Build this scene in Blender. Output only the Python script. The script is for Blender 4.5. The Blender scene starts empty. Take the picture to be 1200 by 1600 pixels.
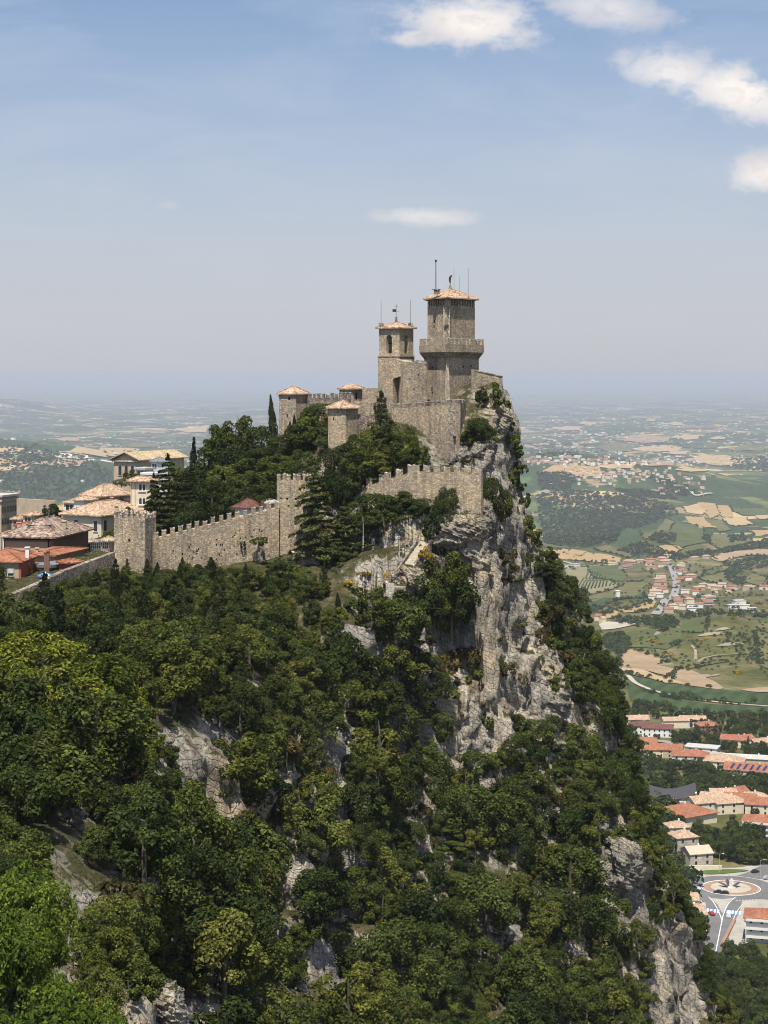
import bpy, bmesh, math, random
import numpy as np
from mathutils import Vector, Matrix

R = math.radians
random.seed(7)
SC = bpy.context.scene
COL = SC.collection

# ------------------------------------------------------------------ camera
F = 2750.0          # focal length in photograph pixels
PX0, PY0 = 600.0, 590.0
CZ = 240.0          # camera height above the valley town
cam_d = bpy.data.cameras.new("camera")
cam = bpy.data.objects.new("camera", cam_d)
COL.objects.link(cam)
cam.location = (0, 0, CZ)
cam.rotation_euler = (R(90), 0, 0)
cam_d.sensor_fit = 'HORIZONTAL'
cam_d.sensor_width = 36.0
cam_d.lens = 36.0 * F / 1200.0
cam_d.shift_y = -(800.0 - PY0) / 1200.0
cam_d.clip_start = 1.0
cam_d.clip_end = 300000.0
SC.camera = cam

# ------------------------------------------------------------------ sky and sun
SUN_EL = 66.0
SUN_AZ = 8.0       # degrees to the left of straight behind the camera
world = bpy.data.worlds.new("World")
SC.world = world
world.use_nodes = True


def ramp(nt, stops, interp='LINEAR'):
    n = nt.nodes.new('ShaderNodeValToRGB')
    cr = n.color_ramp
    cr.interpolation = interp
    while len(cr.elements) > 1:
        cr.elements.remove(cr.elements[-1])
    cr.elements[0].position = stops[0][0]
    c = stops[0][1]
    cr.elements[0].color = (c, c, c, 1) if not isinstance(c, tuple) else (*c, 1)
    for p, c in stops[1:]:
        e = cr.elements.new(p)
        e.color = (c, c, c, 1) if not isinstance(c, tuple) else (*c, 1)
    return n


def math_node(nt, op, a, b=None, clamp=False):
    n = nt.nodes.new('ShaderNodeMath')
    n.operation = op
    n.use_clamp = clamp
    for i, v in enumerate((a, b)):
        if v is None:
            continue
        if isinstance(v, (int, float)):
            n.inputs[i].default_value = v
        else:
            nt.links.new(v, n.inputs[i])
    return n.outputs[0]


def mixc(nt, fac, a, b, mode='MIX'):
    n = nt.nodes.new('ShaderNodeMix')
    n.data_type = 'RGBA'
    n.blend_type = mode
    for s, v in ((n.inputs[0], fac), (n.inputs[6], a), (n.inputs[7], b)):
        if isinstance(v, (int, float)):
            s.default_value = v
        elif isinstance(v, tuple):
            s.default_value = (*v, 1)
        else:
            nt.links.new(v, s)
    return n.outputs[2]


def noise(nt, vec, scale, detail=4.0, rough=0.55, dist=0.0):
    n = nt.nodes.new('ShaderNodeTexNoise')
    n.inputs['Scale'].default_value = scale
    n.inputs['Detail'].default_value = detail
    n.inputs['Roughness'].default_value = rough
    n.inputs['Distortion'].default_value = dist
    if vec is not None:
        nt.links.new(vec, n.inputs['Vector'])
    return n.outputs['Fac']


def mapping(nt, vec, scale=(1, 1, 1), rot=(0, 0, 0), loc=(0, 0, 0)):
    n = nt.nodes.new('ShaderNodeMapping')
    n.inputs['Scale'].default_value = scale
    n.inputs['Rotation'].default_value = rot
    n.inputs['Location'].default_value = loc
    nt.links.new(vec, n.inputs['Vector'])
    return n.outputs['Vector']


SKY_STRENGTH = 0.085
SUN_STRENGTH = 5.0


def build_world():
    nt = world.node_tree
    nt.nodes.clear()
    out = nt.nodes.new('ShaderNodeOutputWorld')
    bg = nt.nodes.new('ShaderNodeBackground')
    bg.inputs['Strength'].default_value = SKY_STRENGTH
    sky = nt.nodes.new('ShaderNodeTexSky')
    sky.sky_type = 'NISHITA'
    sky.sun_disc = False
    sky.sun_elevation = R(SUN_EL)
    sky.sun_rotation = R(180.0 + SUN_AZ)
    sky.altitude = 700.0
    sky.air_density = 1.0
    sky.dust_density = 1.6
    sky.ozone_density = 2.2
    tc = nt.nodes.new('ShaderNodeTexCoord')
    sep = nt.nodes.new('ShaderNodeSeparateXYZ')
    nt.links.new(tc.outputs['Generated'], sep.inputs[0])
    X, Y, Z = sep.outputs
    az = math_node(nt, 'ARCTAN2', X, Y)
    el = math_node(nt, 'ARCSINE', Z)
    comb = nt.nodes.new('ShaderNodeCombineXYZ')
    nt.links.new(az, comb.inputs[0])
    nt.links.new(el, comb.inputs[1])
    v = comb.outputs[0]
    wob = noise(nt, mapping(nt, v, (1, 1.5, 1)), 62.0, 6.0, 0.62)
    wob2 = noise(nt, mapping(nt, v, (1, 1.4, 1), loc=(3.1, 1.7, 0)), 20.0, 4.0, 0.55)
    # each cumulus: (azimuth, elevation, half width, half height, tilt, density)
    total = None

    def cloud(px, py, hw, hh, tilt, dens, flat):
        nonlocal total
        a0 = math.atan((px - PX0) / F)
        e0 = math.atan((PY0 - py) / F * math.cos(a0))
        dx = math_node(nt, 'SUBTRACT', az, a0)
        dy = math_node(nt, 'SUBTRACT', el, e0)
        if tilt:
            t = math.tan(R(tilt))
            dy = math_node(nt, 'ADD', dy, math_node(nt, 'MULTIPLY', dx, t))
        x2 = math_node(nt, 'POWER', math_node(nt, 'ABSOLUTE', math_node(nt, 'DIVIDE', dx, hw / F)), 2.0)
        up = math_node(nt, 'MAXIMUM', math_node(nt, 'DIVIDE', dy, hh / F), 0.0)
        dn = math_node(nt, 'MAXIMUM', math_node(nt, 'DIVIDE', dy, -hh * flat / F), 0.0)
        y2 = math_node(nt, 'POWER', math_node(nt, 'ADD', up, dn), 2.0)
        r = math_node(nt, 'SQRT', math_node(nt, 'ADD', x2, y2))
        r = math_node(nt, 'ADD', r, math_node(nt, 'MULTIPLY', math_node(nt, 'SUBTRACT', wob, 0.5), 1.9))
        r = math_node(nt, 'ADD', r, math_node(nt, 'MULTIPLY', math_node(nt, 'SUBTRACT', wob2, 0.5), 1.1))
        mr = nt.nodes.new('ShaderNodeMapRange')
        mr.interpolation_type = 'SMOOTHSTEP'
        mr.inputs['From Min'].default_value = 1.34
        mr.inputs['From Max'].default_value = 0.28
        mr.inputs['To Max'].default_value = dens
        nt.links.new(r, mr.inputs['Value'])
        m = mr.outputs[0]
        total = m if total is None else math_node(nt, 'MAXIMUM', total, m)

    for c in CLOUDS:
        cloud(c[0], c[1], c[2] * .92, c[3] * .9, *c[4:])
    # faint cirrus wisps over the whole sky
    ci = noise(nt, mapping(nt, v, (1, 4.0, 1), rot=(0, 0, R(-8))), 7.0, 7.0, 0.62, 0.6)
    cr = ramp(nt, [(0.44, 0.0), (0.62, 0.16), (0.80, 0.42)])
    nt.links.new(ci, cr.inputs[0])
    # thin grey-violet haze layer low over the plain
    hz = nt.nodes.new('ShaderNodeMapRange')
    hz.interpolation_type = 'SMOOTHSTEP'
    hz.inputs['From Min'].default_value = 0.27
    hz.inputs['From Max'].default_value = 0.0
    hz.inputs['To Max'].default_value = 0.80
    nt.links.new(math_node(nt, 'ABSOLUTE', el), hz.inputs['Value'])
    base = mixc(nt, 1.0, sky.outputs[0], SKY_TINT, 'MULTIPLY')
    base = mixc(nt, cr.outputs[0], base, (6.0, 6.6, 7.4))
    base = mixc(nt, hz.outputs[0], base, HAZE_SKY)
    shade = ramp(nt, [(0.38, (6.3, 6.05, 6.2)), (0.48, (7.9, 7.4, 7.1)), (0.58, (9.6, 8.9, 8.1))])
    mixs = math_node(nt, 'ADD', math_node(nt, 'MULTIPLY', wob2, .55), math_node(nt, 'MULTIPLY', wob, .45))
    nt.links.new(mixs, shade.inputs[0])
    col = mixc(nt, total, base, shade.outputs[0])
    nt.links.new(col, bg.inputs['Color'])
    nt.links.new(bg.outputs[0], out.inputs['Surface'])


CLOUDS = [
    (735, 38, 112, 52, 3, 0.95, 0.75), (660, 58, 60, 18, -6, 0.75, 0.7),
    (945, 16, 100, 36, 8, 0.62, 0.8),
    (1050, 112, 90, 38, 6, 0.72, 0.9), (1150, 145, 95, 48, 14, 0.92, 0.9),
    (1195, 272, 55, 36, 0, 0.92, 0.8),
    (668, 341, 82, 19, 2, 0.52, 0.7),
    (264, 321, 17, 7, 0, 0.13, 0.8),
    (1420, 60, 120, 50, 4, 0.85, 0.8), (-320, 90, 130, 50, 0, 0.8, 0.8), (-700, 250, 110, 40, 0, 0.7, 0.8),
    (1800, 220, 140, 46, 0, 0.8, 0.8),
]
SKY_TINT = (0.97, 0.99, 1.04)
HAZE_SKY = (4.95, 4.95, 5.45)
build_world()

sun_d = bpy.data.lights.new("sun", 'SUN')
sun_d.energy = SUN_STRENGTH
sun_d.angle = R(0.53)
sun_d.color = (1.0, 0.945, 0.86)
sun = bpy.data.objects.new("sun", sun_d)
COL.objects.link(sun)
SUNV = Vector((-math.sin(R(SUN_AZ)) * math.cos(R(SUN_EL)), -math.cos(R(SUN_AZ)) * math.cos(R(SUN_EL)), math.sin(R(SUN_EL))))
sun.rotation_euler = (-SUNV).to_track_quat('-Z', 'Y').to_euler()
sun.location = (-80, -80, 420)

SC.view_settings.view_transform = 'Standard'
SC.view_settings.look = 'None'
SC.view_settings.gamma = 1.0
SC.view_settings.use_curve_mapping = False
SC.view_settings.exposure = 0.46
SC.render.engine = 'CYCLES'
SC.cycles.use_denoising = True
SC.cycles.max_bounces = 5
SC.cycles.diffuse_bounces = 1
SC.cycles.filter_width = 1.0
SC.cycles.glossy_bounces = 2
SC.cycles.transmission_bounces = 3
SC.cycles.volume_bounces = 0
SC.cycles.transparent_max_bounces = 8
SC.cycles.caustics_reflective = False
SC.cycles.caustics_refractive = False


# ------------------------------------------------------------------ helpers
def W(px, py, y):
    """The point at distance y (m ahead of the viewpoint) that lies in the direction of a photograph pixel."""
    s = y / F
    return Vector(((px - PX0) * s, y, CZ + (PY0 - py) * s))


def ZZ(py, y):
    return CZ + (PY0 - py) * y / F


def XX(px, y):
    return (px - PX0) * y / F


def pix(x, y, z):
    return PX0 + F * x / y, PY0 - F * (z - CZ) / y


def tag(o, label=None, cat=None, group=None, kind=None):
    if label:
        o['label'] = label
    if cat:
        o['category'] = cat
    if group:
        o['group'] = group
    if kind:
        o['kind'] = kind
    return o


def empty(name, loc, label=None, cat=None, group=None, rz=0.0):
    o = bpy.data.objects.new(name, None)
    o.empty_display_size = 1.0
    COL.objects.link(o)
    o.location = loc
    o.rotation_euler = (0, 0, rz)
    return tag(o, label, cat, group)


def link_mesh(name, me, parent=None, loc=(0, 0, 0)):
    o = bpy.data.objects.new(name, me)
    COL.objects.link(o)
    if parent is not None:
        o.parent = parent
    o.location = loc
    return o


def copy_tree(o, parent=None):
    c = o.copy()
    COL.objects.link(c)
    if parent is not None:
        c.parent = parent
    for ch in list(o.children):
        copy_tree(ch, c)
    return c


class MB:
    """Collects faces (with a material slot each) for ONE mesh object."""

    def __init__(self):
        self.v, self.f, self.m = [], [], []

    def add(self, verts, faces, m=0):
        b = len(self.v)
        self.v.extend([tuple(p) for p in verts])
        self.f.extend([tuple(i + b for i in f) for f in faces])
        self.m.extend([m] * len(faces))
        return self

    def box(self, c, s, rz=0.0, m=0, taper=1.0):
        hx, hy, hz = s[0] / 2, s[1] / 2, s[2] / 2
        ca, sa = math.cos(rz), math.sin(rz)
        vs = []
        for z, t in ((-hz, 1.0), (hz, taper)):
            for x, y in ((-hx, -hy), (hx, -hy), (hx, hy), (-hx, hy)):
                x, y = x * t, y * t
                vs.append((c[0] + x * ca - y * sa, c[1] + x * sa + y * ca, c[2] + z))
        return self.add(vs, [(3, 2, 1, 0), (4, 5, 6, 7), (0, 1, 5, 4), (1, 2, 6, 5), (2, 3, 7, 6), (3, 0, 4, 7)], m)

    def prism(self, poly, z0, z1, m=0, top=None, cap=True, mtop=None):
        """poly: counter-clockwise plan points; top: other plan points for the upper ring."""
        n = len(poly)
        top = top or poly
        zt = z1 if isinstance(z1, (list, tuple)) else [z1] * n
        zb = z0 if isinstance(z0, (list, tuple)) else [z0] * n
        vs = [(p[0], p[1], zb[i]) for i, p in enumerate(poly)] + [(p[0], p[1], zt[i]) for i, p in enumerate(top)]
        fs = [(i, (i + 1) % n, n + (i + 1) % n, n + i) for i in range(n)]
        self.add(vs, fs, m)
        if cap:
            self.add(vs, [tuple(range(n, 2 * n))], m if mtop is None else mtop)
            self.add(vs, [tuple(reversed(range(n)))], m)
        return self

    def cone(self, poly, z0, apex, m=0):
        n = len(poly)
        vs = [(p[0], p[1], z0) for p in poly] + [tuple(apex)]
        return self.add(vs, [(i, (i + 1) % n, n) for i in range(n)] + [tuple(reversed(range(n)))], m)

    def tube(self, p0, p1, r0, r1=None, n=6, m=0, cap=True):
        p0, p1 = Vector(p0), Vector(p1)
        r1 = r0 if r1 is None else r1
        d = (p1 - p0).normalized()
        a = d.orthogonal().normalized()
        b = d.cross(a)
        vs = []
        for p, r in ((p0, r0), (p1, r1)):
            for k in range(n):
                t = 2 * math.pi * k / n
                vs.append(p + a * (r * math.cos(t)) + b * (r * math.sin(t)))
        fs = [(k, (k + 1) % n, n + (k + 1) % n, n + k) for k in range(n)]
        if cap:
            fs += [tuple(reversed(range(n))), tuple(range(n, 2 * n))]
        return self.add(vs, fs, m)

    def build(self, name, mats, parent=None, origin=None, smooth=False):
        """World-space vertices; kept relative to the parent's (unrotated) location or to origin."""
        o0 = Vector(origin) if origin is not None else (parent_world(parent) if parent is not None else Vector((0, 0, 0)))
        me = bpy.data.meshes.new(name)
        me.from_pydata([(p[0] - o0.x, p[1] - o0.y, p[2] - o0.z) for p in self.v], [], self.f)
        if not isinstance(mats, (list, tuple)):
            mats = [mats]
        for m in mats:
            me.materials.append(m)
        if len(mats) > 1:
            me.polygons.foreach_set('material_index', self.m)
        if smooth:
            me.polygons.foreach_set('use_smooth', [True] * len(self.f))
        me.update()
        ob = link_mesh(name, me, parent)
        if origin is not None and parent is None:
            ob.location = o0
        return ob


def parent_world(p):
    v = Vector((0, 0, 0))
    while p is not None:
        v = v + p.location
        p = p.parent
    return v


def np_mesh(name, verts, faces, mats, mat_idx=None, smooth=False, attrs=None):
    """verts (n,3) array, faces (m,k) array of k-gons."""
    me = bpy.data.meshes.new(name)
    verts = np.ascontiguousarray(verts, dtype=np.float32)
    faces = np.ascontiguousarray(faces, dtype=np.int32)
    n, (m, k) = len(verts), faces.shape
    me.vertices.add(n)
    me.vertices.foreach_set('co', verts.ravel())
    me.loops.add(m * k)
    me.loops.foreach_set('vertex_index', faces.ravel())
    me.polygons.add(m)
    me.polygons.foreach_set('loop_start', np.arange(m, dtype=np.int32) * k)
    me.polygons.foreach_set('loop_total', np.full(m, k, dtype=np.int32))
    for mt in (mats if isinstance(mats, (list, tuple)) else [mats]):
        me.materials.append(mt)
    if mat_idx is not None:
        me.polygons.foreach_set('material_index', np.ascontiguousarray(mat_idx, dtype=np.int32))
    if smooth:
        me.polygons.foreach_set('use_smooth', np.ones(m, dtype=bool))
    me.update(calc_edges=True)
    for nm, arr in (attrs or {}).items():
        arr = np.ascontiguousarray(arr, dtype=np.float32)
        if arr.ndim == 2:
            a = me.attributes.new(nm, 'FLOAT_COLOR', 'POINT')
            a.data.foreach_set('color', arr.ravel())
        else:
            a = me.attributes.new(nm, 'FLOAT', 'POINT')
            a.data.foreach_set('value', arr.ravel())
    return me


# vectorised gradient noise -------------------------------------------------
_rng = np.random.RandomState(11)
_perm = np.concatenate([_rng.permutation(256)] * 3).astype(np.int64)
_g = _rng.normal(size=(256, 3))
_g /= np.linalg.norm(_g, axis=1)[:, None]


def pn(x, y, z=None):
    x = np.asarray(x, float)
    y = np.asarray(y, float)
    z = np.zeros_like(x) if z is None else np.asarray(z, float)
    xi, yi, zi = np.floor(x), np.floor(y), np.floor(z)
    xf, yf, zf = x - xi, y - yi, z - zi
    xi, yi, zi = xi.astype(np.int64) & 255, yi.astype(np.int64) & 255, zi.astype(np.int64) & 255
    u, v, w = (t * t * t * (t * (t * 6 - 15) + 10) for t in (xf, yf, zf))

    def gr(dx, dy, dz):
        h = _perm[_perm[_perm[(xi + dx) & 255] + ((yi + dy) & 255)] + ((zi + dz) & 255)]
        g = _g[h]
        return g[..., 0] * (xf - dx) + g[..., 1] * (yf - dy) + g[..., 2] * (zf - dz)

    def lerp(a, b, t):
        return a + t * (b - a)

    return lerp(lerp(lerp(gr(0, 0, 0), gr(1, 0, 0), u), lerp(gr(0, 1, 0), gr(1, 1, 0), u), v),
                lerp(lerp(gr(0, 0, 1), gr(1, 0, 1), u), lerp(gr(0, 1, 1), gr(1, 1, 1), u), v), w) * 1.6


def fbm(x, y, z=None, oct=4, gain=0.5):
    s, a = 0.0, 1.0
    for i in range(oct):
        k = 2.0 ** i
        s = s + a * pn(np.asarray(x) * k + 17.3 * i, np.asarray(y) * k - 9.1 * i, None if z is None else np.asarray(z) * k + 3.7 * i)
        a *= gain
    return s


def ridged(x, y, z=None, oct=4, gain=0.5):
    s, a = 0.0, 1.0
    for i in range(oct):
        k = 2.0 ** i
        n = pn(np.asarray(x) * k + 17.3 * i, np.asarray(y) * k - 9.1 * i, None if z is None else np.asarray(z) * k + 3.7 * i)
        s = s + a * (1.0 - 2.0 * np.abs(n))
        a *= gain
    return s


def inside(px, py, poly):
    """Point in polygon, vectorised."""
    px, py = np.asarray(px, float), np.asarray(py, float)
    r = np.zeros(px.shape, bool)
    n = len(poly)
    for i in range(n):
        x0, y0 = poly[i]
        x1, y1 = poly[(i + 1) % n]
        c = ((y0 > py) != (y1 > py))
        with np.errstate(divide='ignore', invalid='ignore'):
            xs = x0 + (py - y0) * (x1 - x0) / (y1 - y0 if y1 != y0 else 1e-9)
        r ^= c & (px < xs)
    return r


def nth(n):
    return '%d%s' % (n, 'th' if 10 <= n % 100 <= 20 else {1: 'st', 2: 'nd', 3: 'rd'}.get(n % 10, 'th'))
# ------------------------------------------------------------------ materials
MATS = {}


def new_mat(name):
    m = bpy.data.materials.new(name)
    m.use_nodes = True
    nt = m.node_tree
    b = nt.nodes['Principled BSDF']
    b.inputs['Roughness'].default_value = 0.9
    b.inputs['Specular IOR Level'].default_value = 0.15
    MATS[name] = m
    return m, nt, b


def coords(nt, which='pos'):
    """Vector socket: world position (fixed things) or object coordinates (copied things)."""
    if which == 'pos':
        return nt.nodes.new('ShaderNodeNewGeometry').outputs['Position']
    return nt.nodes.new('ShaderNodeTexCoord').outputs['Object']


def bump(nt, b, height, strength=0.5, dist=0.1):
    n = nt.nodes.new('ShaderNodeBump')
    n.inputs['Strength'].default_value = strength
    n.inputs['Distance'].default_value = dist
    nt.links.new(height, n.inputs['Height'])
    nt.links.new(n.outputs[0], b.inputs['Normal'])


def voro(nt, vec, scale, feature='F1', out='Color', rnd=1.0):
    n = nt.nodes.new('ShaderNodeTexVoronoi')
    n.feature = feature
    n.inputs['Scale'].default_value = scale
    n.inputs['Randomness'].default_value = rnd
    nt.links.new(vec, n.inputs['Vector'])
    return n.outputs[out]


def plain(name, col, rough=0.85, spec=0.2, var=0.12, scale=1.5, metal=0.0, coord='pos'):
    """A single-coloured surface with a little uneven wear."""
    m, nt, b = new_mat(name)
    v = coords(nt, coord)
    n = noise(nt, v, scale, 5, 0.6)
    r = ramp(nt, [(0.3, tuple(c * (1 - var) for c in col)), (0.7, tuple(min(1, c * (1 + var)) for c in col))])
    nt.links.new(n, r.inputs[0])
    nt.links.new(r.outputs[0], b.inputs['Base Color'])
    b.inputs['Roughness'].default_value = rough
    b.inputs['Specular IOR Level'].default_value = spec
    b.inputs['Metallic'].default_value = metal
    return m


def stone_mat(name, c0, c1, c2, scale=2.6, mortar=(0.30, 0.26, 0.20), stain=0.55):
    m, nt, b = new_mat(name)
    v = coords(nt)
    vs = mapping(nt, v, (1.0, 1.0, 1.7))
    cell = voro(nt, vs, scale, 'F1', 'Color', 0.85)
    edge = voro(nt, vs, scale, 'DISTANCE_TO_EDGE', 'Distance', 0.85)
    sep = nt.nodes.new('ShaderNodeSeparateColor')
    nt.links.new(cell, sep.inputs[0])
    r = ramp(nt, [(0.0, c0), (0.45, c1), (0.8, c2), (1.0, tuple(min(1, c * 1.18) for c in c2))])
    nt.links.new(sep.outputs[0], r.inputs[0])
    er = ramp(nt, [(0.02, 0.0), (0.09, 1.0)])
    nt.links.new(edge, er.inputs[0])
    col = mixc(nt, er.outputs[0], mortar, r.outputs[0])
    # sparse deep putlog holes and missing stones
    big = noise(nt, v, 0.22, 4, 0.6)
    br = ramp(nt, [(0.35, (0.80, 0.80, 0.82)), (0.65, (1.12, 1.06, 0.98))])
    nt.links.new(big, br.inputs[0])
    col = mixc(nt, 1.0, col, br.outputs[0], 'MULTIPLY')
    streak = noise(nt, mapping(nt, v, (1.1, 1.1, 0.12)), 0.9, 5, 0.62)
    sr = ramp(nt, [(0.48, (1, 1, 1)), (0.72, (1 - stain, 1 - stain, 1 - stain * 0.92))])
    nt.links.new(streak, sr.inputs[0])
    col = mixc(nt, 1.0, col, sr.outputs[0], 'MULTIPLY')
    fine = noise(nt, v, 9.0, 4, 0.7)
    fr = ramp(nt, [(0.25, (0.74, 0.74, 0.74)), (0.75, (1.22, 1.22, 1.22))])
    nt.links.new(fine, fr.inputs[0])
    col = mixc(nt, 1.0, col, fr.outputs[0], 'MULTIPLY')
    nt.links.new(col, b.inputs['Base Color'])
    h = math_node(nt, 'ADD', er.outputs[0], math_node(nt, 'MULTIPLY', sep.outputs[1], 0.8))
    bump(nt, b, h, 0.9, 0.12)
    return m


STONE = stone_mat('castle_stone', (0.31, 0.255, 0.18), (0.50, 0.415, 0.30), (0.66, 0.56, 0.415), 3.3, mortar=(.33, .28, .205), stain=.42)
STONE2 = stone_mat('curtain_stone', (0.32, 0.26, 0.18), (0.52, 0.43, 0.305), (0.69, 0.58, 0.42), 3.0, mortar=(.34, .285, .205), stain=.45)
STONE_G = stone_mat('grey_stone', (0.16, 0.14, 0.115), (0.34, 0.295, 0.235), (0.50, 0.44, 0.36), 2.5, mortar=(.19, .165, .135))  # grey masonry; on tower and bastion sides it paints their shade
BLOCK = stone_mat('dressed_stone', (0.40, 0.335, 0.24), (0.50, 0.42, 0.31), (0.58, 0.49, 0.365), 1.6, (0.38, 0.32, 0.23), 0.3)
PALE = stone_mat('pale_coping_and_lit_tops', (0.50, 0.46, 0.39), (0.60, 0.56, 0.48), (0.68, 0.64, 0.56), 1.6, (0.45, 0.41, 0.34), 0.25)  # pale stone; on merlon tops it stands for sunlight


def tile_mat(name, cols, freq=2.6, coord='pos'):
    m, nt, b = new_mat(name)
    v = coords(nt, coord)
    cell = voro(nt, mapping(nt, v, (1, 1, 1.4)), freq, 'F1', 'Color', 1.0)
    sep = nt.nodes.new('ShaderNodeSeparateColor')
    nt.links.new(cell, sep.inputs[0])
    r = ramp(nt, [(i / (len(cols) - 1), c) for i, c in enumerate(cols)])
    nt.links.new(sep.outputs[0], r.inputs[0])
    big = noise(nt, v, 0.35, 4, 0.65)
    br = ramp(nt, [(0.3, (0.74, 0.72, 0.70)), (0.7, (1.12, 1.1, 1.08))])
    nt.links.new(big, br.inputs[0])
    nt.links.new(mixc(nt, 1.0, r.outputs[0], br.outputs[0], 'MULTIPLY'), b.inputs['Base Color'])
    bump(nt, b, sep.outputs[1], 0.7, 0.12)
    return m


TILE = tile_mat('old_roof_tile', [(0.23, 0.145, 0.095), (0.37, 0.25, 0.165), (0.46, 0.33, 0.23), (0.54, 0.425, 0.315)])
TILE_R = tile_mat('red_roof_tile', [(0.22, 0.088, 0.052), (0.30, 0.128, 0.075), (0.37, 0.175, 0.108)], 2.0)
TILE_D = tile_mat('dark_roof_tile', [(0.11, 0.075, 0.058), (0.20, 0.14, 0.105), (0.31, 0.24, 0.185), (0.38, 0.325, 0.27)], 1.8)
TILE_Y = tile_mat('straw_roof_tile', [(0.30, 0.235, 0.14), (0.43, 0.335, 0.205), (0.52, 0.42, 0.285)])
TILE_M = tile_mat('maroon_roof_tile', [(0.10, 0.045, 0.04), (0.15, 0.07, 0.055), (0.19, 0.09, 0.07)], 1.8)

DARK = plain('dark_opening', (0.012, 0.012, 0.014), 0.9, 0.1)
IRON = plain('dark_iron', (0.03, 0.03, 0.035), 0.6, 0.4)
MASTM = plain('mast_steel', (0.22, 0.22, 0.23), 0.5, 0.5)
CREAM = plain('cream_plaster', (0.66, 0.58, 0.43), 0.9, 0.1, 0.10, 0.5)
WHITEP = plain('white_plaster', (0.74, 0.72, 0.68), 0.9, 0.1, 0.08, 0.5)
BEIGE = plain('beige_plaster', (0.46, 0.37, 0.27), 0.9, 0.1, 0.14, 0.6)
PINK = plain('pink_plaster', (0.52, 0.31, 0.22), 0.9, 0.1, 0.12, 0.6)
REDP = plain('red_plaster', (0.40, 0.11, 0.065), 0.9, 0.1, 0.12, 0.6)
BROWNP = plain('brown_plaster', (0.22, 0.13, 0.095), 0.9, 0.1, 0.15, 0.6)
SANDSTONE = plain('sandstone', (0.46, 0.38, 0.27), 0.9, 0.1, 0.16, 0.9)
CONCRETE = plain('concrete', (0.42, 0.40, 0.37), 0.9, 0.15, 0.14, 0.4)
SHUTTER = plain('pale_shutter', (0.58, 0.56, 0.52), 0.7, 0.2)
GREYMETAL = plain('grey_metal', (0.18, 0.185, 0.19), 0.5, 0.4)
BLUEC = plain('blue_canvas', (0.10, 0.22, 0.50), 0.8, 0.1)
BARK = plain('bark', (0.11, 0.095, 0.075), 0.95, 0.05, 0.3, 3.0, coord='obj')

glass, _nt, _b = new_mat('window_glass')
_b.inputs['Base Color'].default_value = (0.02, 0.025, 0.03, 1)
_b.inputs['Roughness'].default_value = 0.12
_b.inputs['Specular IOR Level'].default_value = 0.5
GLASS = glass


def leaf_mat(name, c_dark, c_mid, c_lite, trans=0.22, clump=0.45, gloss=0.10):
    """Leaves: hue varies from clump to clump and from tree to tree."""
    m, nt, b = new_mat(name)
    v = coords(nt, 'obj')
    oi = nt.nodes.new('ShaderNodeObjectInfo')
    n1 = noise(nt, v, clump, 3, 0.6)
    n2 = noise(nt, v, clump * 7, 2, 0.6)
    s = math_node(nt, 'ADD', math_node(nt, 'MULTIPLY', n1, 0.75), math_node(nt, 'MULTIPLY', n2, 0.55))
    s = math_node(nt, 'ADD', s, math_node(nt, 'MULTIPLY', math_node(nt, 'SUBTRACT', oi.outputs['Random'], 0.5), 0.52))
    r = ramp(nt, [(0.42, c_dark), (0.64, c_mid), (0.92, c_lite)])
    nt.links.new(s, r.inputs[0])
    geo = nt.nodes.new('ShaderNodeNewGeometry')
    lv = ramp(nt, [(0.0, (.42, .42, .42)), (0.55, (.95, .95, .95)), (1.0, (1.75, 1.68, 1.5))])
    nt.links.new(geo.outputs['Random Per Island'], lv.inputs[0])
    leafc = mixc(nt, 1.0, r.outputs[0], lv.outputs[0], 'MULTIPLY')
    nt.links.new(leafc, b.inputs['Base Color'])
    b.inputs['Roughness'].default_value = 0.62
    b.inputs['Specular IOR Level'].default_value = gloss
    tr = nt.nodes.new('ShaderNodeBsdfTranslucent')
    tcol = mixc(nt, 1.0, leafc, (1.25, 1.35, 0.55), 'MULTIPLY')
    nt.links.new(tcol, tr.inputs['Color'])
    mx = nt.nodes.new('ShaderNodeMixShader')
    mx.inputs[0].default_value = trans
    nt.links.new(b.outputs[0], mx.inputs[1])
    nt.links.new(tr.outputs[0], mx.inputs[2])
    nt.links.new(mx.outputs[0], nt.nodes['Material Output'].inputs['Surface'])
    return m


LEAF_OAK = leaf_mat('oak_leaf', (0.026, 0.040, 0.008), (0.054, 0.073, 0.013), (0.102, 0.118, 0.024))
LEAF_DARK = leaf_mat('holm_leaf', (0.020, 0.032, 0.007), (0.040, 0.058, 0.012), (0.070, 0.090, 0.020))
LEAF_OLIVE = leaf_mat('hornbeam_leaf', (0.038, 0.048, 0.008), (0.074, 0.086, 0.014), (0.122, 0.126, 0.026))
LEAF_LIME = leaf_mat('lime_leaf', (0.050, 0.070, 0.008), (0.108, 0.128, 0.014), (0.185, 0.195, 0.026), 0.35)
LEAF_MAPLE = leaf_mat('maple_leaf', (0.045, 0.075, 0.010), (0.092, 0.138, 0.018), (0.160, 0.205, 0.034), 0.38)
LEAF_PINE = leaf_mat('pine_needle', (0.019, 0.030, 0.008), (0.036, 0.050, 0.012), (0.062, 0.076, 0.020), 0.12)
LEAF_CEDAR = leaf_mat('cedar_needle', (0.024, 0.034, 0.010), (0.048, 0.060, 0.015), (0.084, 0.094, 0.024), 0.12)
LEAF_CYP = leaf_mat('cypress_needle', (0.013, 0.021, 0.006), (0.025, 0.036, 0.009), (0.042, 0.054, 0.014), 0.1)
LEAF_BROWN = leaf_mat('scrub_leaf', (0.044, 0.038, 0.012), (0.078, 0.062, 0.019), (0.118, 0.090, 0.030))
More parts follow.
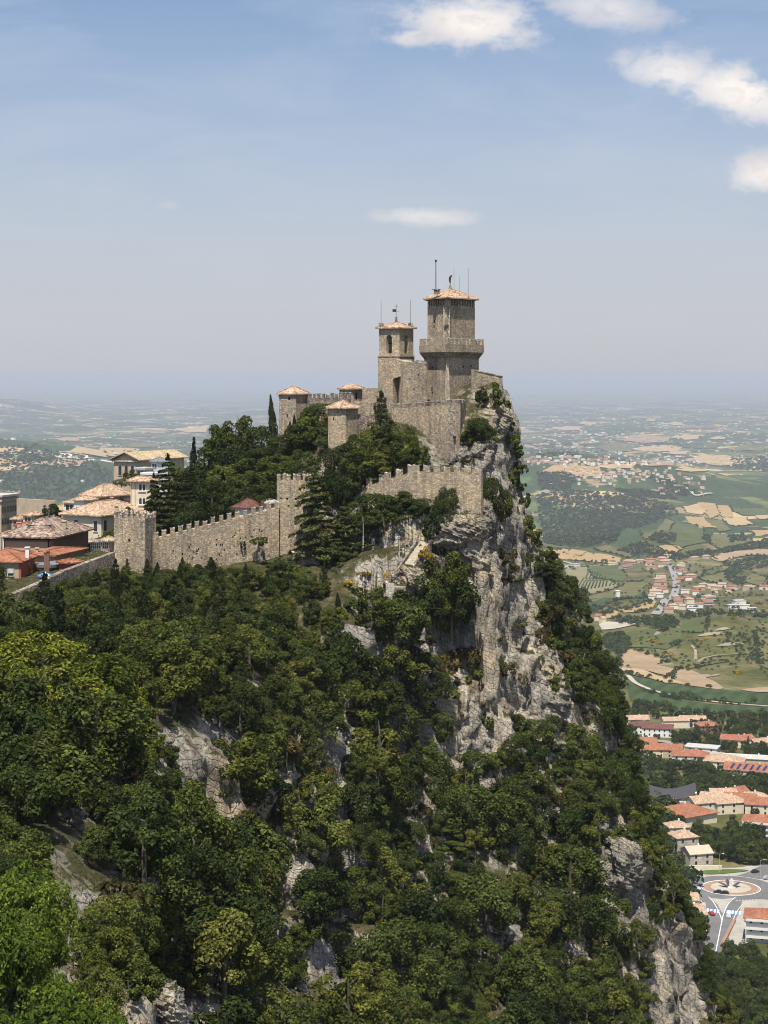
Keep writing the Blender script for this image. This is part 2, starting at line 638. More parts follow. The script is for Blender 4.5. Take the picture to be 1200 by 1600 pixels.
LEAF_RED = leaf_mat('red_leaf', (0.090, 0.022, 0.014), (0.150, 0.040, 0.022), (0.200, 0.075, 0.035))
LEAF_BROOM = leaf_mat('broom_flower', (0.10, 0.10, 0.012), (0.42, 0.27, 0.015), (0.60, 0.40, 0.02))
LEAF_FAR = leaf_mat('valley_leaf', (0.024, 0.038, 0.011), (0.042, 0.060, 0.016), (0.070, 0.088, 0.024), 0.15, 0.05)
# ------------------------------------------------------------------ valley floor and plain
_PY = np.array([-400, 300, 560, 700, 830, 950, 1100, 1300, 1500, 1750, 2100, 2600, 3000, 3600, 4300, 5200, 6500, 8000, 10000, 14000, 20000, 30000, 60000, 140000], float)
_PZ = np.array([-8, -8, 6, 4, 0, -2, -10, -25, -45, -70, -95, -125, -160, -200, -240, -270, -290, -300, -320, -376, -404, -412, -405, -385], float)


def gz(x, y):
    """Height of the valley ground."""
    x = np.asarray(x, float)
    y = np.asarray(y, float)
    z = np.interp(np.log(np.maximum(y, 10) + 500), np.log(np.maximum(_PY, 10) + 500), _PZ)
    k = np.clip((y - 1500) / 6000, 0, 1)
    z = z + k * 46 * fbm(x / 1500, y / 1500, oct=4)
    k2 = np.clip((y - 1450) / 900, 0, 1)
    z = z + k2 * 9 * fbm(x / 260 + 5, y / 260, oct=3)

    def bumpz(px, yy, h, rx, ry):
        cx = XX(px, yy)
        return h * np.exp(-(((x - cx) / rx) ** 2 + ((y - yy) / ry) ** 2))
    z = z + bumpz(940, 8800, 105, 620, 900) + bumpz(840, 8600, 60, 420, 800)      # village hill
    z = z + bumpz(1050, 5050, 42, 190, 420)                                          # vineyard knoll
    z = z + bumpz(-40, 9600, 230, 1000, 1500) + bumpz(120, 8300, 60, 420, 700)       # wooded ridge on the far side of the old town
    z = z + bumpz(-20, 32000, 230, 1300, 4000) + bumpz(-330, 30000, 320, 2400, 4000)
    z = z + bumpz(1120, 2420, 26, 90, 200) + bumpz(1040, 2330, 14, 60, 120)
    return z


def hit(px, py, y0=450.0, y1=100000.0):
    """Where the sight line of a photograph pixel meets the valley ground."""
    ys = np.geomspace(y0, y1, 800)
    g = gz((px - PX0) * ys / F, ys)
    r = CZ + (PY0 - py) * ys / F
    i = np.nonzero(r <= g)[0]
    if len(i) == 0:
        y = y1
    else:
        i = max(int(i[0]), 1)
        a, b = r[i - 1] - g[i - 1], g[i] - r[i]
        y = ys[i - 1] + (ys[i] - ys[i - 1]) * a / max(a + b, 1e-9)
    x = (px - PX0) * y / F
    return Vector((x, y, float(gz(x, y))))


# ------------------------------------------------------------------ the mountain
# height samples of the ridge: photograph pixel and distance of points on the ground surface
CP = [
    # top of the rock under and round the castle
    (765, 600, 336), (785, 604, 336), (745, 640, 330), (700, 722, 322), (660, 722, 320), (620, 722, 320), (570, 712, 326), (520, 706, 331), (440, 700, 346), (480, 700, 338),
    (690, 640, 336), (640, 640, 338), (600, 640, 346), (540, 650, 348), (480, 640, 356),
    (745, 722, 318), (765, 690, 324),
    # the terrace behind and before the lower battlements
    (745, 785, 314), (750, 812, 308), (700, 806, 309), (640, 796, 312), (580, 786, 317), (560, 770, 323), (520, 760, 326), (460, 750, 330),
    (640, 760, 317), (700, 762, 316),
    (660, 838, 306), (650, 850, 304), (632, 884, 300), (610, 918, 297), (560, 858, 310), (500, 858, 313), (430, 868, 313), (340, 884, 309), (240, 892, 305), (180, 896, 303),
    # old town ground
    (100, 920, 288), (0, 955, 272), (100, 872, 340), (0, 880, 330), (-120, 960, 280), (200, 856, 345), (120, 852, 390), (200, 846, 400), (240, 835, 415), (300, 778, 362), (260, 800, 362), (350, 752, 356), (400, 738, 352), (0, 866, 395), (-120, 890, 380), (60, 856, 440), (230, 835, 470), (-60, 862, 480),
    # west and south slope with the wood
    (500, 905, 299), (560, 920, 297), (300, 950, 286), (400, 945, 290), (180, 960, 270), (90, 975, 254), (0, 1000, 236), (-100, 1020, 240), (300, 1015, 262), (420, 1010, 275), (500, 1010, 280), (580, 985, 288),
    (300, 1082, 236), (340, 1130, 226), (200, 1100, 222), (150, 1170, 200), (50, 1120, 206), (0, 1170, 190), (-100, 1200, 200), (110, 1262, 174), (20, 1340, 150), (30, 1430, 128), (0, 1600, 100), (-100, 1500, 110), (-100, 1350, 150), (-60, 1700, 85),
    # east of the crest, falling into the gullies
    (330, 1190, 214), (400, 1120, 246), (500, 1100, 266), (500, 1200, 254), (400, 1220, 228), (400, 1320, 218), (250, 1330, 182), (170, 1370, 158), (120, 1470, 136), (200, 1500, 152), (300, 1450, 180), (300, 1600, 162), (150, 1600, 124), (440, 1420, 220), (510, 1500, 224), (450, 1600, 204), (560, 1600, 218), (400, 1500, 200),
    (600, 1060, 287), (600, 1160, 279), (600, 1280, 270), (600, 1420, 258), (620, 1600, 240), (660, 1400, 268), (700, 1260, 290), (760, 1300, 285), (760, 1450, 268), (760, 1600, 252), (880, 1270, 298), (900, 1430, 282), (900, 1600, 266), (960, 1330, 296), (960, 1500, 284), (980, 1600, 276), (1040, 1500, 292), (1050, 1600, 286),
    # the cliff
    (690, 842, 308), (752, 850, 309), (650, 960, 301), (700, 930, 306), (760, 940, 310), (740, 1030, 306), (670, 1020, 297), (720, 1150, 297), (790, 830, 318), (800, 760, 326), (790, 700, 332), (820, 940, 316), (820, 1050, 313), (800, 1160, 303), (860, 1000, 323), (860, 1100, 313), (900, 1060, 326), (920, 1140, 320), (880, 980, 333), (960, 1200, 318), (1010, 1290, 314), (1055, 1370, 310), (1080, 1440, 305), (1082, 1600, 296),
    # the outline against the valley
    (795, 640, 338), (806, 700, 340), (818, 790, 342), (850, 890, 344), (922, 970, 346), (958, 1035, 346), (983, 1130, 342), (1020, 1240, 334), (1068, 1350, 326), (1090, 1440, 318), (1100, 1600, 308),
]
_xyz = np.array([W(*c) for c in CP])
_extra = np.array([
    # hidden flanks: behind the castle, below the east face, west flank, and under the viewpoint
    (24, 352, 222), (30, 362, 196), (40, 372, 170), (52, 385, 140), (70, 400, 90), (10, 372, 214), (-10, 395, 206), (-30, 420, 196), (0, 420, 182), (10, 460, 140), (-30, 480, 165), (-60, 520, 150), (20, 520, 90), (-20, 560, 110), (-80, 560, 130), (60, 440, 70), (60, 520, 40),
    (68, 340, 118), (72, 320, 112), (72, 300, 104), (68, 280, 100), (60, 260, 98), (88, 340, 84), (92, 310, 74), (88, 280, 66), (110, 360, 52), (120, 320, 40), (115, 270, 36), (150, 400, 14), (160, 330, 14), (150, 260, 12), (95, 240, 54), (75, 230, 84), (55, 220, 106), (40, 200, 120), (60, 180, 96), (90, 180, 60), (120, 200, 30), (30, 160, 132), (60, 130, 100), (100, 130, 50), (40, 90, 130), (90, 80, 60), (140, 120, 20),
    (-85, 260, 180), (-110, 300, 170), (-110, 350, 180), (-130, 400, 170), (-60, 180, 172), (-90, 200, 150), (-130, 240, 130), (-130, 160, 110), (-80, 120, 150), (-110, 80, 120), (-50, 90, 186), (-150, 320, 140), (-150, 450, 130), (-130, 520, 110),
    (-28, 70, 207), (-26, 40, 214), (-10, 45, 206), (0, 70, 186), (5, 100, 170), (-10, 100, 188), (20, 60, 170), (20, 120, 146), (12, 200, 142), (20, 230, 138), (0, 150, 160), (5, 20, 205), (-60, 40, 190), (40, 30, 150), (-10, 10, 225), (90, 30, 80), (-120, 20, 130), (140, 30, 30),
])
_P = np.vstack([_xyz, _extra])


def _tps_fit(P, lam):
    n = len(P)
    q = P[:, :2] / 100.0
    d2 = ((q[:, None, :] - q[None, :, :]) ** 2).sum(-1)
    K = 0.5 * d2 * np.log(d2 + 1e-12)
    A = np.zeros((n + 3, n + 3))
    A[:n, :n] = K + lam * np.eye(n)
    A[:n, n] = 1
    A[:n, n + 1:] = q
    A[n:, :n] = A[:n, n:].T
    b = np.concatenate([P[:, 2], np.zeros(3)])
    return q, np.linalg.solve(A, b)


_TQ, _TW = _tps_fit(_P, 4e-4)


def tps_raw(x, y):
    x = np.asarray(x, float) / 100.0
    y = np.asarray(y, float) / 100.0
    sh = x.shape
    x, y = x.ravel(), y.ravel()
    out = _TW[-3] + _TW[-2] * x + _TW[-1] * y
    for i in range(len(_TQ)):
        d2 = (x - _TQ[i, 0]) ** 2 + (y - _TQ[i, 1]) ** 2
        out = out + _TW[i] * 0.5 * d2 * np.log(d2 + 1e-12)
    return out.reshape(sh)


_GUL = []


def _tps_shift(x, y):
    """The fitted surface, its steep right flank drawn in by a few metres to leave room for ledges and crowns."""
    x = np.asarray(x, float)
    def s_(a, b):
        t = np.clip((x - a) / (b - a), 0, 1)
        return t * t * (3 - 2 * t)
    return tps_raw(x + 1.8 * s_(19.5, 25) + 4.0 * s_(27, 46), y)


def _ravine(x, y):
    """Yields (lateral closeness 0..1, position along it 0..1, depth) for every ravine."""
    for pts, depth, wid in _GUL:
        best = np.full(np.shape(x), 1e9)
        pos = np.zeros(np.shape(x))
        n = len(pts) - 1
        for i, (a, b) in enumerate(zip(pts[:-1], pts[1:])):
            dx, dy = b[0] - a[0], b[1] - a[1]
            t = np.clip(((x - a[0]) * dx + (y - a[1]) * dy) / (dx * dx + dy * dy + 1e-9), 0, 1)
            d = np.hypot(x - a[0] - t * dx, y - a[1] - t * dy)
            pos = np.where(d < best, (i + t) / n, pos)
            best = np.minimum(best, d)
        yield np.exp(-(best / wid) ** 4), pos, depth


def tps(x, y):
    """Height of the mountain."""
    return _tps_shift(x, y)


def mhit(px, py):
    ys = np.arange(70, 420, .5)
    g = _tps_shift((px - PX0) * ys / F, ys)
    i = np.nonzero(CZ + (PY0 - py) * ys / F <= g)[0]
    y = ys[i[0]] if len(i) else 300.0
    return ((px - PX0) * y / F, y)


_GUL += [([mhit(*q) for q in g], d, w) for g, d, w in (
    ([(425, 1270), (445, 1340), (450, 1420), (430, 1500), (425, 1600)], 7.0, 2.8),
    ([(535, 1300), (545, 1380), (548, 1460), (520, 1560)], 8.0, 3.4),
    ([(520, 1080), (530, 1130), (545, 1200)], 5.0, 2.0),
    ([(280, 1400), (270, 1470), (260, 1540), (240, 1620)], 7.0, 2.6),
    ([(355, 1240), (360, 1320), (350, 1400)], 5.0, 2.0),
    ([(610, 1420), (630, 1500), (640, 1590)], 5.0, 2.2))]


def ss(a, b, t):
    t = np.clip((t - a) / (b - a), 0, 1)
    return t * t * (3 - 2 * t)


def _axis(segs):
    out = []
    for a, b, d in segs:
        n = max(1, int(round((b - a) / d)))
        out.append(np.linspace(a, b, n, endpoint=False))
    out.append([segs[-1][1]])
    return np.concatenate(out)


MX = _axis([(-150, -60, 2.5), (-60, -30, 0.9), (-30, -4, 0.55), (-4, 34, 0.30), (34, 62, 0.42), (62, 90, 1.2), (90, 160, 3.5)])
MY = _axis([(20, 90, 1.6), (90, 200, 0.8), (200, 280, 0.6), (280, 345, 0.30), (345, 380, 1.0), (380, 560, 3.0)])


def blocks(x, y, z, sx, sy, sz):
    """Random offset of the nearest joint block: gives flat faces with sharp breaks."""
    X, Y, Z = x / sx, y / sy + 5.0, (z + .4 * x) / sz
    xi, yi, zi = np.floor(X).astype(np.int64), np.floor(Y).astype(np.int64), np.floor(Z).astype(np.int64)
    best = np.full(x.shape, 1e9)
    val = np.zeros(x.shape)
    for a in (-1, 0, 1):
        for b in (-1, 0, 1):
            for c in (-1, 0, 1):
                h = _perm[(_perm[(_perm[(xi + a) & 255] + yi + b) & 255] + zi + c) & 255]
                h2, h3, h4 = _perm[h + 1], _perm[h + 57], _perm[h + 113]
                dd = (xi + a + h / 255. - X) ** 2 + (yi + b + h2 / 255. - Y) ** 2 + (zi + c + h3 / 255. - Z) ** 2
                m = dd < best
                best = np.where(m, dd, best)
                val = np.where(m, h4 / 255. - .5, val)
    return val


def mountain_points():
    gx, gy = np.meshgrid(MX, MY)
    z0 = tps(gx, gy)
    dzdx = np.gradient(z0, MX, axis=1)
    dzdy = np.gradient(z0, MY, axis=0)
    sl = np.hypot(dzdx, dzdy)
    st = ss(0.75, 1.7, sl)
    nx, ny, nz = -dzdx, -dzdy, np.ones_like(z0)
    ln = np.sqrt(nx ** 2 + ny ** 2 + nz ** 2)
    nx, ny, nz = nx / ln, ny / ln, nz / ln
    # push mostly sideways, so that ledges and shallow overhangs appear
    hz = np.sqrt(nx ** 2 + ny ** 2) + 1e-6
    px_, py_ = nx / hz, ny / hz
    x, y, z = gx, gy, z0
    big = ridged(x / 17 + 0.12 * z / 17, y / 17, z / 46, oct=2) - 0.55
    mid = ridged(x / 6.2 + 4, y / 6.2, z / 11.0, oct=3) - 0.5
    fine = fbm(x / 1.9, y / 1.9, z / 2.6, oct=3)
    # tilted beds of limestone: stepped, each bed with its own overhang
    t = (z + 0.42 * x + 0.18 * y + 1.6 * fbm(x / 9, y / 9, z / 9, oct=2)) / 1.7
    bed = np.floor(t)
    fr = t - bed
    jut = pn(bed * 0.73, bed * 0.31 + x / 14, y / 14 + 3.3)
    step = jut * 0.9 + 0.55 * (fr - 0.5)
    crack = np.clip(ridged(x / 4.4 + 9, y / 4.4, z / 15, oct=1) - 0.82, 0, 1) * 5.0
    blk = 2.4 * blocks(x, y, z, 6.5, 6.5, 12.0) + 1.7 * blocks(x, y, z, 2.9, 2.9, 13.0) + 0.9 * blocks(x, y, z, 2.4, 2.4, 1.5)
    d = st * (blk + 2.2 * big + 0.6 * mid + 0.22 * fine + 0.9 * step - 1.7 * crack - .35)
    up = (1 - st) * (0.55 * fbm(x / 7, y / 7, oct=3) + 0.2 * fine)
    # keep level ground where walls stand
    k = 0.9
    x = x + px_ * d * k
    y = y + py_ * d * k
    z = z + up + st * (0.35 * d + 0.3 * fine)
    # ravines: the face is hollowed under an overhanging lip, shaped to throw shade
    for near, pos, depth in _ravine(gx, gy):
        k2 = near * depth * ss(.02, .10, pos) * (1 - .75 * ss(.55, 1.0, pos))
        x = x - px_ * k2
        y = y - py_ * k2
    # cut a bed for the stairway, its landing and the path
    for (a, b, wd) in (((W(614, 922, 296.5)), (W(628, 903, 298.5)), 2.6), ((W(622, 907, 298)), (W(666, 846, 304.8)), 2.4), ((W(560, 858, 310.5)), (W(640, 846, 305.5)), 1.2)):
        dx_, dy_ = b.x - a.x, b.y - a.y
        tt = np.clip(((x - a.x) * dx_ + (y - a.y) * dy_) / (dx_ * dx_ + dy_ * dy_), 0, 1)
        dist = np.hypot(x - a.x - tt * dx_, y - a.y - tt * dy_)
        lim = a.z + (b.z - a.z) * tt - .5 - np.clip(dist - wd, 0, 9) * .45
        front = (y < a.y + tt * dy_ + .8) | (dist < wd)
        z = np.where((dist < wd + 5.0) & front & (z > lim) & (dist < 7), lim, z)
    return np.stack([x, y, z], -1), st


MP, MST = mountain_points()


def grid_faces(ny, nx):
    i = np.arange(ny * nx).reshape(ny, nx)
    return np.stack([i[:-1, :-1], i[:-1, 1:], i[1:, 1:], i[1:, :-1]], -1).reshape(-1, 4)


def rock_material(name='limestone'):
    m, nt, b = new_mat(name)
    v = coords(nt)
    n1 = noise(nt, v, 0.10, 6, 0.65)
    n2 = noise(nt, mapping(nt, v, (1.0, 1.0, 0.35)), 0.55, 6, 0.7, 0.8)
    n3 = noise(nt, v, 3.2, 5, 0.7)
    r = ramp(nt, [(0.24, (0.14, 0.13, 0.11)), (0.40, (0.30, 0.275, 0.23)), (0.55, (0.48, 0.44, 0.36)), (0.72, (0.63, 0.58, 0.48))])
    nt.links.new(n2, r.inputs[0])
    r1 = ramp(nt, [(0.35, (0.74, 0.74, 0.78)), (0.5, (1.0, 0.98, 0.95)), (0.66, (1.08, 0.95, 0.75))])
    nt.links.new(n1, r1.inputs[0])
    col = mixc(nt, 1.0, r.outputs[0], r1.outputs[0], 'MULTIPLY')
    r3 = ramp(nt, [(0.3, (0.62, 0.62, 0.62)), (0.62, (1.15, 1.15, 1.15))])
    nt.links.new(n3, r3.inputs[0])
    col = mixc(nt, 1.0, col, r3.outputs[0], 'MULTIPLY')
    # dark water stains running down the faces
    st_n = noise(nt, mapping(nt, v, (1.0, 1.0, 0.10)), 0.42, 5, 0.62)
    st_r = ramp(nt, [(0.50, (1, 1, 1)), (0.64, (0.60, 0.58, 0.58)), (0.76, (0.38, 0.38, 0.40))])
    nt.links.new(st_n, st_r.inputs[0])
    col = mixc(nt, 1.0, col, st_r.outputs[0], 'MULTIPLY')
    # fine tilted bedding seams and upright cracks
    wv = nt.nodes.new('ShaderNodeTexWave')
    wv.wave_type = 'BANDS'
    wv.bands_direction = 'Z'
    wv.inputs['Scale'].default_value = 0.42
    wv.inputs['Distortion'].default_value = 7.0
    wv.inputs['Detail'].default_value = 4.0
    wv.inputs['Detail Scale'].default_value = 1.3
    nt.links.new(mapping(nt, v, (1, 1, 1), rot=(R(-10), R(-24), 0)), wv.inputs['Vector'])
    seam = ramp(nt, [(0.0, 0.35), (0.12, 1.0)])
    nt.links.new(wv.outputs['Fac'], seam.inputs[0])
    vc = voro(nt, mapping(nt, v, (1, 1, 0.22)), 0.75, 'DISTANCE_TO_EDGE', 'Distance', 1.0)
    cr = ramp(nt, [(0.0, 0.45), (0.035, 1.0)])
    nt.links.new(vc, cr.inputs[0])
    lines = math_node(nt, 'MULTIPLY', seam.outputs[0], cr.outputs[0])
    col = mixc(nt, lines, mixc(nt, 1.0, col, (0.62, 0.60, 0.58), 'MULTIPLY'), col)
    # soil, moss and dry grass where the surface lies flat enough to hold them
    geo = nt.nodes.new('ShaderNodeNewGeometry')
    sep = nt.nodes.new('ShaderNodeSeparateXYZ')
    nt.links.new(geo.outputs['Normal'], sep.inputs[0])
    flat = math_node(nt, 'ADD', sep.outputs[2], math_node(nt, 'MULTIPLY', math_node(nt, 'SUBTRACT', n2, 0.5), 0.9))
    fr = ramp(nt, [(0.66, 0.0), (0.80, 1.0)])
    nt.links.new(flat, fr.inputs[0])
    soil = ramp(nt, [(0.3, (0.030, 0.036, 0.013)), (0.5, (0.065, 0.062, 0.024)), (0.68, (0.13, 0.105, 0.055)), (0.8, (0.20, 0.165, 0.10))])
    nt.links.new(noise(nt, v, 0.42, 5, 0.65), soil.inputs[0])
    col = mixc(nt, fr.outputs[0], col, soil.outputs[0])
    nt.links.new(col, b.inputs['Base Color'])
    h = math_node(nt, 'ADD', math_node(nt, 'MULTIPLY', n3, 1.0), math_node(nt, 'MULTIPLY', lines, 0.9))
    h = math_node(nt, 'ADD', h, math_node(nt, 'MULTIPLY', n2, 1.6))
    bump(nt, b, h, 0.85, 0.45)
    b.inputs['Roughness'].default_value = 0.95
    return m


ROCK = rock_material()
_me = np_mesh('mountain', MP.reshape(-1, 3), grid_faces(*MP.shape[:2]), ROCK, smooth=False)
mountain = tag(link_mesh('mountain', _me), kind='structure')


def outcrop(px, py, y, w, h, label, depth=.8, tilt=0.0, seed=0, group=None):
    """A knob of bedded rock breaking out of the slope; px,py is its middle, w and h its size in photograph pixels."""
    bm = bmesh.new()
    bmesh.ops.create_icosphere(bm, subdivisions=6, radius=1.0)
    v = np.array([q.co[:] for q in bm.verts])
    f = np.array([[q.index for q in p.verts] for p in bm.faces])
    bm.free()
    s = y / F
    c = W(px, py, y)
    hw, hh = w * s / 2, h * s / 2
    p = v * np.array([hw, hw * depth, hh])
    ca, sa = math.cos(R(tilt)), math.sin(R(tilt))
    p = np.stack([p[:, 0] * ca + p[:, 2] * sa, p[:, 1], -p[:, 0] * sa + p[:, 2] * ca], 1)
    q = p + np.array([c.x + seed * 13.7, c.y, c.z])
    m = min(hw, hh)
    k = .30 * m * blocks(q[:, 0], q[:, 1], q[:, 2], .9 * m, .9 * m, 1.1 * m) + .16 * m * blocks(q[:, 0], q[:, 1], q[:, 2], .33 * m, .33 * m, .24 * m)
    k = k + .16 * m * fbm(q[:, 0] / m, q[:, 1] / m, q[:, 2] / m, oct=4)
    t = (q[:, 2] + .45 * q[:, 0]) / (.17 * m)
    k = k + .07 * m * (t - np.floor(t) - .5)
    p = p + v * (k * 1.25)[:, None]
    o = link_mesh('rock_outcrop', np_mesh('rock_outcrop', p, f, ROCK))
    o.location = c
    return tag(o, label, 'rock', group or 'rock outcrops in the wood')


outcrop(305, 1122, 229, 48, 70, 'pale knob of rock under the floodlight in the wood', .8, 20, 1)
outcrop(324, 1165, 224, 32, 50, 'ochre stained rock just below the pale knob', .8, 10, 2)
outcrop(264, 1158, 206, 16, 20, 'small white rock among the pale green bushes', .8, 30, 3)
outcrop(112, 1285, 170, 36, 70, 'upright rock at the head of the near ridge', .9, 18, 4)
outcrop(92, 1372, 158, 44, 96, 'long shaded rock on the near ridge above the maples', .9, 24, 5)
outcrop(55, 1450, 135, 50, 96, 'lowest rock of the near ridge between the two maple groups', .9, 34, 6)
outcrop(250, 1578, 152, 84, 90, 'big dark rock at the bottom edge beside the maples', .8, -20, 7)
outcrop(966, 1350, 294, 70, 96, 'smooth slanting grey slab above the lowest cliff', .6, 30, 8)
outcrop(855, 1075, 318, 62, 140, 'bright slanting slab at the lower end of the main cliff', .5, -22, 9)
outcrop(908, 1105, 325, 46, 110, 'narrow pale slab next to the bright slanting slab', .5, -26, 10)
outcrop(775, 1302, 287, 36, 40, 'brown weathered rock in the shade of the lower wood', .6, 0, 11)
outcrop(738, 706, 322, 84, 30, 'tilted white ledges of rock below the bastion wall', .6, -28, 15)
outcrop(770, 655, 334, 48, 66, 'overhanging tilted rock beds right under the summit wall', .7, -30, 16)
outcrop(640, 910, 299, 50, 56, 'white rock supporting the stone landing', .6, 15, 17)
outcrop(716, 826, 305.5, 96, 56, 'broad pale rock carrying the end of the lower battlements', .6, -12, 18)
outcrop(752, 806, 309.5, 40, 60, 'notched rock right under the corner of the lower battlements', .7, -8, 19)
outcrop(735, 880, 306, 70, 120, 'bright flat rock face beside the big bush on the cliff', .45, -10, 20)

# ------------------------------------------------------------------ valley ground sheet
def valley_material():
    m, nt, b = new_mat('valley_land')
    v = coords(nt)
    # far country: a patchwork of fields, hedges, woods and scattered roofs
    wob = nt.nodes.new('ShaderNodeVectorMath')
    wob.operation = 'ADD'
    nv = nt.nodes.new('ShaderNodeTexNoise')
    nv.inputs['Scale'].default_value = 0.0016
    nv.inputs['Detail'].default_value = 3
    nt.links.new(v, nv.inputs['Vector'])
    sc = nt.nodes.new('ShaderNodeVectorMath')
    sc.operation = 'SCALE'
    sc.inputs['Scale'].default_value = 420.0
    nt.links.new(nv.outputs['Color'], sc.inputs[0])
    nt.links.new(v, wob.inputs[0])
    nt.links.new(sc.outputs[0], wob.inputs[1])
    flat = mapping(nt, wob.outputs[0], (1, 1, 0))
    c1 = voro(nt, flat, 1 / 250.0, 'F1', 'Color', 1.0)
    e1 = voro(nt, flat, 1 / 250.0, 'DISTANCE_TO_EDGE', 'Distance', 1.0)
    s1 = nt.nodes.new('ShaderNodeSeparateColor')
    nt.links.new(c1, s1.inputs[0])
    r = ramp(nt, [(0.0, (0.060, 0.085, 0.030)), (0.16, (0.110, 0.135, 0.045)), (0.30, (0.052, 0.078, 0.030)), (0.42, (0.36, 0.27, 0.14)), (0.55, (0.150, 0.150, 0.060)),
                  (0.66, (0.46, 0.35, 0.19)), (0.76, (0.075, 0.125, 0.042)), (0.88, (0.27, 0.205, 0.115)), (0.96, (0.055, 0.075, 0.03))], 'CONSTANT')
    nt.links.new(s1.outputs[0], r.inputs[0])
    g = noise(nt, mapping(nt, v, (1, 1, 0)), 0.012, 6, 0.7)
    gr = ramp(nt, [(0.3, (0.72, 0.74, 0.72)), (0.7, (1.2, 1.18, 1.15))])
    nt.links.new(g, gr.inputs[0])
    col = mixc(nt, 1.0, r.outputs[0], gr.outputs[0], 'MULTIPLY')
    hedge = ramp(nt, [(0.028, 1.0), (0.05, 0.0)])
    nt.links.new(e1, hedge.inputs[0])
    hn = ramp(nt, [(0.42, 0.0), (0.5, 1.0)])
    nt.links.new(noise(nt, mapping(nt, v, (1, 1, 0)), 0.004, 3), hn.inputs[0])
    wood_c = ramp(nt, [(0.35, (0.022, 0.040, 0.016)), (0.65, (0.055, 0.078, 0.03))])
    nt.links.new(noise(nt, v, 0.045, 4, 0.7), wood_c.inputs[0])
    col = mixc(nt, math_node(nt, 'MULTIPLY', hedge.outputs[0], hn.outputs[0]), col, wood_c.outputs[0])
    wn = noise(nt, mapping(nt, v, (1, 0.8, 0)), 0.00085, 7, 0.66, 0.4)
    wr = ramp(nt, [(0.468, 0.0), (0.492, 1.0)])
    nt.links.new(wn, wr.inputs[0])
    col = mixc(nt, wr.outputs[0], col, wood_c.outputs[0])
    # towns: roofs and walls as small specks
    tn = noise(nt, mapping(nt, v, (1, 1, 0), loc=(900, 40, 0)), 0.00075, 6, 0.7)
    tr = ramp(nt, [(0.555, 0.0), (0.63, 0.80)])
    nt.links.new(tn, tr.inputs[0])
    c2 = voro(nt, mapping(nt, v, (1, 0.55, 0)), 1 / 34.0, 'F1', 'Color', 1.0)
    s2 = nt.nodes.new('ShaderNodeSeparateColor')
    nt.links.new(c2, s2.inputs[0])
    town = ramp(nt, [(0.0, (0.32, 0.16, 0.10)), (0.2, (0.58, 0.54, 0.47)), (0.38, (0.05, 0.07, 0.03)), (0.62, (0.40, 0.22, 0.14)), (0.74, (0.62, 0.58, 0.52)), (0.84, (0.09, 0.11, 0.05))], 'CONSTANT')
    nt.links.new(s2.outputs[0], town.inputs[0])
    pick = math_node(nt, 'LESS_THAN', s2.outputs[1], tr.outputs[0])
    far_col = mixc(nt, pick, col, town.outputs[0])
    # near land: rough grass and scrub on grey clay
    n1 = noise(nt, v, 0.010, 6, 0.68)
    near = ramp(nt, [(0.26, (0.038, 0.050, 0.017)), (0.40, (0.070, 0.077, 0.026)), (0.52, (0.110, 0.104, 0.041)), (0.62, (0.155, 0.135, 0.066)), (0.74, (0.23, 0.195, 0.125))])
    nt.links.new(n1, near.inputs[0])
    n2 = noise(nt, v, 0.09, 5, 0.7)
    r2 = ramp(nt, [(0.3, (0.62, 0.66, 0.60)), (0.65, (1.2, 1.16, 1.1))])
    nt.links.new(n2, r2.inputs[0])
    near_col = mixc(nt, 1.0, near.outputs[0], r2.outputs[0], 'MULTIPLY')
    sp = nt.nodes.new('ShaderNodeSeparateXYZ')
    nt.links.new(v, sp.inputs[0])
    k = nt.nodes.new('ShaderNodeMapRange')
    k.inputs['From Min'].default_value = 4300
    k.inputs['From Max'].default_value = 5600
    nt.links.new(sp.outputs[1], k.inputs['Value'])
    nt.links.new(mixc(nt, k.outputs[0], near_col, far_col), b.inputs['Base Color'])
    b.inputs['Roughness'].default_value = 0.95
    b.inputs['Specular IOR Level'].default_value = 0.05
    return m


def build_valley():
    ys = np.concatenate([np.linspace(-400, 560, 13), np.geomspace(600, 5200, 210), np.geomspace(5260, 16000, 150), np.geomspace(16400, 140000, 90)])
    us = np.concatenate([np.linspace(-0.62, -0.27, 26), np.linspace(-0.262, 0.262, 230), np.linspace(0.27, 0.62, 26)])
    u, y = np.meshgrid(us, ys)
    x = u * (np.maximum(y, -400) + 900)
    z = gz(x, y)
    me = np_mesh('valley_ground', np.stack([x, y, z], -1).reshape(-1, 3), grid_faces(*x.shape), valley_material(), smooth=True)
    return tag(link_mesh('ground', me), kind='structure')


ground = build_valley()

# ------------------------------------------------------------------ air
HAZE_DENSITY = 4.0e-5
_hm = bpy.data.materials.new('haze_air')
_hm.use_nodes = True
_hn = _hm.node_tree
for _n in list(_hn.nodes):
    if _n.type == 'BSDF_PRINCIPLED':
        _hn.nodes.remove(_n)
_pv = _hn.nodes.new('ShaderNodeVolumePrincipled')
_pv.inputs['Color'].default_value = (0.70, 0.76, 0.845, 1)
_pv.inputs['Density'].default_value = HAZE_DENSITY
_pv.inputs['Anisotropy'].default_value = 0.0
_hn.links.new(_pv.outputs[0], _hn.nodes['Material Output'].inputs['Volume'])
_hb = MB()
_hb.box((0, 69000, -115), (230000, 144000, 840))
haze = tag(_hb.build('haze', _hm), kind='stuff')
# ------------------------------------------------------------------ castle helpers
rnd = random.Random(3)


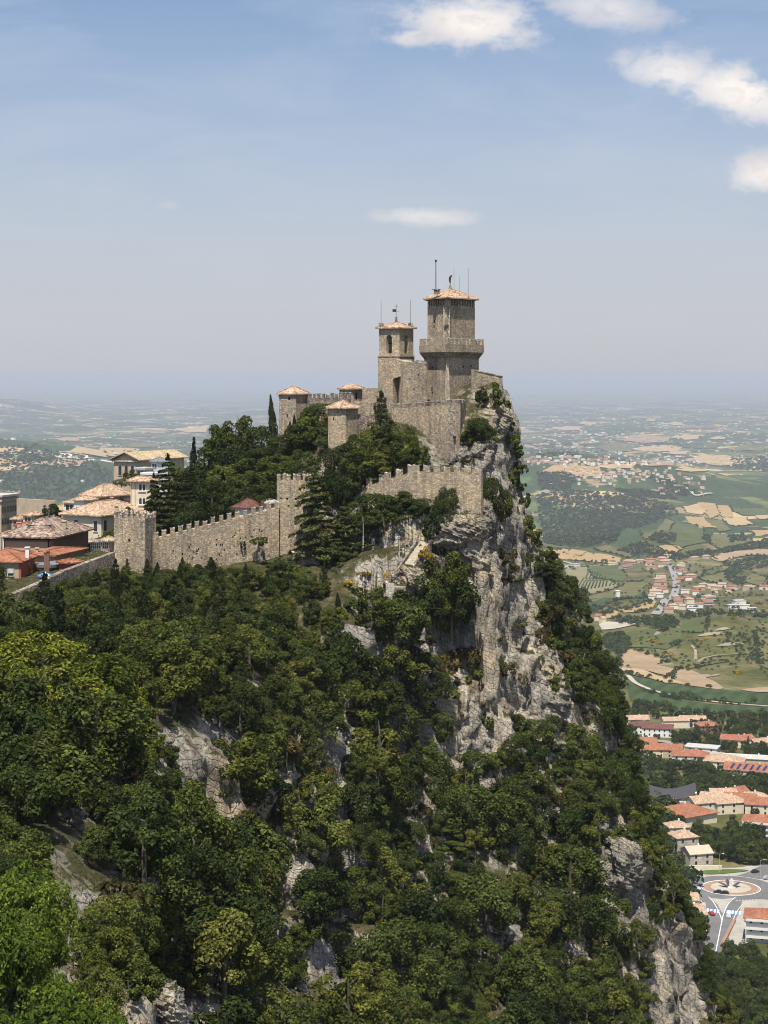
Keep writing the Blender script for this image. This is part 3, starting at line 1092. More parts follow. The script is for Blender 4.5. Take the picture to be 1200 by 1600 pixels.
def foot(pl, pc, pr, y, k=1.0):
    """Plan of a tower with one corner towards the viewer: pixel of its left edge, near corner, right edge."""
    c = Vector((XX(pc, y), y))
    for _ in range(12):                      # the far edges recede: fit their width so that they show where measured
        wl, wr = (pc - pl) * y / F, (pr - pc) * y / F
        for _i in range(25):
            wl = max(.3, c.x - (pl - PX0) * (y + k * wr) / F)
            wr = max(.05, (pr - PX0) * (y + wl / k) / F - c.x)
        if wr > .22 * (pr - pc) * y / F:
            break
        k *= 1.3
    l = c + Vector((-wl, k * wr))
    r = c + Vector((wr, wl / k))
    b = l + r - c
    return [c, r, b, l]


def grow(poly, d):
    """Offset a convex counter-clockwise plan outwards."""
    n = len(poly)
    out = []
    for i in range(n):
        p, q, s = Vector(poly[i - 1]), Vector(poly[i]), Vector(poly[(i + 1) % n])
        e0, e1 = (q - p).normalized(), (s - q).normalized()
        n0, n1 = Vector((e0.y, -e0.x)), Vector((e1.y, -e1.x))
        bi = n0 + n1
        out.append(q + bi * (d / max(0.3, (1 + n0.dot(n1)))))
    return out


def centre(poly):
    s = Vector((0, 0))
    for p in poly:
        s += Vector(p)
    return s / len(poly)


def merlons(parent, p0, p1, z0, z1, w, gap, t, h, mat, cap=None, n=None, ins=None, swallow=0.10, capname='coping'):
    """A row of merlons along the line p0-p1 (plan), each one a part; the swallow-tail notch is left shallow."""
    p0, p1 = Vector(p0), Vector(p1)
    L = (p1 - p0).length
    n = n or max(2, int(round((L + gap) / (w + gap))))
    d = (p1 - p0).normalized()
    a = math.atan2(d.y, d.x)
    step = (L - w) / (n - 1)
    made = []
    for i in range(n):
        s = w / 2 + step * i
        f = s / L
        c = p0 + d * s
        z = z0 + (z1 - z0) * f
        hh = h * (rnd.uniform(0.92, 1.06) if rnd.random() < .85 else rnd.uniform(.68, .9))
        ww = w * rnd.uniform(0.84, 1.07)
        c = c + d * rnd.uniform(-.05, .05)
        b = MB()
        # body and two little horns, as one block
        hw, ht = ww / 2, t / 2
        prof = [(-hw, -0.15), (hw, -0.15), (hw, hh), (hw * 0.5, hh - swallow * rnd.uniform(.6, 1.2)), (0, hh - swallow * 1.6), (-hw * 0.5, hh - swallow * rnd.uniform(.6, 1.2)), (-hw, hh)]
        ca, sa = math.cos(a), math.sin(a)
        m = len(prof)
        vs = []
        for yy in (-ht, ht):
            for (u, v) in prof:
                vs.append((c.x + u * ca - yy * sa, c.y + u * sa + yy * ca, z + v))
        b.add(vs, [tuple(range(m)), tuple(reversed(range(m, 2 * m)))] + [((i2 + 1) % m, i2, m + i2, m + (i2 + 1) % m) for i2 in (0, 1, 6)])
        b.add(vs, [((i2 + 1) % m, i2, m + i2, m + (i2 + 1) % m) for i2 in (2, 3, 4, 5)], 1)  # top faces in paler stone: high sun put into the colour
        ko = .06     # sunlit top painted as a pale cap, a touch wider than the block
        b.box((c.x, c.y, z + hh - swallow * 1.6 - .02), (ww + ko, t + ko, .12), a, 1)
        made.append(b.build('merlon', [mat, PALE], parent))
    return made


def strip_wall(mb, p0, p1, z0a, z0b, z1a, z1b, t, m=0):
    """A wall with a sloping top between two plan points; its outer face is on the right-hand side of p0->p1."""
    p0, p1 = Vector(p0), Vector(p1)
    d = (p1 - p0).normalized()
    nrm = Vector((-d.y, d.x)) * t
    q0, q1 = p0 + nrm, p1 + nrm
    mb.prism([p0, p1, q1, q0], [z0a, z0b, z0b, z0a], [z1a, z1b, z1b, z1a], m)


def face_frame(p0, p1):
    p0, p1 = Vector(p0), Vector(p1)
    d = (p1 - p0).normalized()
    return p0, d, Vector((d.y, -d.x))        # origin, along, outward (right-hand side)


def plate(mb, p0, p1, prof, t, out=0.0, m=0):
    """Extrude a profile given in (along, z) on the face p0-p1; t inwards, shifted outwards by out."""
    o, d, nn = face_frame(p0, p1)
    n = len(prof)
    vs = []
    for dep in (out, out - t):
        for (s, z) in prof:
            q = o + d * s + nn * dep
            vs.append((q.x, q.y, z))
    mb.add(vs, [tuple(range(n)), tuple(reversed(range(n, 2 * n)))] + [((i + 1) % n, i, n + i, n + (i + 1) % n) for i in range(n)], m)


def arch_prof(s0, s1, z0, z1, k=7):
    """Opening outline: upright sides and a round head."""
    r = (s1 - s0) / 2
    c = (s0 + s1) / 2
    pts = [(s0, z0), (s1, z0)]
    for i in range(k + 1):
        a = math.pi * i / k
        pts.append((c + r * math.cos(a), z1 - r + r * math.sin(a)))
    return pts


def slit(parent, p0, p1, s, z, w, h, name='window_slit', arch=False, out=0.02, mat=None):
    mb = MB()
    prof = arch_prof(s - w / 2, s + w / 2, z - h / 2, z + h / 2) if arch else [(s - w / 2, z - h / 2), (s + w / 2, z - h / 2), (s + w / 2, z + h / 2), (s - w / 2, z + h / 2)]
    plate(mb, p0, p1, prof, 0.25, out)
    ob = mb.build(name, mat or DARK, parent)
    return ob


def roof_pyramid(parent, poly, z, apex_z, mat, name='roof', th=0.22, apex=None, sag=0.0):
    c = Vector(apex) if apex is not None else centre(poly)
    mb = MB()
    mb.prism(poly, z - th, z)
    # slopes in a few courses so that they are not dead flat
    rings = 5
    prev = [(p[0], p[1], z) for p in poly]
    n = len(poly)
    for k in range(1, rings):
        f = k / rings
        ring = [(p[0] + (c.x - p[0]) * f, p[1] + (c.y - p[1]) * f, z + (apex_z - z) * (f - sag * math.sin(math.pi * f)) + rnd.uniform(-.03, .03)) for p in poly]
        mb.add(prev + ring, [(i, (i + 1) % n, n + (i + 1) % n, n + i) for i in range(n)])
        prev = ring
    mb.add(prev + [(c.x, c.y, apex_z)], [(i, (i + 1) % n, n) for i in range(n)])
    r = mb.build(name, mat, parent)
    # hip ridges: a half-round row of cover tiles along each arris
    hb = MB()
    for p in poly:
        hb.tube((p[0], p[1], z + 0.03), (c.x, c.y, apex_z + 0.03), 0.11, 0.11, 5)
    hb.build('hip_tiles', mat, r)
    return r


# ------------------------------------------------------------------ the keep
KY = 336.0
keep = empty('keep_tower', (XX(705, KY), KY + 3, ZZ(640, KY)), 'tall stone keep with tiled cap, corbelled gallery and roof masts on the summit rock', 'castle tower')


def build_keep():
    def prow(pl, pc, pr, y0, a, b, back):
        # the keep is a pentagon whose sharp prow points down the ridge
        c, r, l = Vector((XX(pc, y0), y0)), Vector((XX(pr, y0 + b), y0 + b)), Vector((XX(pl, y0 + a), y0 + a))
        return [c, r, Vector((r.x - .6, r.y + back)), Vector((l.x + .6, l.y + back + b - a)), l]
    up = prow(668, 699, 742, KY, 6.6, 8.0, 2.5)
    lo = prow(662, 699, 749, KY - 1.0, 7.6, 9.2, 3.0)
    z_eave, z_op, z_gal, z_parb, z_corb = ZZ(467, KY), ZZ(477, KY), ZZ(533, KY), ZZ(550, KY), ZZ(560, KY)
    z_base = ZZ(660, KY)
    mb = MB()
    mb.prism(lo, z_base, ZZ(548, KY), top=grow(lo, -0.12))
    mb.build('lower_shaft', STONE, keep)
    mb = MB()
    mb.prism(up, ZZ(549, KY), z_op)
    mb.build('upper_shaft', STONE, keep)
    # flat buttress on the near corner: lit spur from gallery to eave, and the tapering one below
    c, r, l = Vector(up[0]), Vector(up[1]), Vector(up[-1])
    el, er = (l - c).normalized(), (r - c).normalized()
    a, d = c + el * 1.45, c + er * 1.0
    bis = (el + er).normalized()
    mb = MB()
    f0, f1 = a - bis * 0.75 + el * .1, d - bis * 0.75
    mb.prism([f0, f1, d + bis * .3, a + bis * .3], ZZ(540, KY), ZZ(476, KY))
    mb.build('corner_buttress', BLOCK, keep)
    c2 = Vector(lo[0])
    mb = MB()
    w0, w1 = 0.42, 1.25
    mb.prism([c2 - er * 0.0 + el * w1 * 0.9 - bis * .9, c2 + er * w1 - bis * .9, c2 + er * w1 + bis * .6, c2 + el * w1 + bis * .6], ZZ(640, KY), ZZ(563, KY),
             top=[c2 + el * w0 - bis * .5, c2 + er * w0 - bis * .5, c2 + er * w0 + bis * .6, c2 + el * w0 + bis * .6])
    mb.build('spur', BLOCK, keep)
    # gallery on corbels
    gal = grow(lo, 0.85)
    mb = MB()
    mb.prism(gal, z_parb, ZZ(538, KY))
    mb.build('gallery', STONE, keep)
    n = len(gal)
    E5 = ((4, 0), (0, 1), (1, 2), (2, 3), (3, 4))
    for e in E5:
        p, q = Vector(lo[e[0]]), Vector(lo[e[1]])
        o, dd, nn = face_frame(p, q)
        L = (q - p).length
        cnt = int(L / 0.62)
        for i in range(cnt):
            s = (i + 0.5) * L / cnt
            mb = MB()
            o2 = o + dd * s
            h = 0.12
            pr = [(0.0, z_corb), (0.0, z_parb), (0.83, z_parb), (0.74, z_parb - 0.30), (0.25, z_corb + .35)]
            vs = []
            for sg in (-h, h):
                for (u, z) in pr:
                    qv = o2 + dd * sg + nn * u
                    vs.append((qv.x, qv.y, z))
            mb.add(vs, [(0, 1, 2, 3, 4), (9, 8, 7, 6, 5)] + [((k + 1) % 5, k, 5 + k, 5 + (k + 1) % 5) for k in range(5)])
            mb.build('corbel', STONE, keep)
    # merlons round the gallery
    for e in E5:
        p, q = Vector(gal[e[0]]), Vector(gal[e[1]])
        o, dd, nn = face_frame(p, q)
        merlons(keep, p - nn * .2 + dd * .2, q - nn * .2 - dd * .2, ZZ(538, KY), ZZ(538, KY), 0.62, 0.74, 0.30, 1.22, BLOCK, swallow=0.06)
    mb = MB()
    # a shallow box of double arches on the corner of the gallery
    mb.prism([c2 - bis * 1.55 + el * 1.5 + er * .1, c2 - bis * 1.6 + el * .2 + er * .2, c2 - bis * 1.55 + er * 1.5 + el * .1, c2 + er * 1.5, c2, c2 + el * 1.5], z_parb - .05, ZZ(531, KY))
    mb.build('corner_turret', STONE, keep)
    for e in (el, er):
        mb = MB()
        q = c2 + e * 0.85 - bis * .7
        mb.cone([q + Vector((-.55, -.5)), q + Vector((.55, -.5)), q + Vector((.5, .7)), q + Vector((-.5, .7))], z_parb, (c2.x + e.x * .5, c2.y + .1, ZZ(561, KY)))
        mb.build('bracket', STONE, keep)
    # open watch storey: short pillars under the eaves, dark inside
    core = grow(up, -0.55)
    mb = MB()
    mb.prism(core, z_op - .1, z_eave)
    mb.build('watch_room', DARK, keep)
    for e, cnt in (((4, 0), 9), ((0, 1), 11), ((1, 2), 4), ((2, 3), 9), ((3, 4), 5)):
        p, q = Vector(up[e[0]]), Vector(up[e[1]])
        o, dd, nn = face_frame(p, q)
        L = (q - p).length
        for i in range(cnt):
            s = 0.24 + (L - 0.48) * i / (cnt - 1)
            mb = MB()
            qv = o + dd * s - nn * .26
            mb.box((qv.x, qv.y, (z_op + z_eave) / 2), (0.42, 0.5, z_eave - z_op), math.atan2(dd.y, dd.x))
            mb.build('pillar', STONE, keep)
    eave = grow(up, 0.8)
    rf = roof_pyramid(keep, eave, ZZ(464.5, KY), ZZ(449, KY + 3), TILE)
    ce = centre(up)
    # roof furniture
    mb = MB()
    q = Vector((XX(683, KY), KY + 2.2))
    mb.box((q.x, q.y, ZZ(455, KY)), (1.1, 1.0, 0.9))
    mb.box((q.x - .1, q.y, ZZ(451.5, KY)), (1.7, 1.3, 0.16))
    mb.build('chimney', STONE_G, rf)
    for nm, px, top, bot, rad, y in (('mast', 681, 407, 451, .12, KY + 2), ('aerial', 709.5, 417, 446, .035, KY + 4.2), ('aerial', 718, 430, 458, .03, KY + 4), ('aerial', 731.5, 419, 458, .06, KY + 4.5)):
        mb = MB()
        mb.tube((XX(px, y), y, ZZ(bot + 6, y)), (XX(px, y), y, ZZ(top, y)), rad, rad * .8, 6)
        ob = mb.build(nm, MASTM if nm == 'aerial' else GREYMETAL, keep)
        if nm == 'mast':
            mb = MB()
            mb.tube((XX(px, y), y, ZZ(top + 2, y)), (XX(px, y), y, ZZ(top - 1, y)), .2, .2, 8)
            mb.build('lamp', IRON, ob)
    y = KY + 4.6
    mb = MB()
    mb.cone([(ce.x - .45, ce.y - .45), (ce.x + .45, ce.y - .45), (ce.x + .45, ce.y + .45), (ce.x - .45, ce.y + .45)], ZZ(451, KY + 3), (ce.x, ce.y, ZZ(440, KY + 3)))
    fin = mb.build('finial', STONE_G, rf)
    # upright plume-shaped weather vane
    mb = MB()
    pts = [(0, 441, .14), (-.05, 438, .2), (-.1, 434, .28), (.0, 431, .3), (.22, 429, .2), (.45, 428.6, .05)]
    for (x0, py0, r0), (x1, py1, r1) in zip(pts[:-1], pts[1:]):
        mb.tube((ce.x + x0, ce.y, ZZ(py0, KY + 3)), (ce.x + x1, ce.y, ZZ(py1, KY + 3)), r0 * .8, r1 * .8, 7)
    mb.build('weather_vane', IRON, fin)
    # small windows
    upl = (up[-1], up[0])
    L = (Vector(up[0]) - Vector(up[-1])).length
    for f, py, w, h in ((.36, 501, .32, .62), (.34, 509.5, .34, .6)):
        slit(keep, *upl, f * L, ZZ(py, KY), w, h)
    o, dd, nn = face_frame(f0, f1)
    Lb = (f1 - f0).length
    slit(keep, f0, f1, Lb * .5, ZZ(503, KY), .3, .45)
    mb = MB()
    plate(mb, f0, f1, [(Lb * .5 - .42, ZZ(508.5, KY)), (Lb * .5 + .42, ZZ(508.5, KY)), (Lb * .5 + .42, ZZ(506.5, KY)), (Lb * .5 - .42, ZZ(506.5, KY))], .5, .45)
    mb.build('ledge', STONE_G, keep)
    L = (Vector(lo[0]) - Vector(lo[-1])).length
    for f, py, w, h in ((.35, 608, .26, .7), (.36, 614, .34, .3), (.36, 574, .3, .34)):
        slit(keep, lo[-1], lo[0], f * L, ZZ(py, KY), w, h)
    L = (Vector(lo[1]) - Vector(lo[0])).length
    for f, py in ((.5, 573), (.74, 572)):
        slit(keep, lo[0], lo[1], f * L, ZZ(py, KY), .3, .34)


build_keep()

# ------------------------------------------------------------------ bell tower
BY = 340.0
bell = empty('bell_tower', (XX(618, BY), BY + 3, ZZ(640, BY)), 'square stone belfry with arched openings and a tiled cap beside the keep', 'bell tower')


def build_bell():
    ft = foot(592, 624, 646, BY)
    zs, ze = ZZ(557, BY), ZZ(513, BY)
    mb = MB()
    lo = grow(ft, 0.14)
    mb.prism(lo, ZZ(650, BY), zs)
    mb.build('shaft', STONE, bell)
    mb = MB()
    mb.prism(grow(ft, .24), zs, zs + .22)
    mb.build('string_course', BLOCK, bell)
    c = ft
    faces = [(c[3], c[0]), (c[0], c[1]), (c[1], c[2]), (c[2], c[3])]
    cens = []
    T = 0.75
    for (p, q) in faces:
        L = (Vector(q) - Vector(p)).length
        aw = 1.30 if L > 3 else 1.05
        s0 = L * .5 - aw / 2
        s1 = s0 + aw
        zsill, ztop = ZZ(552, BY), ZZ(523, BY)
        r = aw / 2
        mb = MB()
        e = 0.01
        plate(mb, p, q, [(e, zs + .2), (s0, zs + .2), (s0, ze), (e, ze)], T)
        plate(mb, p, q, [(s1, zs + .2), (L - e, zs + .2), (L - e, ze), (s1, ze)], T)
        plate(mb, p, q, [(s0, zs + .2), (s1, zs + .2), (s1, zsill), (s0, zsill)], T)
        k = 8
        arc = [(L * .5 + r * math.cos(math.pi * i / k), ztop - r + r * math.sin(math.pi * i / k)) for i in range(k + 1)]
        half = k // 2
        plate(mb, p, q, [(s1, ze)] + [(L * .5, ze)] + list(reversed(arc[:half + 1])), T)
        plate(mb, p, q, [(L * .5, ze), (s0, ze)] + list(reversed(arc[half:])), T)
        mb.build('belfry_wall', BLOCK, bell)
    ce = centre(ft)
    # bell on a beam
    mb = MB()
    prof = [(.12, 1.0), (.3, .95), (.42, .6), (.5, .3), (.7, .0)]
    zb = ZZ(545, BY)
    n = 12
    for (r0, h0), (r1, h1) in zip(prof[:-1], prof[1:]):
        mb.tube((ce.x, ce.y, zb + h0), (ce.x, ce.y, zb + h1), r0, r1, n, cap=False)
    mb.tube((ce.x - 1.9, ce.y, zb + 1.12), (ce.x + 1.9, ce.y, zb + 1.12), .13, .13, 6)
    mb.build('bell', IRON, bell)
    mb = MB()
    mb.prism(grow(ft, -T - .02), ZZ(556, BY), ZZ(553.5, BY))
    mb.build('belfry_floor', DARK, bell)
    rf = roof_pyramid(bell, grow(ft, .5), ZZ(511.5, BY), ZZ(503, BY + 3), TILE)
    for (px, y) in ((595.5, BY + 2.8), (641.5, BY + 3.6)):
        mb = MB()
        mb.box((XX(px, y), y, ZZ(508.5, y)), (.95, .9, 1.0))
        pd = mb.build('pedestal', STONE_G, rf)
        mb = MB()
        mb.tube((XX(px, y), y, ZZ(506, y)), (XX(px, y), y, ZZ(469, y)), .06, .045, 6)
        mb.build('aerial', MASTM, pd)
    y = ce.y
    mb = MB()
    x = ce.x
    mb.tube((x, y, ZZ(506, y)), (x, y, ZZ(498, y)), .42, .16, 8)
    mb.tube((x, y, ZZ(499, y)), (x, y, ZZ(495.5, y)), .24, .24, 8)
    fin = mb.build('finial', STONE_G, rf)
    mb = MB()
    mb.tube((x, y, ZZ(497, y)), (x, y, ZZ(475, y)), .045, .04, 6)
    mb.tube((x - .35, y, ZZ(478.5, y)), (x + .35, y, ZZ(478.5, y)), .035, .035, 5)
    mb.tube((x - .1, y, ZZ(487, y)), (x + .6, y, ZZ(487, y)), .03, .03, 5)
    mb.box((x - .35, y, ZZ(485.3, y)), (.75, .05, .55))
    mb.build('weather_vane', IRON, fin)


build_bell()

# ------------------------------------------------------------------ inner walls between belfry, keep and gate
palace = empty('inner_ward_wall', (XX(640, 338), 338, ZZ(640, 338)), 'high bare stone wall with a deep arched recess joining the belfry to the keep', 'castle wall')


def build_palace():
    y = 337.0
    a, b, c = Vector((XX(613, 341), 341 - 1.2)), Vector((XX(630, y), y - 1.2)), Vector((XX(668, y), y + 0.6))
    mb = MB()
    z0 = ZZ(655, y)
    # stretch beside the keep, stepped down from the belfry
    strip_wall(mb, b, c, z0, z0, ZZ(566, y), ZZ(568, y), 2.4)
    wall = mb.build('wall', STONE, palace)
    # a piece that leans against the belfry with a sloping weathered top
    mb = MB()
    p = Vector((XX(591, 339.5), 339.2))
    q = Vector((XX(613.5, 338), 337.2))
    strip_wall(mb, p, q, z0, z0, ZZ(560, y), ZZ(561, y), 2.0)
    q2 = Vector((XX(626, 337), 336.6))
    strip_wall(mb, q2, b + Vector((0.02, 0)), z0, z0, ZZ(562, y), ZZ(566, y), 2.2)
    mb.build('buttress', STONE, palace)
    # lintel over the recess and the recess back
    mb = MB()
    strip_wall(mb, q + Vector((.01, .02)), q2 + Vector((-.01, .02)), ZZ(592, y), ZZ(588, y), ZZ(560.5, y), ZZ(562.5, y), 2.0)
    mb.build('lintel', STONE, palace)
    mb = MB()
    strip_wall(mb, q + Vector((0, 1.7)), q2 + Vector((0, 1.7)), z0, z0, ZZ(590, y), ZZ(590, y), .4)
    rec = mb.build('recess_wall', STONE_G, palace)
    slit(palace, q + Vector((0, 1.68)), q2 + Vector((0, 1.68)), .95, ZZ(624, y), .55, 2.4, 'doorway')
    # crumbling stub merlons
    for px, w, h in ((648, .5, .35), (653, .55, .5), (660, .6, .4), (664.5, .5, .25)):
        yy = y + .3
        mb = MB()
        mb.box((XX(px, yy), yy + .4, ZZ(567, yy) + h / 2 - .1), (w, .7, h + .3), 0.1)
        mb.build('merlon', STONE, palace)
    o, dd, nn = face_frame(b, c)
    for s, py in ((1.2, 592), (3.1, 586), (2.2, 608)):
        slit(palace, b, c, s, ZZ(py, y), .22, .3)


build_palace()

summit = empty('summit_wall', (XX(763, 336), 336, ZZ(598, 336)), 'short plain stone wall with pale coping on the cliff edge beyond the keep', 'castle wall')
_mb = MB()
_p, _q = Vector((XX(740, 336), 334.2)), Vector((XX(786, 336), 337.4))
strip_wall(_mb, _p, _q, ZZ(640, 336), ZZ(640, 336), ZZ(579, 336), ZZ(589, 336), 1.0)
_mb.build('wall', STONE, summit)
_mb = MB()
_d = (_q - _p).normalized()
strip_wall(_mb, _p + Vector((_d.y, -_d.x)) * .1, _q + Vector((_d.y, -_d.x)) * .1, ZZ(579, 336) + .003, ZZ(589, 336) + .003, ZZ(577.3, 336), ZZ(587.3, 336), 1.2)
_mb.build('coping', BLOCK, summit)
_mb = MB()
strip_wall(_mb, _q + Vector((.01, 0)), _q + Vector((.3, 5)), ZZ(640, 336), ZZ(640, 336), ZZ(589, 336), ZZ(592, 336), .8)
_mb.build('return_wall', STONE, summit)

# ------------------------------------------------------------------ outer enclosure below the keep
encl = empty('bastion_wall', (XX(700, 322), 325, ZZ(705, 322)), 'angular stone bastion wall with low worn battlements below the keep', 'castle wall')


def build_encl():
    y = 320.5
    A = Vector((XX(612, 333), 333.0))
    B = Vector((XX(711.5, y), y))
    C = Vector((XX(728, 329), 329.0))
    mb = MB()
    strip_wall(mb, A, B, ZZ(730, 333), ZZ(730, y), ZZ(638.5, 333), ZZ(631, y), 1.3)
    mb.build('front_wall', STONE2, encl)
    mb = MB()
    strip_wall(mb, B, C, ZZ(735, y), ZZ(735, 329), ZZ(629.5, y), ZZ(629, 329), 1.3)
    mb.build('side_wall', STONE_G, encl)  # darker stone than the front: shade of this side put into the colour
    d = (B - A).normalized()
    nn = Vector((d.y, -d.x))
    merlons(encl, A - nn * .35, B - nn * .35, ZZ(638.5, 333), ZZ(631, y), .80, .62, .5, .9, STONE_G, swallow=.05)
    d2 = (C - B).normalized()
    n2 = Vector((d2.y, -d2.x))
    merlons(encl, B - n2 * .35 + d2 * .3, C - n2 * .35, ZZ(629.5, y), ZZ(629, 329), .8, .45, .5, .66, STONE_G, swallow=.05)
    # quoins on the near corner, and a drain spout
    for i in range(14):
        z = ZZ(711, y) + i * 0.68
        mb = MB()
        L = .75 if i % 2 else .45
        plate(mb, A, B, [((B - A).length - L, z), ((B - A).length + .02, z), ((B - A).length + .02, z + .62), ((B - A).length - L, z + .62)], .3, .03)
        mb.build('quoin', BLOCK, encl)
    mb = MB()
    mb.box((B.x - .15, B.y - .25, ZZ(682.5, y)), (.5, .6, .22))
    mb.build('spout', DARK, encl)


build_encl()

# ------------------------------------------------------------------ three smaller roofed towers


def small_tower(name, label, pl, pc, pr, y, py_eave, py_apex, py_base, over, mat=STONE, tmat=TILE, cham=0.0):
    ft = foot(pl, pc, pr, y)
    ce = centre(ft)
    t = empty(name, (ce.x, ce.y, ZZ(py_base, y)), label, 'castle tower')
    poly = ft
    if cham:
        poly = []
        n = len(ft)
        for i in range(n):
            p, q, s = Vector(ft[i - 1]), Vector(ft[i]), Vector(ft[(i + 1) % n])
            poly += [q + (p - q) * cham, q + (s - q) * cham]
    mb = MB()
    mb.prism(poly, ZZ(py_base + 12, y), ZZ(py_eave, y))
    mb.build('shaft', mat, t)
    mb = MB()
    mb.prism(grow(poly, .12), ZZ(py_eave + 4, y), ZZ(py_eave + 2, y))
    mb.build('cornice', BLOCK, t)
    roof_pyramid(t, grow(poly, over), ZZ(py_eave - 1, y), ZZ(py_apex, y + 2), tmat, sag=.03)
    return t, poly


tw, pl_ = small_tower('corner_tower', 'stone tower with low tiled cap at the west end of the castle beside the cypress', 436, 462, 482, 345, 616, 603, 690, .35)
L_ = (Vector(pl_[0]) - Vector(pl_[3])).length
slit(tw, pl_[3], pl_[0], L_ * .62, ZZ(623, 345), .5, .55)
slit(tw, pl_[3], pl_[0], L_ * .5, ZZ(650, 345), .25, .7)
tw, pl_ = small_tower('corner_tower', 'prow shaped stone tower with tiled cap rising from the trees before the battlements', 509.5, 537, 562, 328, 638, 625.5, 722, .5, STONE2, cham=.12)
slit(tw, pl_[-1], pl_[0], 1.4, ZZ(655, 328), .22, .6)
tw, pl_ = small_tower('corner_tower', 'small tile capped stone turret behind the inner battlements, between the two larger capped towers', 531, 552, 568, 352, 608, 599.5, 650, .4)
L_ = (Vector(pl_[1]) - Vector(pl_[0])).length
slit(tw, pl_[0], pl_[1], L_ * .3, ZZ(619, 351.5), .6, 1.3, 'doorway')


def wall_thing(name, label, pts, thick, mat, base, m_w=None, m_gap=.5, m_h=.9, m_t=.45, mats=None, n=None, cat='castle wall', swallow=.1, copes=False):
    """pts: (px, distance, pixel row of the wall-walk or top)."""
    P = [Vector((XX(px, y), y)) for px, y, t in pts]
    mid = P[len(P) // 2]
    th = empty(name, (mid.x, mid.y, ZZ(base, pts[len(pts) // 2][1])), label, cat)
    for i in range(len(P) - 1):
        (px0, y0, t0), (px1, y1, t1) = pts[i], pts[i + 1]
        mb = MB()
        strip_wall(mb, P[i], P[i + 1], ZZ(base, y0), ZZ(base, y1), ZZ(t0, y0), ZZ(t1, y1), thick)
        mb.build('wall', mat, th)
        if m_w:
            d = (P[i + 1] - P[i]).normalized()
            nn = Vector((d.y, -d.x))
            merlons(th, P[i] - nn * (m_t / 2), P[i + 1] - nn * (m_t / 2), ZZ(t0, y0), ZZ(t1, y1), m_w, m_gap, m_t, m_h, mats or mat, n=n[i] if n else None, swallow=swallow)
    return th, P


wb, _P2 = wall_thing('battlement_wall', 'inner battlements with upright merlons on corbels between two tile capped towers', [(483, 346, 622), (549, 350, 621)], .9, STONE_G, 660, .62, .34, 1.0, .4, n=[10], swallow=.05)
_o, _d, _n = face_frame(*_P2)
for i in range(18):
    mb = MB()
    q = _o + _d * (.3 + i * .44) + _n * .12
    mb.box((q.x, q.y, ZZ(629, 348)), (.2, .3, .45), math.atan2(_d.y, _d.x))
    mb.build('corbel', STONE, wb)
wall_thing('ward_wall', 'plain flat topped stone wall between the small turret and the belfry', [(566, 350, 606.5), (592, 347, 606.5)], 1.0, STONE, 660)
wall_thing('ward_wall', 'low ruined stone wall behind the pine, below the small turret', [(553, 342, 627), (584, 340, 629)], 1.0, STONE2, 670)
wall_thing('ward_wall', 'weathered stone wall half hidden by the pine, joining the prow tower to the bastion', [(556, 331, 646), (614, 333, 655)], 1.0, STONE_G, 725)

# ------------------------------------------------------------------ lower battlements
wall_thing('lower_battlement', 'lower battlement wall with tall square merlons stepping across the rock above the stairway',
           [(552, 321, 766), (600, 316, 751), (645, 311.5, 737), (752, 307, 740)], 1.1, STONE2, 826, 1.22, .68, 1.38, .5, n=[3, 3, 7], swallow=.14)
wall_thing('lower_battlement', 'overgrown return wall behind the right hand end of the lower battlements', [(752, 307.2, 742), (757, 314, 744)], .9, STONE_G, 800)
mb = MB()

# ------------------------------------------------------------------ gate tower, long curtain wall and corner tower


def crenel_tower(name, label, pl, pc, pr, y, py_top, py_base, mat, mat_shade, k=1.0, m=(.62, .42, 1.25, .4), ns=(5, 3, 5, 3)):
    ft = foot(pl, pc, pr, y, k)
    ce = centre(ft)
    t = empty(name, (ce.x, ce.y, ZZ(py_base, y)), label, 'castle tower')
    c, r, b, l = [Vector(p) for p in ft]
    zt, zb = ZZ(py_top, y), ZZ(py_base + 14, y)
    th = .7
    for nm, (p, q), mt in (('front_wall', (l, c), mat), ('side_wall', (c, r), mat_shade), ('rear_wall', (r, b), mat), ('rear_wall', (b, l), mat)):  # side wall in darker stone: its shade is painted in
        mb = MB()
        d = (q - p).normalized()
        strip_wall(mb, p + d * .005, q - d * .71, zb, zb, zt, zt, th)
        mb.build(nm, mt, t)
    mb = MB()
    mb.prism(grow(ft, -.6), zt - 1.2, zt - .9)
    mb.build('wall_walk', STONE_G, t)
    for (p, q), nn_ in zip(((l, c), (c, r), (r, b), (b, l)), ns):
        d = (q - p).normalized()
        nn = Vector((d.y, -d.x))
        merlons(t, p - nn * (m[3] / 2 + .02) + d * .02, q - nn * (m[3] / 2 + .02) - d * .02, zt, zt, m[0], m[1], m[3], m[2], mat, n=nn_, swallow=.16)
    return t, ft


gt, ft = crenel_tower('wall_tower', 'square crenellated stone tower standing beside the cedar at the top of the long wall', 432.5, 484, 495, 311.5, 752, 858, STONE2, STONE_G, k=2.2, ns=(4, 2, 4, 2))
L_ = (Vector(ft[0]) - Vector(ft[3])).length
for s, py, w, h in ((.36, 791, .3, .3), (.60, 790.5, .42, .42), (.12, 779, .36, .36), (.32, 780, .36, .36), (.58, 780, .34, .34), (.8, 780, .36, .36)):
    slit(gt, ft[3], ft[0], s * L_, ZZ(py, 312), w, h, 'wall_hole')
for s in (.13, .33, .59, .81):
    mb = MB()
    z = ZZ(777.5, 312)
    plate(mb, ft[3], ft[0], [(s * L_ - .3, z - .1), (s * L_ + .3, z - .1), (s * L_ + .3, z + .12), (s * L_ - .3, z + .12)], .4, .1)
    mb.build('lintel', BLOCK, gt)

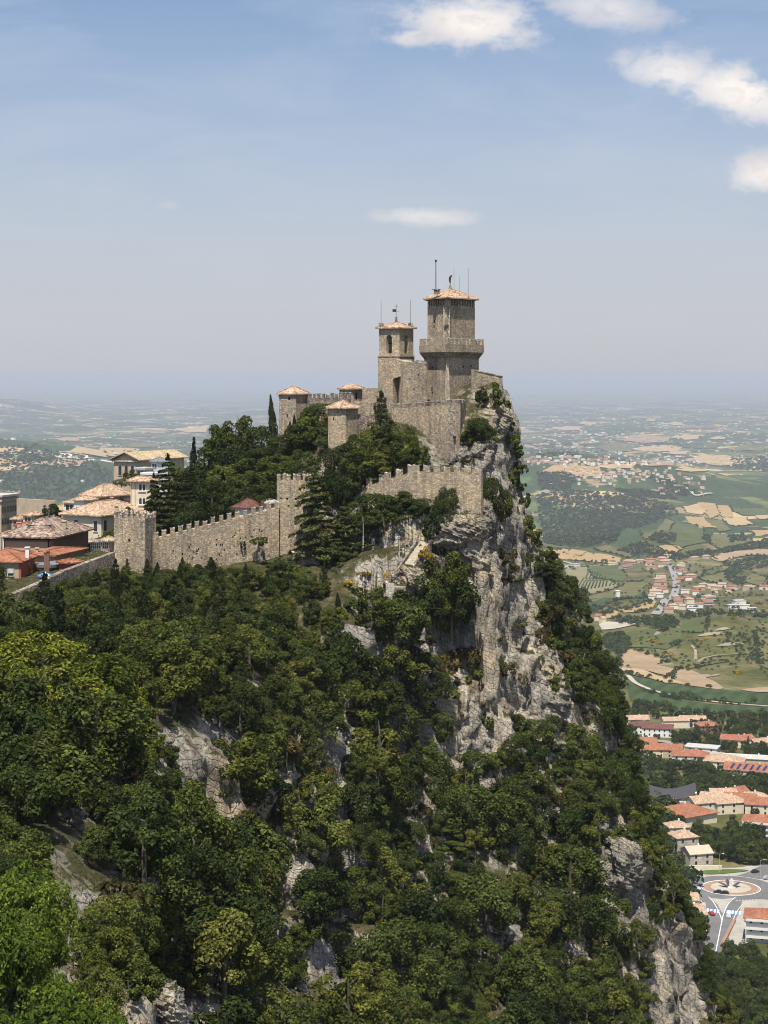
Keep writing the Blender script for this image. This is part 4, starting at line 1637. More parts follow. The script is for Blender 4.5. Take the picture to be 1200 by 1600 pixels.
ctw, ft = crenel_tower('wall_tower', 'square crenellated stone tower at the low end of the long wall, next to the town', 178, 226.5, 244, 303, 810.5, 900, STONE2, STONE_G, k=1.5, ns=(6, 4, 6, 4), m=(.5, .42, 1.1, .4))
L_ = (Vector(ft[0]) - Vector(ft[3])).length
slit(ctw, ft[3], ft[0], .5 * L_, ZZ(844, 304), .42, .5, 'wall_hole')
mb = MB()
z = ZZ(844, 304)
plate(mb, ft[3], ft[0], [(.5 * L_ - .42, z - .45), (.5 * L_ + .42, z - .45), (.5 * L_ + .42, z + .45), (.5 * L_ - .42, z + .45)], .3, .012)
mb.build('window_frame', BLOCK, ctw)
for i in range(10):
    mb = MB()
    z = ZZ(893, 304) + i * .95
    w = .7 if i % 2 else .42
    plate(mb, ft[3], ft[0], [(L_ - w, z), (L_ + .02, z), (L_ + .02, z + .8), (L_ - w, z + .8)], .3, .025)
    mb.build('quoin', BLOCK, ctw)

cw, P_ = wall_thing('curtain_wall', 'long pale stone curtain wall with square merlons climbing between two crenellated towers', [(241, 304.5, 842), (436, 313, 793)], 1.4, STONE2, 915, .70, .52, 1.22, .45, n=[16], swallow=.1)
_o, _d, _n = face_frame(P_[0], P_[1])
_L = (P_[1] - P_[0]).length
mb = MB()
plate(mb, P_[0], P_[1], [(_L * .80, ZZ(910, 310)), (_L * .885, ZZ(910, 310)), (_L * .87, ZZ(850, 310)), (_L * .825, ZZ(850, 310))], 1.2, .55)
mb.build('buttress', STONE_G, cw)
r2 = random.Random(5)
for i in range(46):
    f = r2.uniform(.03, .97)
    f = r2.choice([f, r2.gauss(.35, .1), r2.gauss(.66, .06)])
    f = min(.97, max(.02, f))
    top = 842 + (793 - 842) * f
    py = top + r2.uniform(22, 58)
    slit(cw, P_[0], P_[1], f * _L, ZZ(py, 308), r2.uniform(.14, .3), r2.uniform(.18, .42), 'putlog_hole')

# low rubble wall running down to the town
lw, P_ = wall_thing('rubble_wall', 'rough grey rubble wall sloping down from the corner tower past the town houses', [(-60, 268, 962), (10, 274, 933), (60, 280, 912), (102, 288, 892), (180, 303, 863)], 1.0, STONE_G, 975)
# ------------------------------------------------------------------ foliage
nr = np.random.RandomState(21)


def unit(v):
    return v / (np.linalg.norm(v, axis=-1, keepdims=True) + 1e-9)


def leaves(pos, nrm, length, width, rs, fold=0.0):
    """One pointed leaf-spray face per position."""
    n = len(pos)
    nrm = unit(nrm)
    t = unit(np.cross(nrm, rs.normal(size=(n, 3))))
    b = np.cross(nrm, t)
    L = length * rs.uniform(.6, 1.3, (n, 1))
    Wd = width * rs.uniform(.6, 1.3, (n, 1))
    v = np.stack([pos - t * L * .5, pos + b * Wd * .5 + t * L * .08, pos + t * L * .5 - nrm * L * .12, pos - b * Wd * .5 + t * L * .08], 1)
    f = np.arange(4 * n).reshape(n, 4)
    return v.reshape(-1, 3), f


def sphere_dirs(n, rs):
    return unit(rs.normal(size=(n, 3)))


def crown_broad(rs, Rr=3.4, H=7.2, z0=.3, lumps=40, n=4600, leaf=.40, flat=.9, upb=.35):
    """Irregular crown: leaf sprays on many overlapping clumps."""
    lumps = int(lumps * rs.uniform(.55, 1.3))
    H *= rs.uniform(.85, 1.15)
    leaf *= rs.uniform(.85, 1.2)
    ex = rs.uniform(.8, 1.2)
    d = sphere_dirs(lumps * 3, rs)
    d = d[d[:, 2] > -0.75][:lumps]
    k = len(d)
    rad = rs.uniform(.48, .92, (k, 1))
    c = d * rad * np.array([Rr * ex, Rr / ex, H * .5]) + np.array([0, 0, z0 + H * .46])
    lr = rs.uniform(.17, .36, k) * Rr
    w = lr ** 2
    idx = rs.choice(k, n, p=w / w.sum())
    dd = sphere_dirs(n, rs)
    out = unit(c[idx] - np.array([0, 0, z0 + H * .35]))
    dd = unit(dd + out * .55 + np.array([0, 0, .15]))
    p = c[idx] + dd * (lr[idx] * rs.uniform(.55, 1.08, n) ** .6)[:, None] * np.array([1, 1, flat])
    nn = dd * .75 + np.array([0, 0, upb]) + rs.normal(size=(n, 3)) * .42
    return leaves(p, nn, leaf, leaf * .62, rs)


def crown_cypress(rs, Rr=1.1, H=9, z0=.4, n=2600, leaf=.42):
    h = rs.uniform(0, 1, n) ** .85
    prof = np.sin(np.pi * np.clip(h * .93 + .07, 0, 1) ** .62) ** .8
    a = rs.uniform(0, 2 * np.pi, n)
    r = Rr * prof * (.75 + .25 * rs.uniform(size=n)) * (1 + .16 * np.sin(a * 3 + h * 15) + .1 * np.sin(h * 31 + a))
    p = np.stack([r * np.cos(a), r * np.sin(a), z0 + h * H], 1)
    nn = np.stack([np.cos(a), np.sin(a), .15 + 0 * a], 1) + rs.normal(size=(n, 3)) * .35
    return leaves(p, nn, leaf, leaf * .42, rs)


def crown_conifer(rs, Rr=3.2, H=11, z0=1.0, tiers=11, n=3600, leaf=.5, droop=.12, flatness=.16, power=.85, irregular=.3):
    """Conifer with separate flat branch plates, as cedar and spruce carry them."""
    ps, ns = [], []
    per = n // (tiers * 6)
    for i in range(tiers):
        f = i / (tiers - 1)
        zc = z0 + H * f
        rr = Rr * (1 - f) ** power + .35
        m = rs.randint(5, 8)
        a0 = rs.uniform(0, 6.28)
        for j in range(m):
            a = a0 + 6.283 * j / m + rs.uniform(-.3, .3)
            L = rr * rs.uniform(1 - irregular, 1 + irregular * .6)
            cnt = max(12, int(per * (.4 + L / Rr) * 6 / m))
            s = np.sqrt(rs.uniform(0.02, 1, cnt))
            wdt = L * .42 * np.sin(np.pi * np.clip(s * .85 + .12, 0, 1))
            lat = rs.uniform(-1, 1, cnt) * wdt
            zz = zc - droop * L * s ** 1.6 + rs.normal(size=cnt) * flatness * (.5 + .4 * s) + rs.uniform(-.2, .2)
            ps.append(np.stack([np.cos(a) * s * L - np.sin(a) * lat, np.sin(a) * s * L + np.cos(a) * lat, zz], 1))
            ns.append(np.stack([np.cos(a) * .3 + 0 * s, np.sin(a) * .3 + 0 * s, 1 + 0 * s], 1) + rs.normal(size=(cnt, 3)) * .42)
    # leader
    ps.append(np.stack([rs.normal(size=60) * .15, rs.normal(size=60) * .15, z0 + H + rs.uniform(-.4, .9, 60)], 1))
    ns.append(rs.normal(size=(60, 3)))
    return leaves(np.concatenate(ps), np.concatenate(ns), leaf, leaf * .5, rs)


def trunk_mesh(name, rs, h, r, limbs=5, spread=1.3, lean=.2):
    mb = MB()
    pts = [Vector((0, 0, -1.1)), Vector((0, 0, 0)), Vector((rs.uniform(-lean, lean), rs.uniform(-lean, lean), h * .4)), Vector((rs.uniform(-lean, lean) * 2, rs.uniform(-lean, lean) * 2, h * .75))]
    rr = [r * 1.25, r * 1.1, r * .75, r * .4]
    for i in range(3):
        mb.tube(pts[i], pts[i + 1], rr[i], rr[i + 1], 7, cap=False)
    for k in range(limbs):
        a = 6.283 * k / limbs + rs.uniform(-.4, .4)
        b = pts[2].lerp(pts[3], rs.uniform(0, 1))
        e = b + Vector((math.cos(a) * spread * rs.uniform(.6, 1.1), math.sin(a) * spread * rs.uniform(.6, 1.1), rs.uniform(.2, .5) * h * .4))
        mb.tube(b, e, r * .38, r * .12, 5, cap=False)
    me = bpy.data.meshes.new(name)
    me.from_pydata([tuple(v) for v in mb.v], [], mb.f)
    me.materials.append(BARK)
    return me


PROTO = {}       # kind -> list of (crown mesh, trunk mesh, height, radius)


def proto(kind, mat, fn, h, r, count, trunk_r=.22, spread=1.3, **kw):
    PROTO.setdefault(kind, [])
    for i in range(count):
        rs = np.random.RandomState(hash_name(kind) + i)
        v, f = fn(rs, **kw)
        PROTO[kind].append((np_mesh(kind + '_crown', v, f, mat), trunk_mesh(kind + '_trunk', rs, h, trunk_r, spread=spread), h, r))


def hash_name(s):
    return sum(ord(c) * (i + 3) for i, c in enumerate(s)) % 9973


proto('oak_tree', LEAF_OAK, crown_broad, 7.6, 3.4, 5)
proto('holm_oak', LEAF_DARK, crown_broad, 7.2, 3.3, 4, lumps=46, H=6.4, n=4800, leaf=.36)
proto('hornbeam_tree', LEAF_OLIVE, crown_broad, 7.6, 3.4, 4, lumps=36, n=4200)
proto('lime_tree', LEAF_LIME, crown_broad, 9.0, 4.3, 2, Rr=4.3, H=7.0, lumps=60, n=8000, leaf=.40, upb=.75, z0=1.2)
proto('maple_tree', LEAF_MAPLE, crown_broad, 6.6, 3.2, 2, Rr=3.2, H=6.2, z0=.0, lumps=60, n=7500, leaf=.33, upb=.65)
proto('shrub', LEAF_OAK, crown_broad, 2.6, 1.5, 3, trunk_r=.07, spread=.8, Rr=1.5, H=2.5, z0=.1, lumps=14, n=700, leaf=.40)
proto('dry_shrub', LEAF_BROWN, crown_broad, 2.2, 1.4, 3, trunk_r=.07, spread=.8, Rr=1.4, H=2.1, z0=.1, lumps=14, n=600, leaf=.36)
proto('green_bush', LEAF_LIME, crown_broad, 2.2, 1.5, 2, trunk_r=.07, spread=.8, Rr=1.5, H=2.1, z0=.1, lumps=16, n=900, leaf=.30)
proto('hazel_bush', LEAF_DARK, crown_broad, 2.8, 1.6, 2, trunk_r=.07, spread=.8, Rr=1.6, H=2.7, z0=.0, lumps=18, n=900, leaf=.38)
proto('red_bush', LEAF_RED, crown_broad, 2.4, 1.4, 1, trunk_r=.07, spread=.8, Rr=1.4, H=2.2, z0=.2, lumps=14, n=800, leaf=.32)
proto('broom_bush', LEAF_BROOM, crown_broad, 1.6, 1.1, 2, trunk_r=.05, spread=.6, Rr=1.1, H=1.5, z0=.1, lumps=12, n=420, leaf=.26)
proto('pine_tree', LEAF_PINE, crown_conifer, 11.5, 3.0, 3, trunk_r=.24, Rr=3.0, H=9.6, z0=1.5, tiers=10, flatness=.34, irregular=.4, n=4200)
proto('cedar_tree', LEAF_CEDAR, crown_conifer, 14.0, 5.2, 2, trunk_r=.38, Rr=5.2, H=12.2, z0=1.6, tiers=13, flatness=.12, droop=.16, power=.75, irregular=.38, n=15000, leaf=.50)
proto('spruce_tree', LEAF_CYP, crown_conifer, 10.5, 1.9, 2, trunk_r=.2, Rr=1.9, H=9.4, z0=.8, tiers=13, flatness=.25, droop=.3, power=.9, n=3000)
proto('cypress_tree', LEAF_CYP, crown_cypress, 9.5, 1.15, 3, trunk_r=.16, spread=.4)

TREES = []        # records for labelling: (object, kind, px, py, y, size)


def plant(kind, x, y, z, sxy, sz, rz=None, adj=None, lean=0.0):
    rz = nr.uniform(0, 6.28) if rz is None else rz
    cm, tm, h, r = PROTO[kind][nr.randint(len(PROTO[kind]))]
    t = empty(kind, (x, y, z - .25), rz=rz)
    t.rotation_euler = (nr.uniform(-.09, .09) + lean * math.sin(rz), nr.uniform(-.09, .09), rz)
    t.scale = (sxy, sxy, sz)
    link_mesh('crown', cm, t)
    link_mesh('trunk', tm, t)
    px, py = pix(x, y, z + h * sz * .55)
    TREES.append([t, kind, px, py, y, sxy, adj])
    return t


def plant_px(kind, px, py_top, y, width_px, py_base=None, adj=None):
    """A tree whose axis, top and width were read off the photograph; its foot goes to the ground there."""
    x = XX(px, y)
    z = float(tps(x, y)) if py_base is None else ZZ(py_base, y)
    top = ZZ(py_top, y)
    _c, _t, h, r = PROTO[kind][0]
    sxy = width_px * y / F / (2 * r)
    sz = (top - z) / h
    lim = sxy * (1.7 if kind == 'maple_tree' else 1.9 if kind in ('pine_tree', 'spruce_tree', 'cypress_tree', 'cedar_tree') else 1.3)
    if sz > lim:                      # it grows on a ledge higher up the face
        sz = lim
        z = top - h * sz
    return plant(kind, x, y, z, sxy, max(sz, .3 * sxy), adj=adj)


# ---- single trees and bushes of the castle hill
SINGLES = [
    ('cypress_tree', 430, 614, 343, 17), ('cypress_tree', 460, 646, 337, 15), ('cypress_tree', 454, 655, 338, 13),
    ('spruce_tree', 300, 686, 356, 26), ('spruce_tree', 330, 672, 358, 22), ('spruce_tree', 338, 676, 357, 18),
    ('cedar_tree', 502, 715, 309, 96), ('cedar_tree', 536, 782, 308.5, 60), ('cedar_tree', 265, 712, 338, 92), ('cedar_tree', 300, 730, 335, 80), ('cedar_tree', 240, 740, 340, 50),
    ('pine_tree', 595, 612, 325, 52), ('oak_tree', 572, 660, 324, 56), ('pine_tree', 612, 655, 323, 58), ('hornbeam_tree', 590, 668, 323, 56), ('shrub', 640, 684, 319, 40),
    ('oak_tree', 370, 640, 352, 60), ('oak_tree', 345, 655, 356, 52), ('oak_tree', 405, 655, 347, 62), ('oak_tree', 487, 622, 338, 62), ('oak_tree', 470, 650, 336, 56), ('holm_oak', 500, 660, 334, 50),
    ('oak_tree', 440, 672, 338, 60), ('oak_tree', 330, 690, 350, 66), ('holm_oak', 365, 690, 346, 70), ('oak_tree', 400, 694, 342, 66), ('oak_tree', 435, 705, 335, 62), ('holm_oak', 470, 690, 330, 60), ('oak_tree', 420, 715, 331, 62),
    ('holm_oak', 310, 718, 344, 70), ('oak_tree', 350, 726, 338, 70), ('holm_oak', 388, 735, 333, 64), ('oak_tree', 330, 750, 330, 60), ('holm_oak', 370, 762, 326, 52), ('oak_tree', 415, 745, 326, 56), ('holm_oak', 300, 765, 328, 56), ('holm_oak', 460, 730, 324, 60), ('oak_tree', 280, 730, 346, 52),
    ('oak_tree', 520, 690, 325, 56), ('oak_tree', 550, 672, 326, 52), ('holm_oak', 530, 712, 322, 62), ('oak_tree', 560, 700, 321, 66), ('oak_tree', 632, 662, 321, 44), ('hornbeam_tree', 646, 678, 320, 38), ('shrub', 658, 694, 319.5, 30), ('shrub', 628, 680, 320, 34), ('hornbeam_tree', 595, 694, 320, 66), ('oak_tree', 630, 690, 318.5, 54), ('hornbeam_tree', 645, 705, 320, 40), ('hornbeam_tree', 612, 716, 321, 54), ('oak_tree', 575, 724, 322, 54), ('holm_oak', 540, 732, 322, 54), ('shrub', 600, 732, 320, 40), ('shrub', 665, 716, 317, 44), ('shrub', 690, 722, 316, 34),
    ('holm_oak', 590, 764, 312, 66), ('holm_oak', 628, 766, 309.5, 62), ('oak_tree', 562, 782, 313, 50), ('holm_oak', 650, 775, 308.5, 54), ('oak_tree', 600, 790, 308, 58), ('holm_oak', 575, 800, 310, 48),
    ('holm_oak', 698, 745, 306.5, 46), ('holm_oak', 690, 775, 306, 56), ('holm_oak', 715, 785, 306.5, 42), ('shrub', 680, 805, 305, 36),
    ('holm_oak', 515, 846, 306, 48), ('shrub', 448, 862, 308, 44), ('shrub', 470, 880, 305, 44), ('shrub', 565, 838, 309, 26), ('shrub', 430, 878, 308, 40), ('shrub', 540, 852, 307, 24),
    ('hornbeam_tree', 690, 838, 301.5, 84), ('holm_oak', 672, 868, 299.5, 60), ('hornbeam_tree', 715, 862, 302, 56), ('holm_oak', 705, 892, 301, 66), ('hornbeam_tree', 685, 905, 299.5, 52),
    ('broom_bush', 660, 850, 300, 22), ('broom_bush', 672, 862, 298.5, 16), ('broom_bush', 570, 893, 299, 22), ('broom_bush', 605, 893, 297.5, 12), ('broom_bush', 545, 905, 297, 18), ('broom_bush', 555, 925, 295, 14), ('broom_bush', 538, 918, 296, 10),
    ('holm_oak', 750, 646, 322, 48), ('shrub', 735, 660, 321, 34), ('shrub', 766, 664, 323, 34), ('shrub', 770, 596, 332.5, 34), ('shrub', 752, 600, 331, 26),
    ('shrub', 790, 618, 334, 20), ('shrub', 795, 650, 335, 22), ('shrub', 800, 672, 335, 22), ('shrub', 815, 745, 337, 20), ('shrub', 820, 768, 337, 22),
    ('holm_oak', 772, 738, 312, 46), ('hornbeam_tree', 790, 762, 316, 40), ('dry_shrub', 775, 770, 311, 40),
    ('hornbeam_tree', 820, 800, 330, 46), ('hornbeam_tree', 832, 830, 331, 50), ('holm_oak', 828, 855, 328, 42), ('dry_shrub', 790, 850, 315, 36), ('dry_shrub', 800, 875, 317, 30),
    ('dry_shrub', 695, 1010, 300, 46), ('dry_shrub', 730, 1000, 303.5, 44), ('shrub', 735, 1030, 303.5, 40), ('dry_shrub', 690, 1045, 299, 50), ('shrub', 700, 1070, 298, 36), ('dry_shrub', 860, 935, 325, 44), ('dry_shrub', 850, 975, 320, 34), ('dry_shrub', 885, 1010, 322, 30), ('shrub', 870, 1040, 318, 40), ('dry_shrub', 755, 985, 307, 26), ('dry_shrub', 770, 905, 310, 24),
    ('shrub', 808, 690, 336, 24), ('shrub', 812, 715, 337, 26), ('shrub', 798, 735, 330, 24), ('dry_shrub', 782, 790, 317, 32), ('shrub', 765, 800, 312, 24), ('shrub', 812, 905, 320, 26), ('dry_shrub', 780, 945, 312, 24), ('dry_shrub', 745, 930, 308, 22),
    ('holm_oak', 835, 880, 330, 50), ('holm_oak', 856, 905, 332, 48), ('hornbeam_tree', 845, 930, 326, 44), ('shrub', 815, 985, 316, 30), ('dry_shrub', 800, 1030, 311, 30), ('shrub', 775, 1065, 307, 28), ('dry_shrub', 745, 1085, 303, 30), ('shrub', 870, 985, 323, 34), ('shrub', 840, 1020, 317, 26), ('dry_shrub', 902, 1040, 324, 26),
    ('shrub', 700, 960, 304, 26), ('dry_shrub', 668, 985, 298, 26), ('dry_shrub', 720, 1105, 299, 30), ('shrub', 758, 1115, 302, 30), ('shrub', 728, 880, 306, 24), ('dry_shrub', 740, 860, 307, 20), ('shrub', 640, 945, 299, 26), ('shrub', 770, 690, 325, 24), ('dry_shrub', 785, 705, 328, 22), ('shrub', 745, 705, 320, 26), ('dry_shrub', 730, 712, 318, 22),
    ('holm_oak', 20, 925, 266, 44), ('holm_oak', 52, 918, 268, 40), ('hornbeam_tree', 80, 905, 276, 40), ('holm_oak', 108, 893, 284, 40), ('holm_oak', 138, 884, 291, 36), ('hornbeam_tree', 160, 880, 297, 30), ('hornbeam_tree', 36, 940, 262, 40), ('oak_tree', 95, 915, 276, 40), ('holm_oak', 125, 905, 283, 36), ('pine_tree', 150, 888, 290, 30), ('holm_oak', 0, 945, 262, 44),
    ('holm_oak', 200, 888, 297, 36), ('pine_tree', 232, 872, 299, 26), ('holm_oak', 262, 884, 300, 34), ('cypress_tree', 285, 868, 301, 14), ('pine_tree', 332, 870, 302, 46), ('holm_oak', 300, 890, 300, 36), ('holm_oak', 360, 884, 303, 36), ('oak_tree', 392, 884, 304, 34), ('cypress_tree', 245, 876, 300, 13),
    ('hazel_bush', 560, 918, 296, 30), ('shrub', 585, 926, 295.5, 30), ('hazel_bush', 602, 936, 295.5, 28), ('shrub', 575, 945, 293, 32), ('shrub', 535, 886, 304, 24), ('dry_shrub', 552, 878, 306, 20), ('shrub', 576, 874, 305, 20), ('dry_shrub', 592, 882, 302, 18), ('green_bush', 520, 900, 302, 22), ('shrub', 612, 950, 296, 30),
    ('shrub', 668, 938, 300, 34), ('shrub', 690, 945, 301, 38), ('hazel_bush', 712, 938, 302.5, 36), ('hazel_bush', 678, 918, 299, 44), ('shrub', 728, 915, 303.5, 30),
    ('holm_oak', 668, 1195, 281, 70), ('holm_oak', 682, 1235, 282, 66), ('holm_oak', 690, 1280, 279, 64), ('holm_oak', 700, 1325, 277, 60), ('holm_oak', 706, 1370, 273, 60), ('holm_oak', 655, 1150, 285, 80), ('holm_oak', 640, 1100, 289, 84), ('holm_oak', 620, 1040, 292, 84), ('holm_oak', 660, 1080, 293, 70),  # dark oaks added down the ravine to stand in for its deep shade
    ('red_bush', 155, 1172, 193, 40), ('red_bush', 172, 1180, 191, 30), ('red_bush', 205, 1190, 192, 24), ('red_bush', 510, 1200, 252, 22),
    ('green_bush', 235, 1132, 207, 76), ('green_bush', 215, 1150, 203, 60), ('green_bush', 262, 1150, 206, 44), ('green_bush', 240, 1165, 202, 56), ('green_bush', 270, 1180, 205, 36),
    ('lime_tree', 70, 985, 206, 150), ('lime_tree', 150, 1020, 204, 120), ('lime_tree', 20, 1030, 200, 120), ('lime_tree', 110, 1060, 198, 130), ('lime_tree', 190, 1045, 207, 80), ('lime_tree', 40, 1090, 194, 110), ('lime_tree', 170, 1100, 199, 80), ('lime_tree', -20, 1000, 208, 100),
    ('maple_tree', 50, 1320, 112, 80), ('maple_tree', 0, 1345, 108, 100), ('maple_tree', 60, 1392, 104, 80), ('maple_tree', 90, 1490, 92, 90), ('maple_tree', 160, 1540, 88, 90), ('maple_tree', 195, 1585, 84, 70), ('maple_tree', 20, 1322, 104, 110), ('maple_tree', 72, 1345, 108, 90), ('maple_tree', -10, 1390, 98, 120), ('maple_tree', 40, 1405, 100, 90),
    ('maple_tree', 70, 1512, 84, 150), ('maple_tree', 130, 1532, 86, 110), ('maple_tree', 10, 1540, 80, 120), ('maple_tree', 170, 1562, 84, 90), ('maple_tree', 100, 1570, 78, 120), ('maple_tree', 40, 1580, 76, 110),
    ('shrub', 404, 833, 309, 26), ('shrub', 379, 842, 310, 9), ('shrub', 340, 822, 309.5, 12),
]
WALL_PLANTS = {(404, 833): 852, (379, 842): 862, (340, 822): 838}
for k_, px_, top_, y_, w_ in SINGLES:
    plant_px(k_, px_, top_, y_, w_, WALL_PLANTS.get((px_, top_)))

# ---- the wood on the slopes
ROCKS = [
    [(735, 590), (795, 590), (805, 660), (815, 740), (822, 800), (812, 822), (780, 800), (752, 830), (752, 730), (715, 725), (735, 690), (730, 640)],
    [(600, 900), (640, 850), (690, 818), (752, 830), (780, 780), (818, 800), (840, 905), (835, 960), (850, 1010), (880, 1060), (930, 1130), (935, 1165), (885, 1130), (850, 1095), (800, 1095), (770, 1130), (760, 1160), (720, 1200), (700, 1150), (690, 1080), (672, 1000), (645, 955), (605, 930)],
    [(262, 1082), (330, 1088), (348, 1150), (340, 1192), (300, 1180), (285, 1120)],
    [(90, 1240), (135, 1260), (125, 1320), (118, 1360), (92, 1425), (50, 1475), (0, 1540), (0, 1500), (40, 1450), (75, 1380), (85, 1300)],
    [(200, 1525), (275, 1518), (300, 1560), (315, 1610), (215, 1610)],
    [(405, 1325), (452, 1315), (465, 1420), (440, 1560), (420, 1610), (405, 1610), (415, 1500), (400, 1400)],
    [(480, 1420), (545, 1405), (556, 1510), (520, 1570), (500, 1610), (460, 1610), (475, 1540)],
    [(502, 1085), (528, 1105), (548, 1190), (515, 1205)],
    [(655, 1350), (690, 1370), (700, 1440), (680, 1450), (660, 1400)],
    [(750, 1275), (800, 1290), (795, 1335), (760, 1325)],
    [(915, 1340), (960, 1295), (1005, 1290), (1015, 1380), (975, 1420), (965, 1460), (955, 1420), (925, 1380)],
    [(1010, 1425), (1062, 1405), (1090, 1440), (1090, 1620), (1020, 1620), (1012, 1500)],
    [(515, 860), (605, 835), (640, 850), (600, 900), (560, 905), (520, 915)],
]
CLEAR = [   # roofs, walls and stairs: no wild trees in front of or on them
    [(0, 600), (240, 600), (245, 880), (180, 880), (60, 915), (0, 950)], [(240, 790), (500, 730), (500, 862), (430, 868), (240, 878)],
    [(430, 580), (760, 580), (760, 730), (640, 720), (430, 700)], [(540, 730), (760, 730), (760, 830), (540, 860)], [(600, 840), (665, 830), (670, 870), (640, 930), (600, 930)],
    [(200, 590), (440, 590), (440, 800), (200, 800)], [(440, 700), (560, 700), (560, 860), (440, 860)],
]

SOFT = [[(-70, 985), (60, 975), (150, 1000), (225, 1045), (225, 1105), (150, 1125), (-70, 1115)], [(195, 1115), (290, 1120), (290, 1195), (195, 1190)], [(-70, 1310), (110, 1330), (110, 1440), (-70, 1460)], [(-70, 1490), (215, 1520), (215, 1640), (-70, 1640)]]


def wood():
    P = MP.reshape(-1, 3)
    # draw candidates evenly by surface area
    dxs, dys = np.gradient(MX), np.gradient(MY)
    area = (np.outer(dys, dxs) * np.sqrt(1 + 3.0 * MST)).ravel()
    n = 40000
    idx = nr.choice(len(P), n, replace=False, p=area / area.sum())
    c = P[idx]
    c = c[c[:, 1] > 75]
    px = PX0 + F * c[:, 0] / c[:, 1]
    top = c[:, 2] + 4.5
    py = PY0 - F * (top - CZ) / c[:, 1]
    ok = (px > -70) & (px < 1140) & (py > 860) & (py < 1665)
    c, px, py, top = c[ok], px[ok], py[ok], top[ok]
    # keep what can be seen
    tt = np.linspace(.35, .985, 46)
    vis = np.ones(len(c), bool)
    for t in tt:
        x, y = c[:, 0] * t, c[:, 1] * t
        z = CZ + (top + 1.5 - CZ) * t
        near = y > 60
        vis &= ~(near & (tps(x, y) > z))
    c, px, py = c[vis], px[vis], py[vis]
    bad = np.zeros(len(c), bool)
    ledge = np.zeros(len(c), bool)
    for ir, poly in enumerate(ROCKS):
        rpx = (3.6 if ir in (2, 3, 4) else 2.6) * F / c[:, 1] * np.where(c[:, 1] < 150, .7, 1.0)
        ins = inside(px, py, poly)
        if ir < 2:
            keep_ = ins & (nr.uniform(size=len(c)) < .07)
            ledge |= keep_
            ins = ins & ~keep_
        edge = np.zeros(len(c), bool)
        for ox, oy in ((-.75, 0), (.75, 0), (0, .9), (0, -.9), (.5, .6), (-.5, .6), (.5, -.6), (-.5, -.6)):
            edge |= inside(px + ox * rpx, py + oy * rpx, poly)
        bad |= (ins & (nr.uniform(size=len(c)) < .985)) | (edge & (nr.uniform(size=len(c)) < (.97 if ir in (2, 3, 4) else .62 if ir == 1 else .35)))
    for poly in CLEAR:
        bad |= inside(px, py, poly)
    c, px, py, ledge = c[~bad], px[~bad], py[~bad], ledge[~bad]
    soft = np.zeros(len(c), bool)
    for poly in SOFT:
        soft |= inside(px, py, poly)
    have = [(t[0].location.x, t[0].location.y, t[0].location.z, 2.2) for t in TREES]
    cell = {}

    def near_ok(p, d):
        k0 = (int(p[0] // 4), int(p[1] // 4))
        for i in (-1, 0, 1):
            for j in (-1, 0, 1):
                for q in cell.get((k0[0] + i, k0[1] + j), ()):
                    if (p[0] - q[0]) ** 2 + (p[1] - q[1]) ** 2 + .6 * (p[2] - q[2]) ** 2 < ((d + q[3]) * .5) ** 2:
                        return False
        return True

    def put(p, d):
        cell.setdefault((int(p[0] // 4), int(p[1] // 4)), []).append((p[0], p[1], p[2], d))
    for q in have:
        put(q, q[3])
    counts = {}
    zone = fbm(c[:, 0] / 16, c[:, 1] / 16, c[:, 2] / 16, oct=2)
    for i in range(len(c)):
        x, y, z = c[i]
        a, b = px[i], py[i]
        u = nr.uniform()
        if b < 1010 and a < 560:
            kind = 'pine_tree' if u < .10 else 'cypress_tree' if u < .17 else 'holm_oak' if u < .62 else 'hornbeam_tree' if u < .86 else 'oak_tree'
            s = nr.uniform(.62, .95) if b > 935 else nr.uniform(.42, .62)
        elif a > 800 and b < 1340:
            kind = 'holm_oak' if u < .62 else 'oak_tree' if u < .80 else 'hornbeam_tree' if u < .94 else 'dry_shrub'
            s = nr.uniform(.55, 1.12) if a < 960 else nr.uniform(.5, .85)
        elif y < 150:
            kind = 'oak_tree' if u < .45 else 'hornbeam_tree' if u < .75 else 'shrub' if u < .9 else 'dry_shrub'
            s = nr.uniform(.45, .7)
        else:
            w = zone[i] + nr.normal() * .22
            kind = 'holm_oak' if w < -.28 else 'oak_tree' if w < .22 else 'hornbeam_tree' if w < .75 else 'dry_shrub'
            if u < .05:
                kind = 'dry_shrub'
            s = nr.uniform(.45, .8) if a > 960 else nr.uniform(.50, .95) if nr.uniform() < .6 else nr.uniform(.95, 1.5)
        if ledge[i]:
            kind = 'hazel_bush' if u < .35 else 'shrub' if u < .6 else 'dry_shrub'
            s = nr.uniform(.45, .95)
        if soft[i]:
            kind = 'shrub' if u < .7 else 'green_bush'
            s = nr.uniform(.5, .8)
        small = kind in ('shrub', 'dry_shrub', 'green_bush', 'hazel_bush')
        d = (1.8 if small else 3.1 * s + .2) * (.8 if y < 150 else 1.0)
        if kind == 'cypress_tree':
            d = 2.0
        if not near_ok((x, y, z), d):
            continue
        if counts.get(kind, 0) >= 270:
            kind = {'oak_tree': 'hornbeam_tree', 'holm_oak': 'oak_tree', 'hornbeam_tree': 'holm_oak', 'dry_shrub': 'shrub', 'shrub': 'dry_shrub'}.get(kind, kind)
            if counts.get(kind, 0) >= 290:
                continue
        counts[kind] = counts.get(kind, 0) + 1
        put((x, y, z), d)
        if small:
            s *= 1.5
        if kind == 'cypress_tree':
            plant(kind, x, y, z, s, s * .8)
        else:
            plant(kind, x, y, z, s * nr.uniform(.92, 1.12), s * nr.uniform(.88, 1.08))
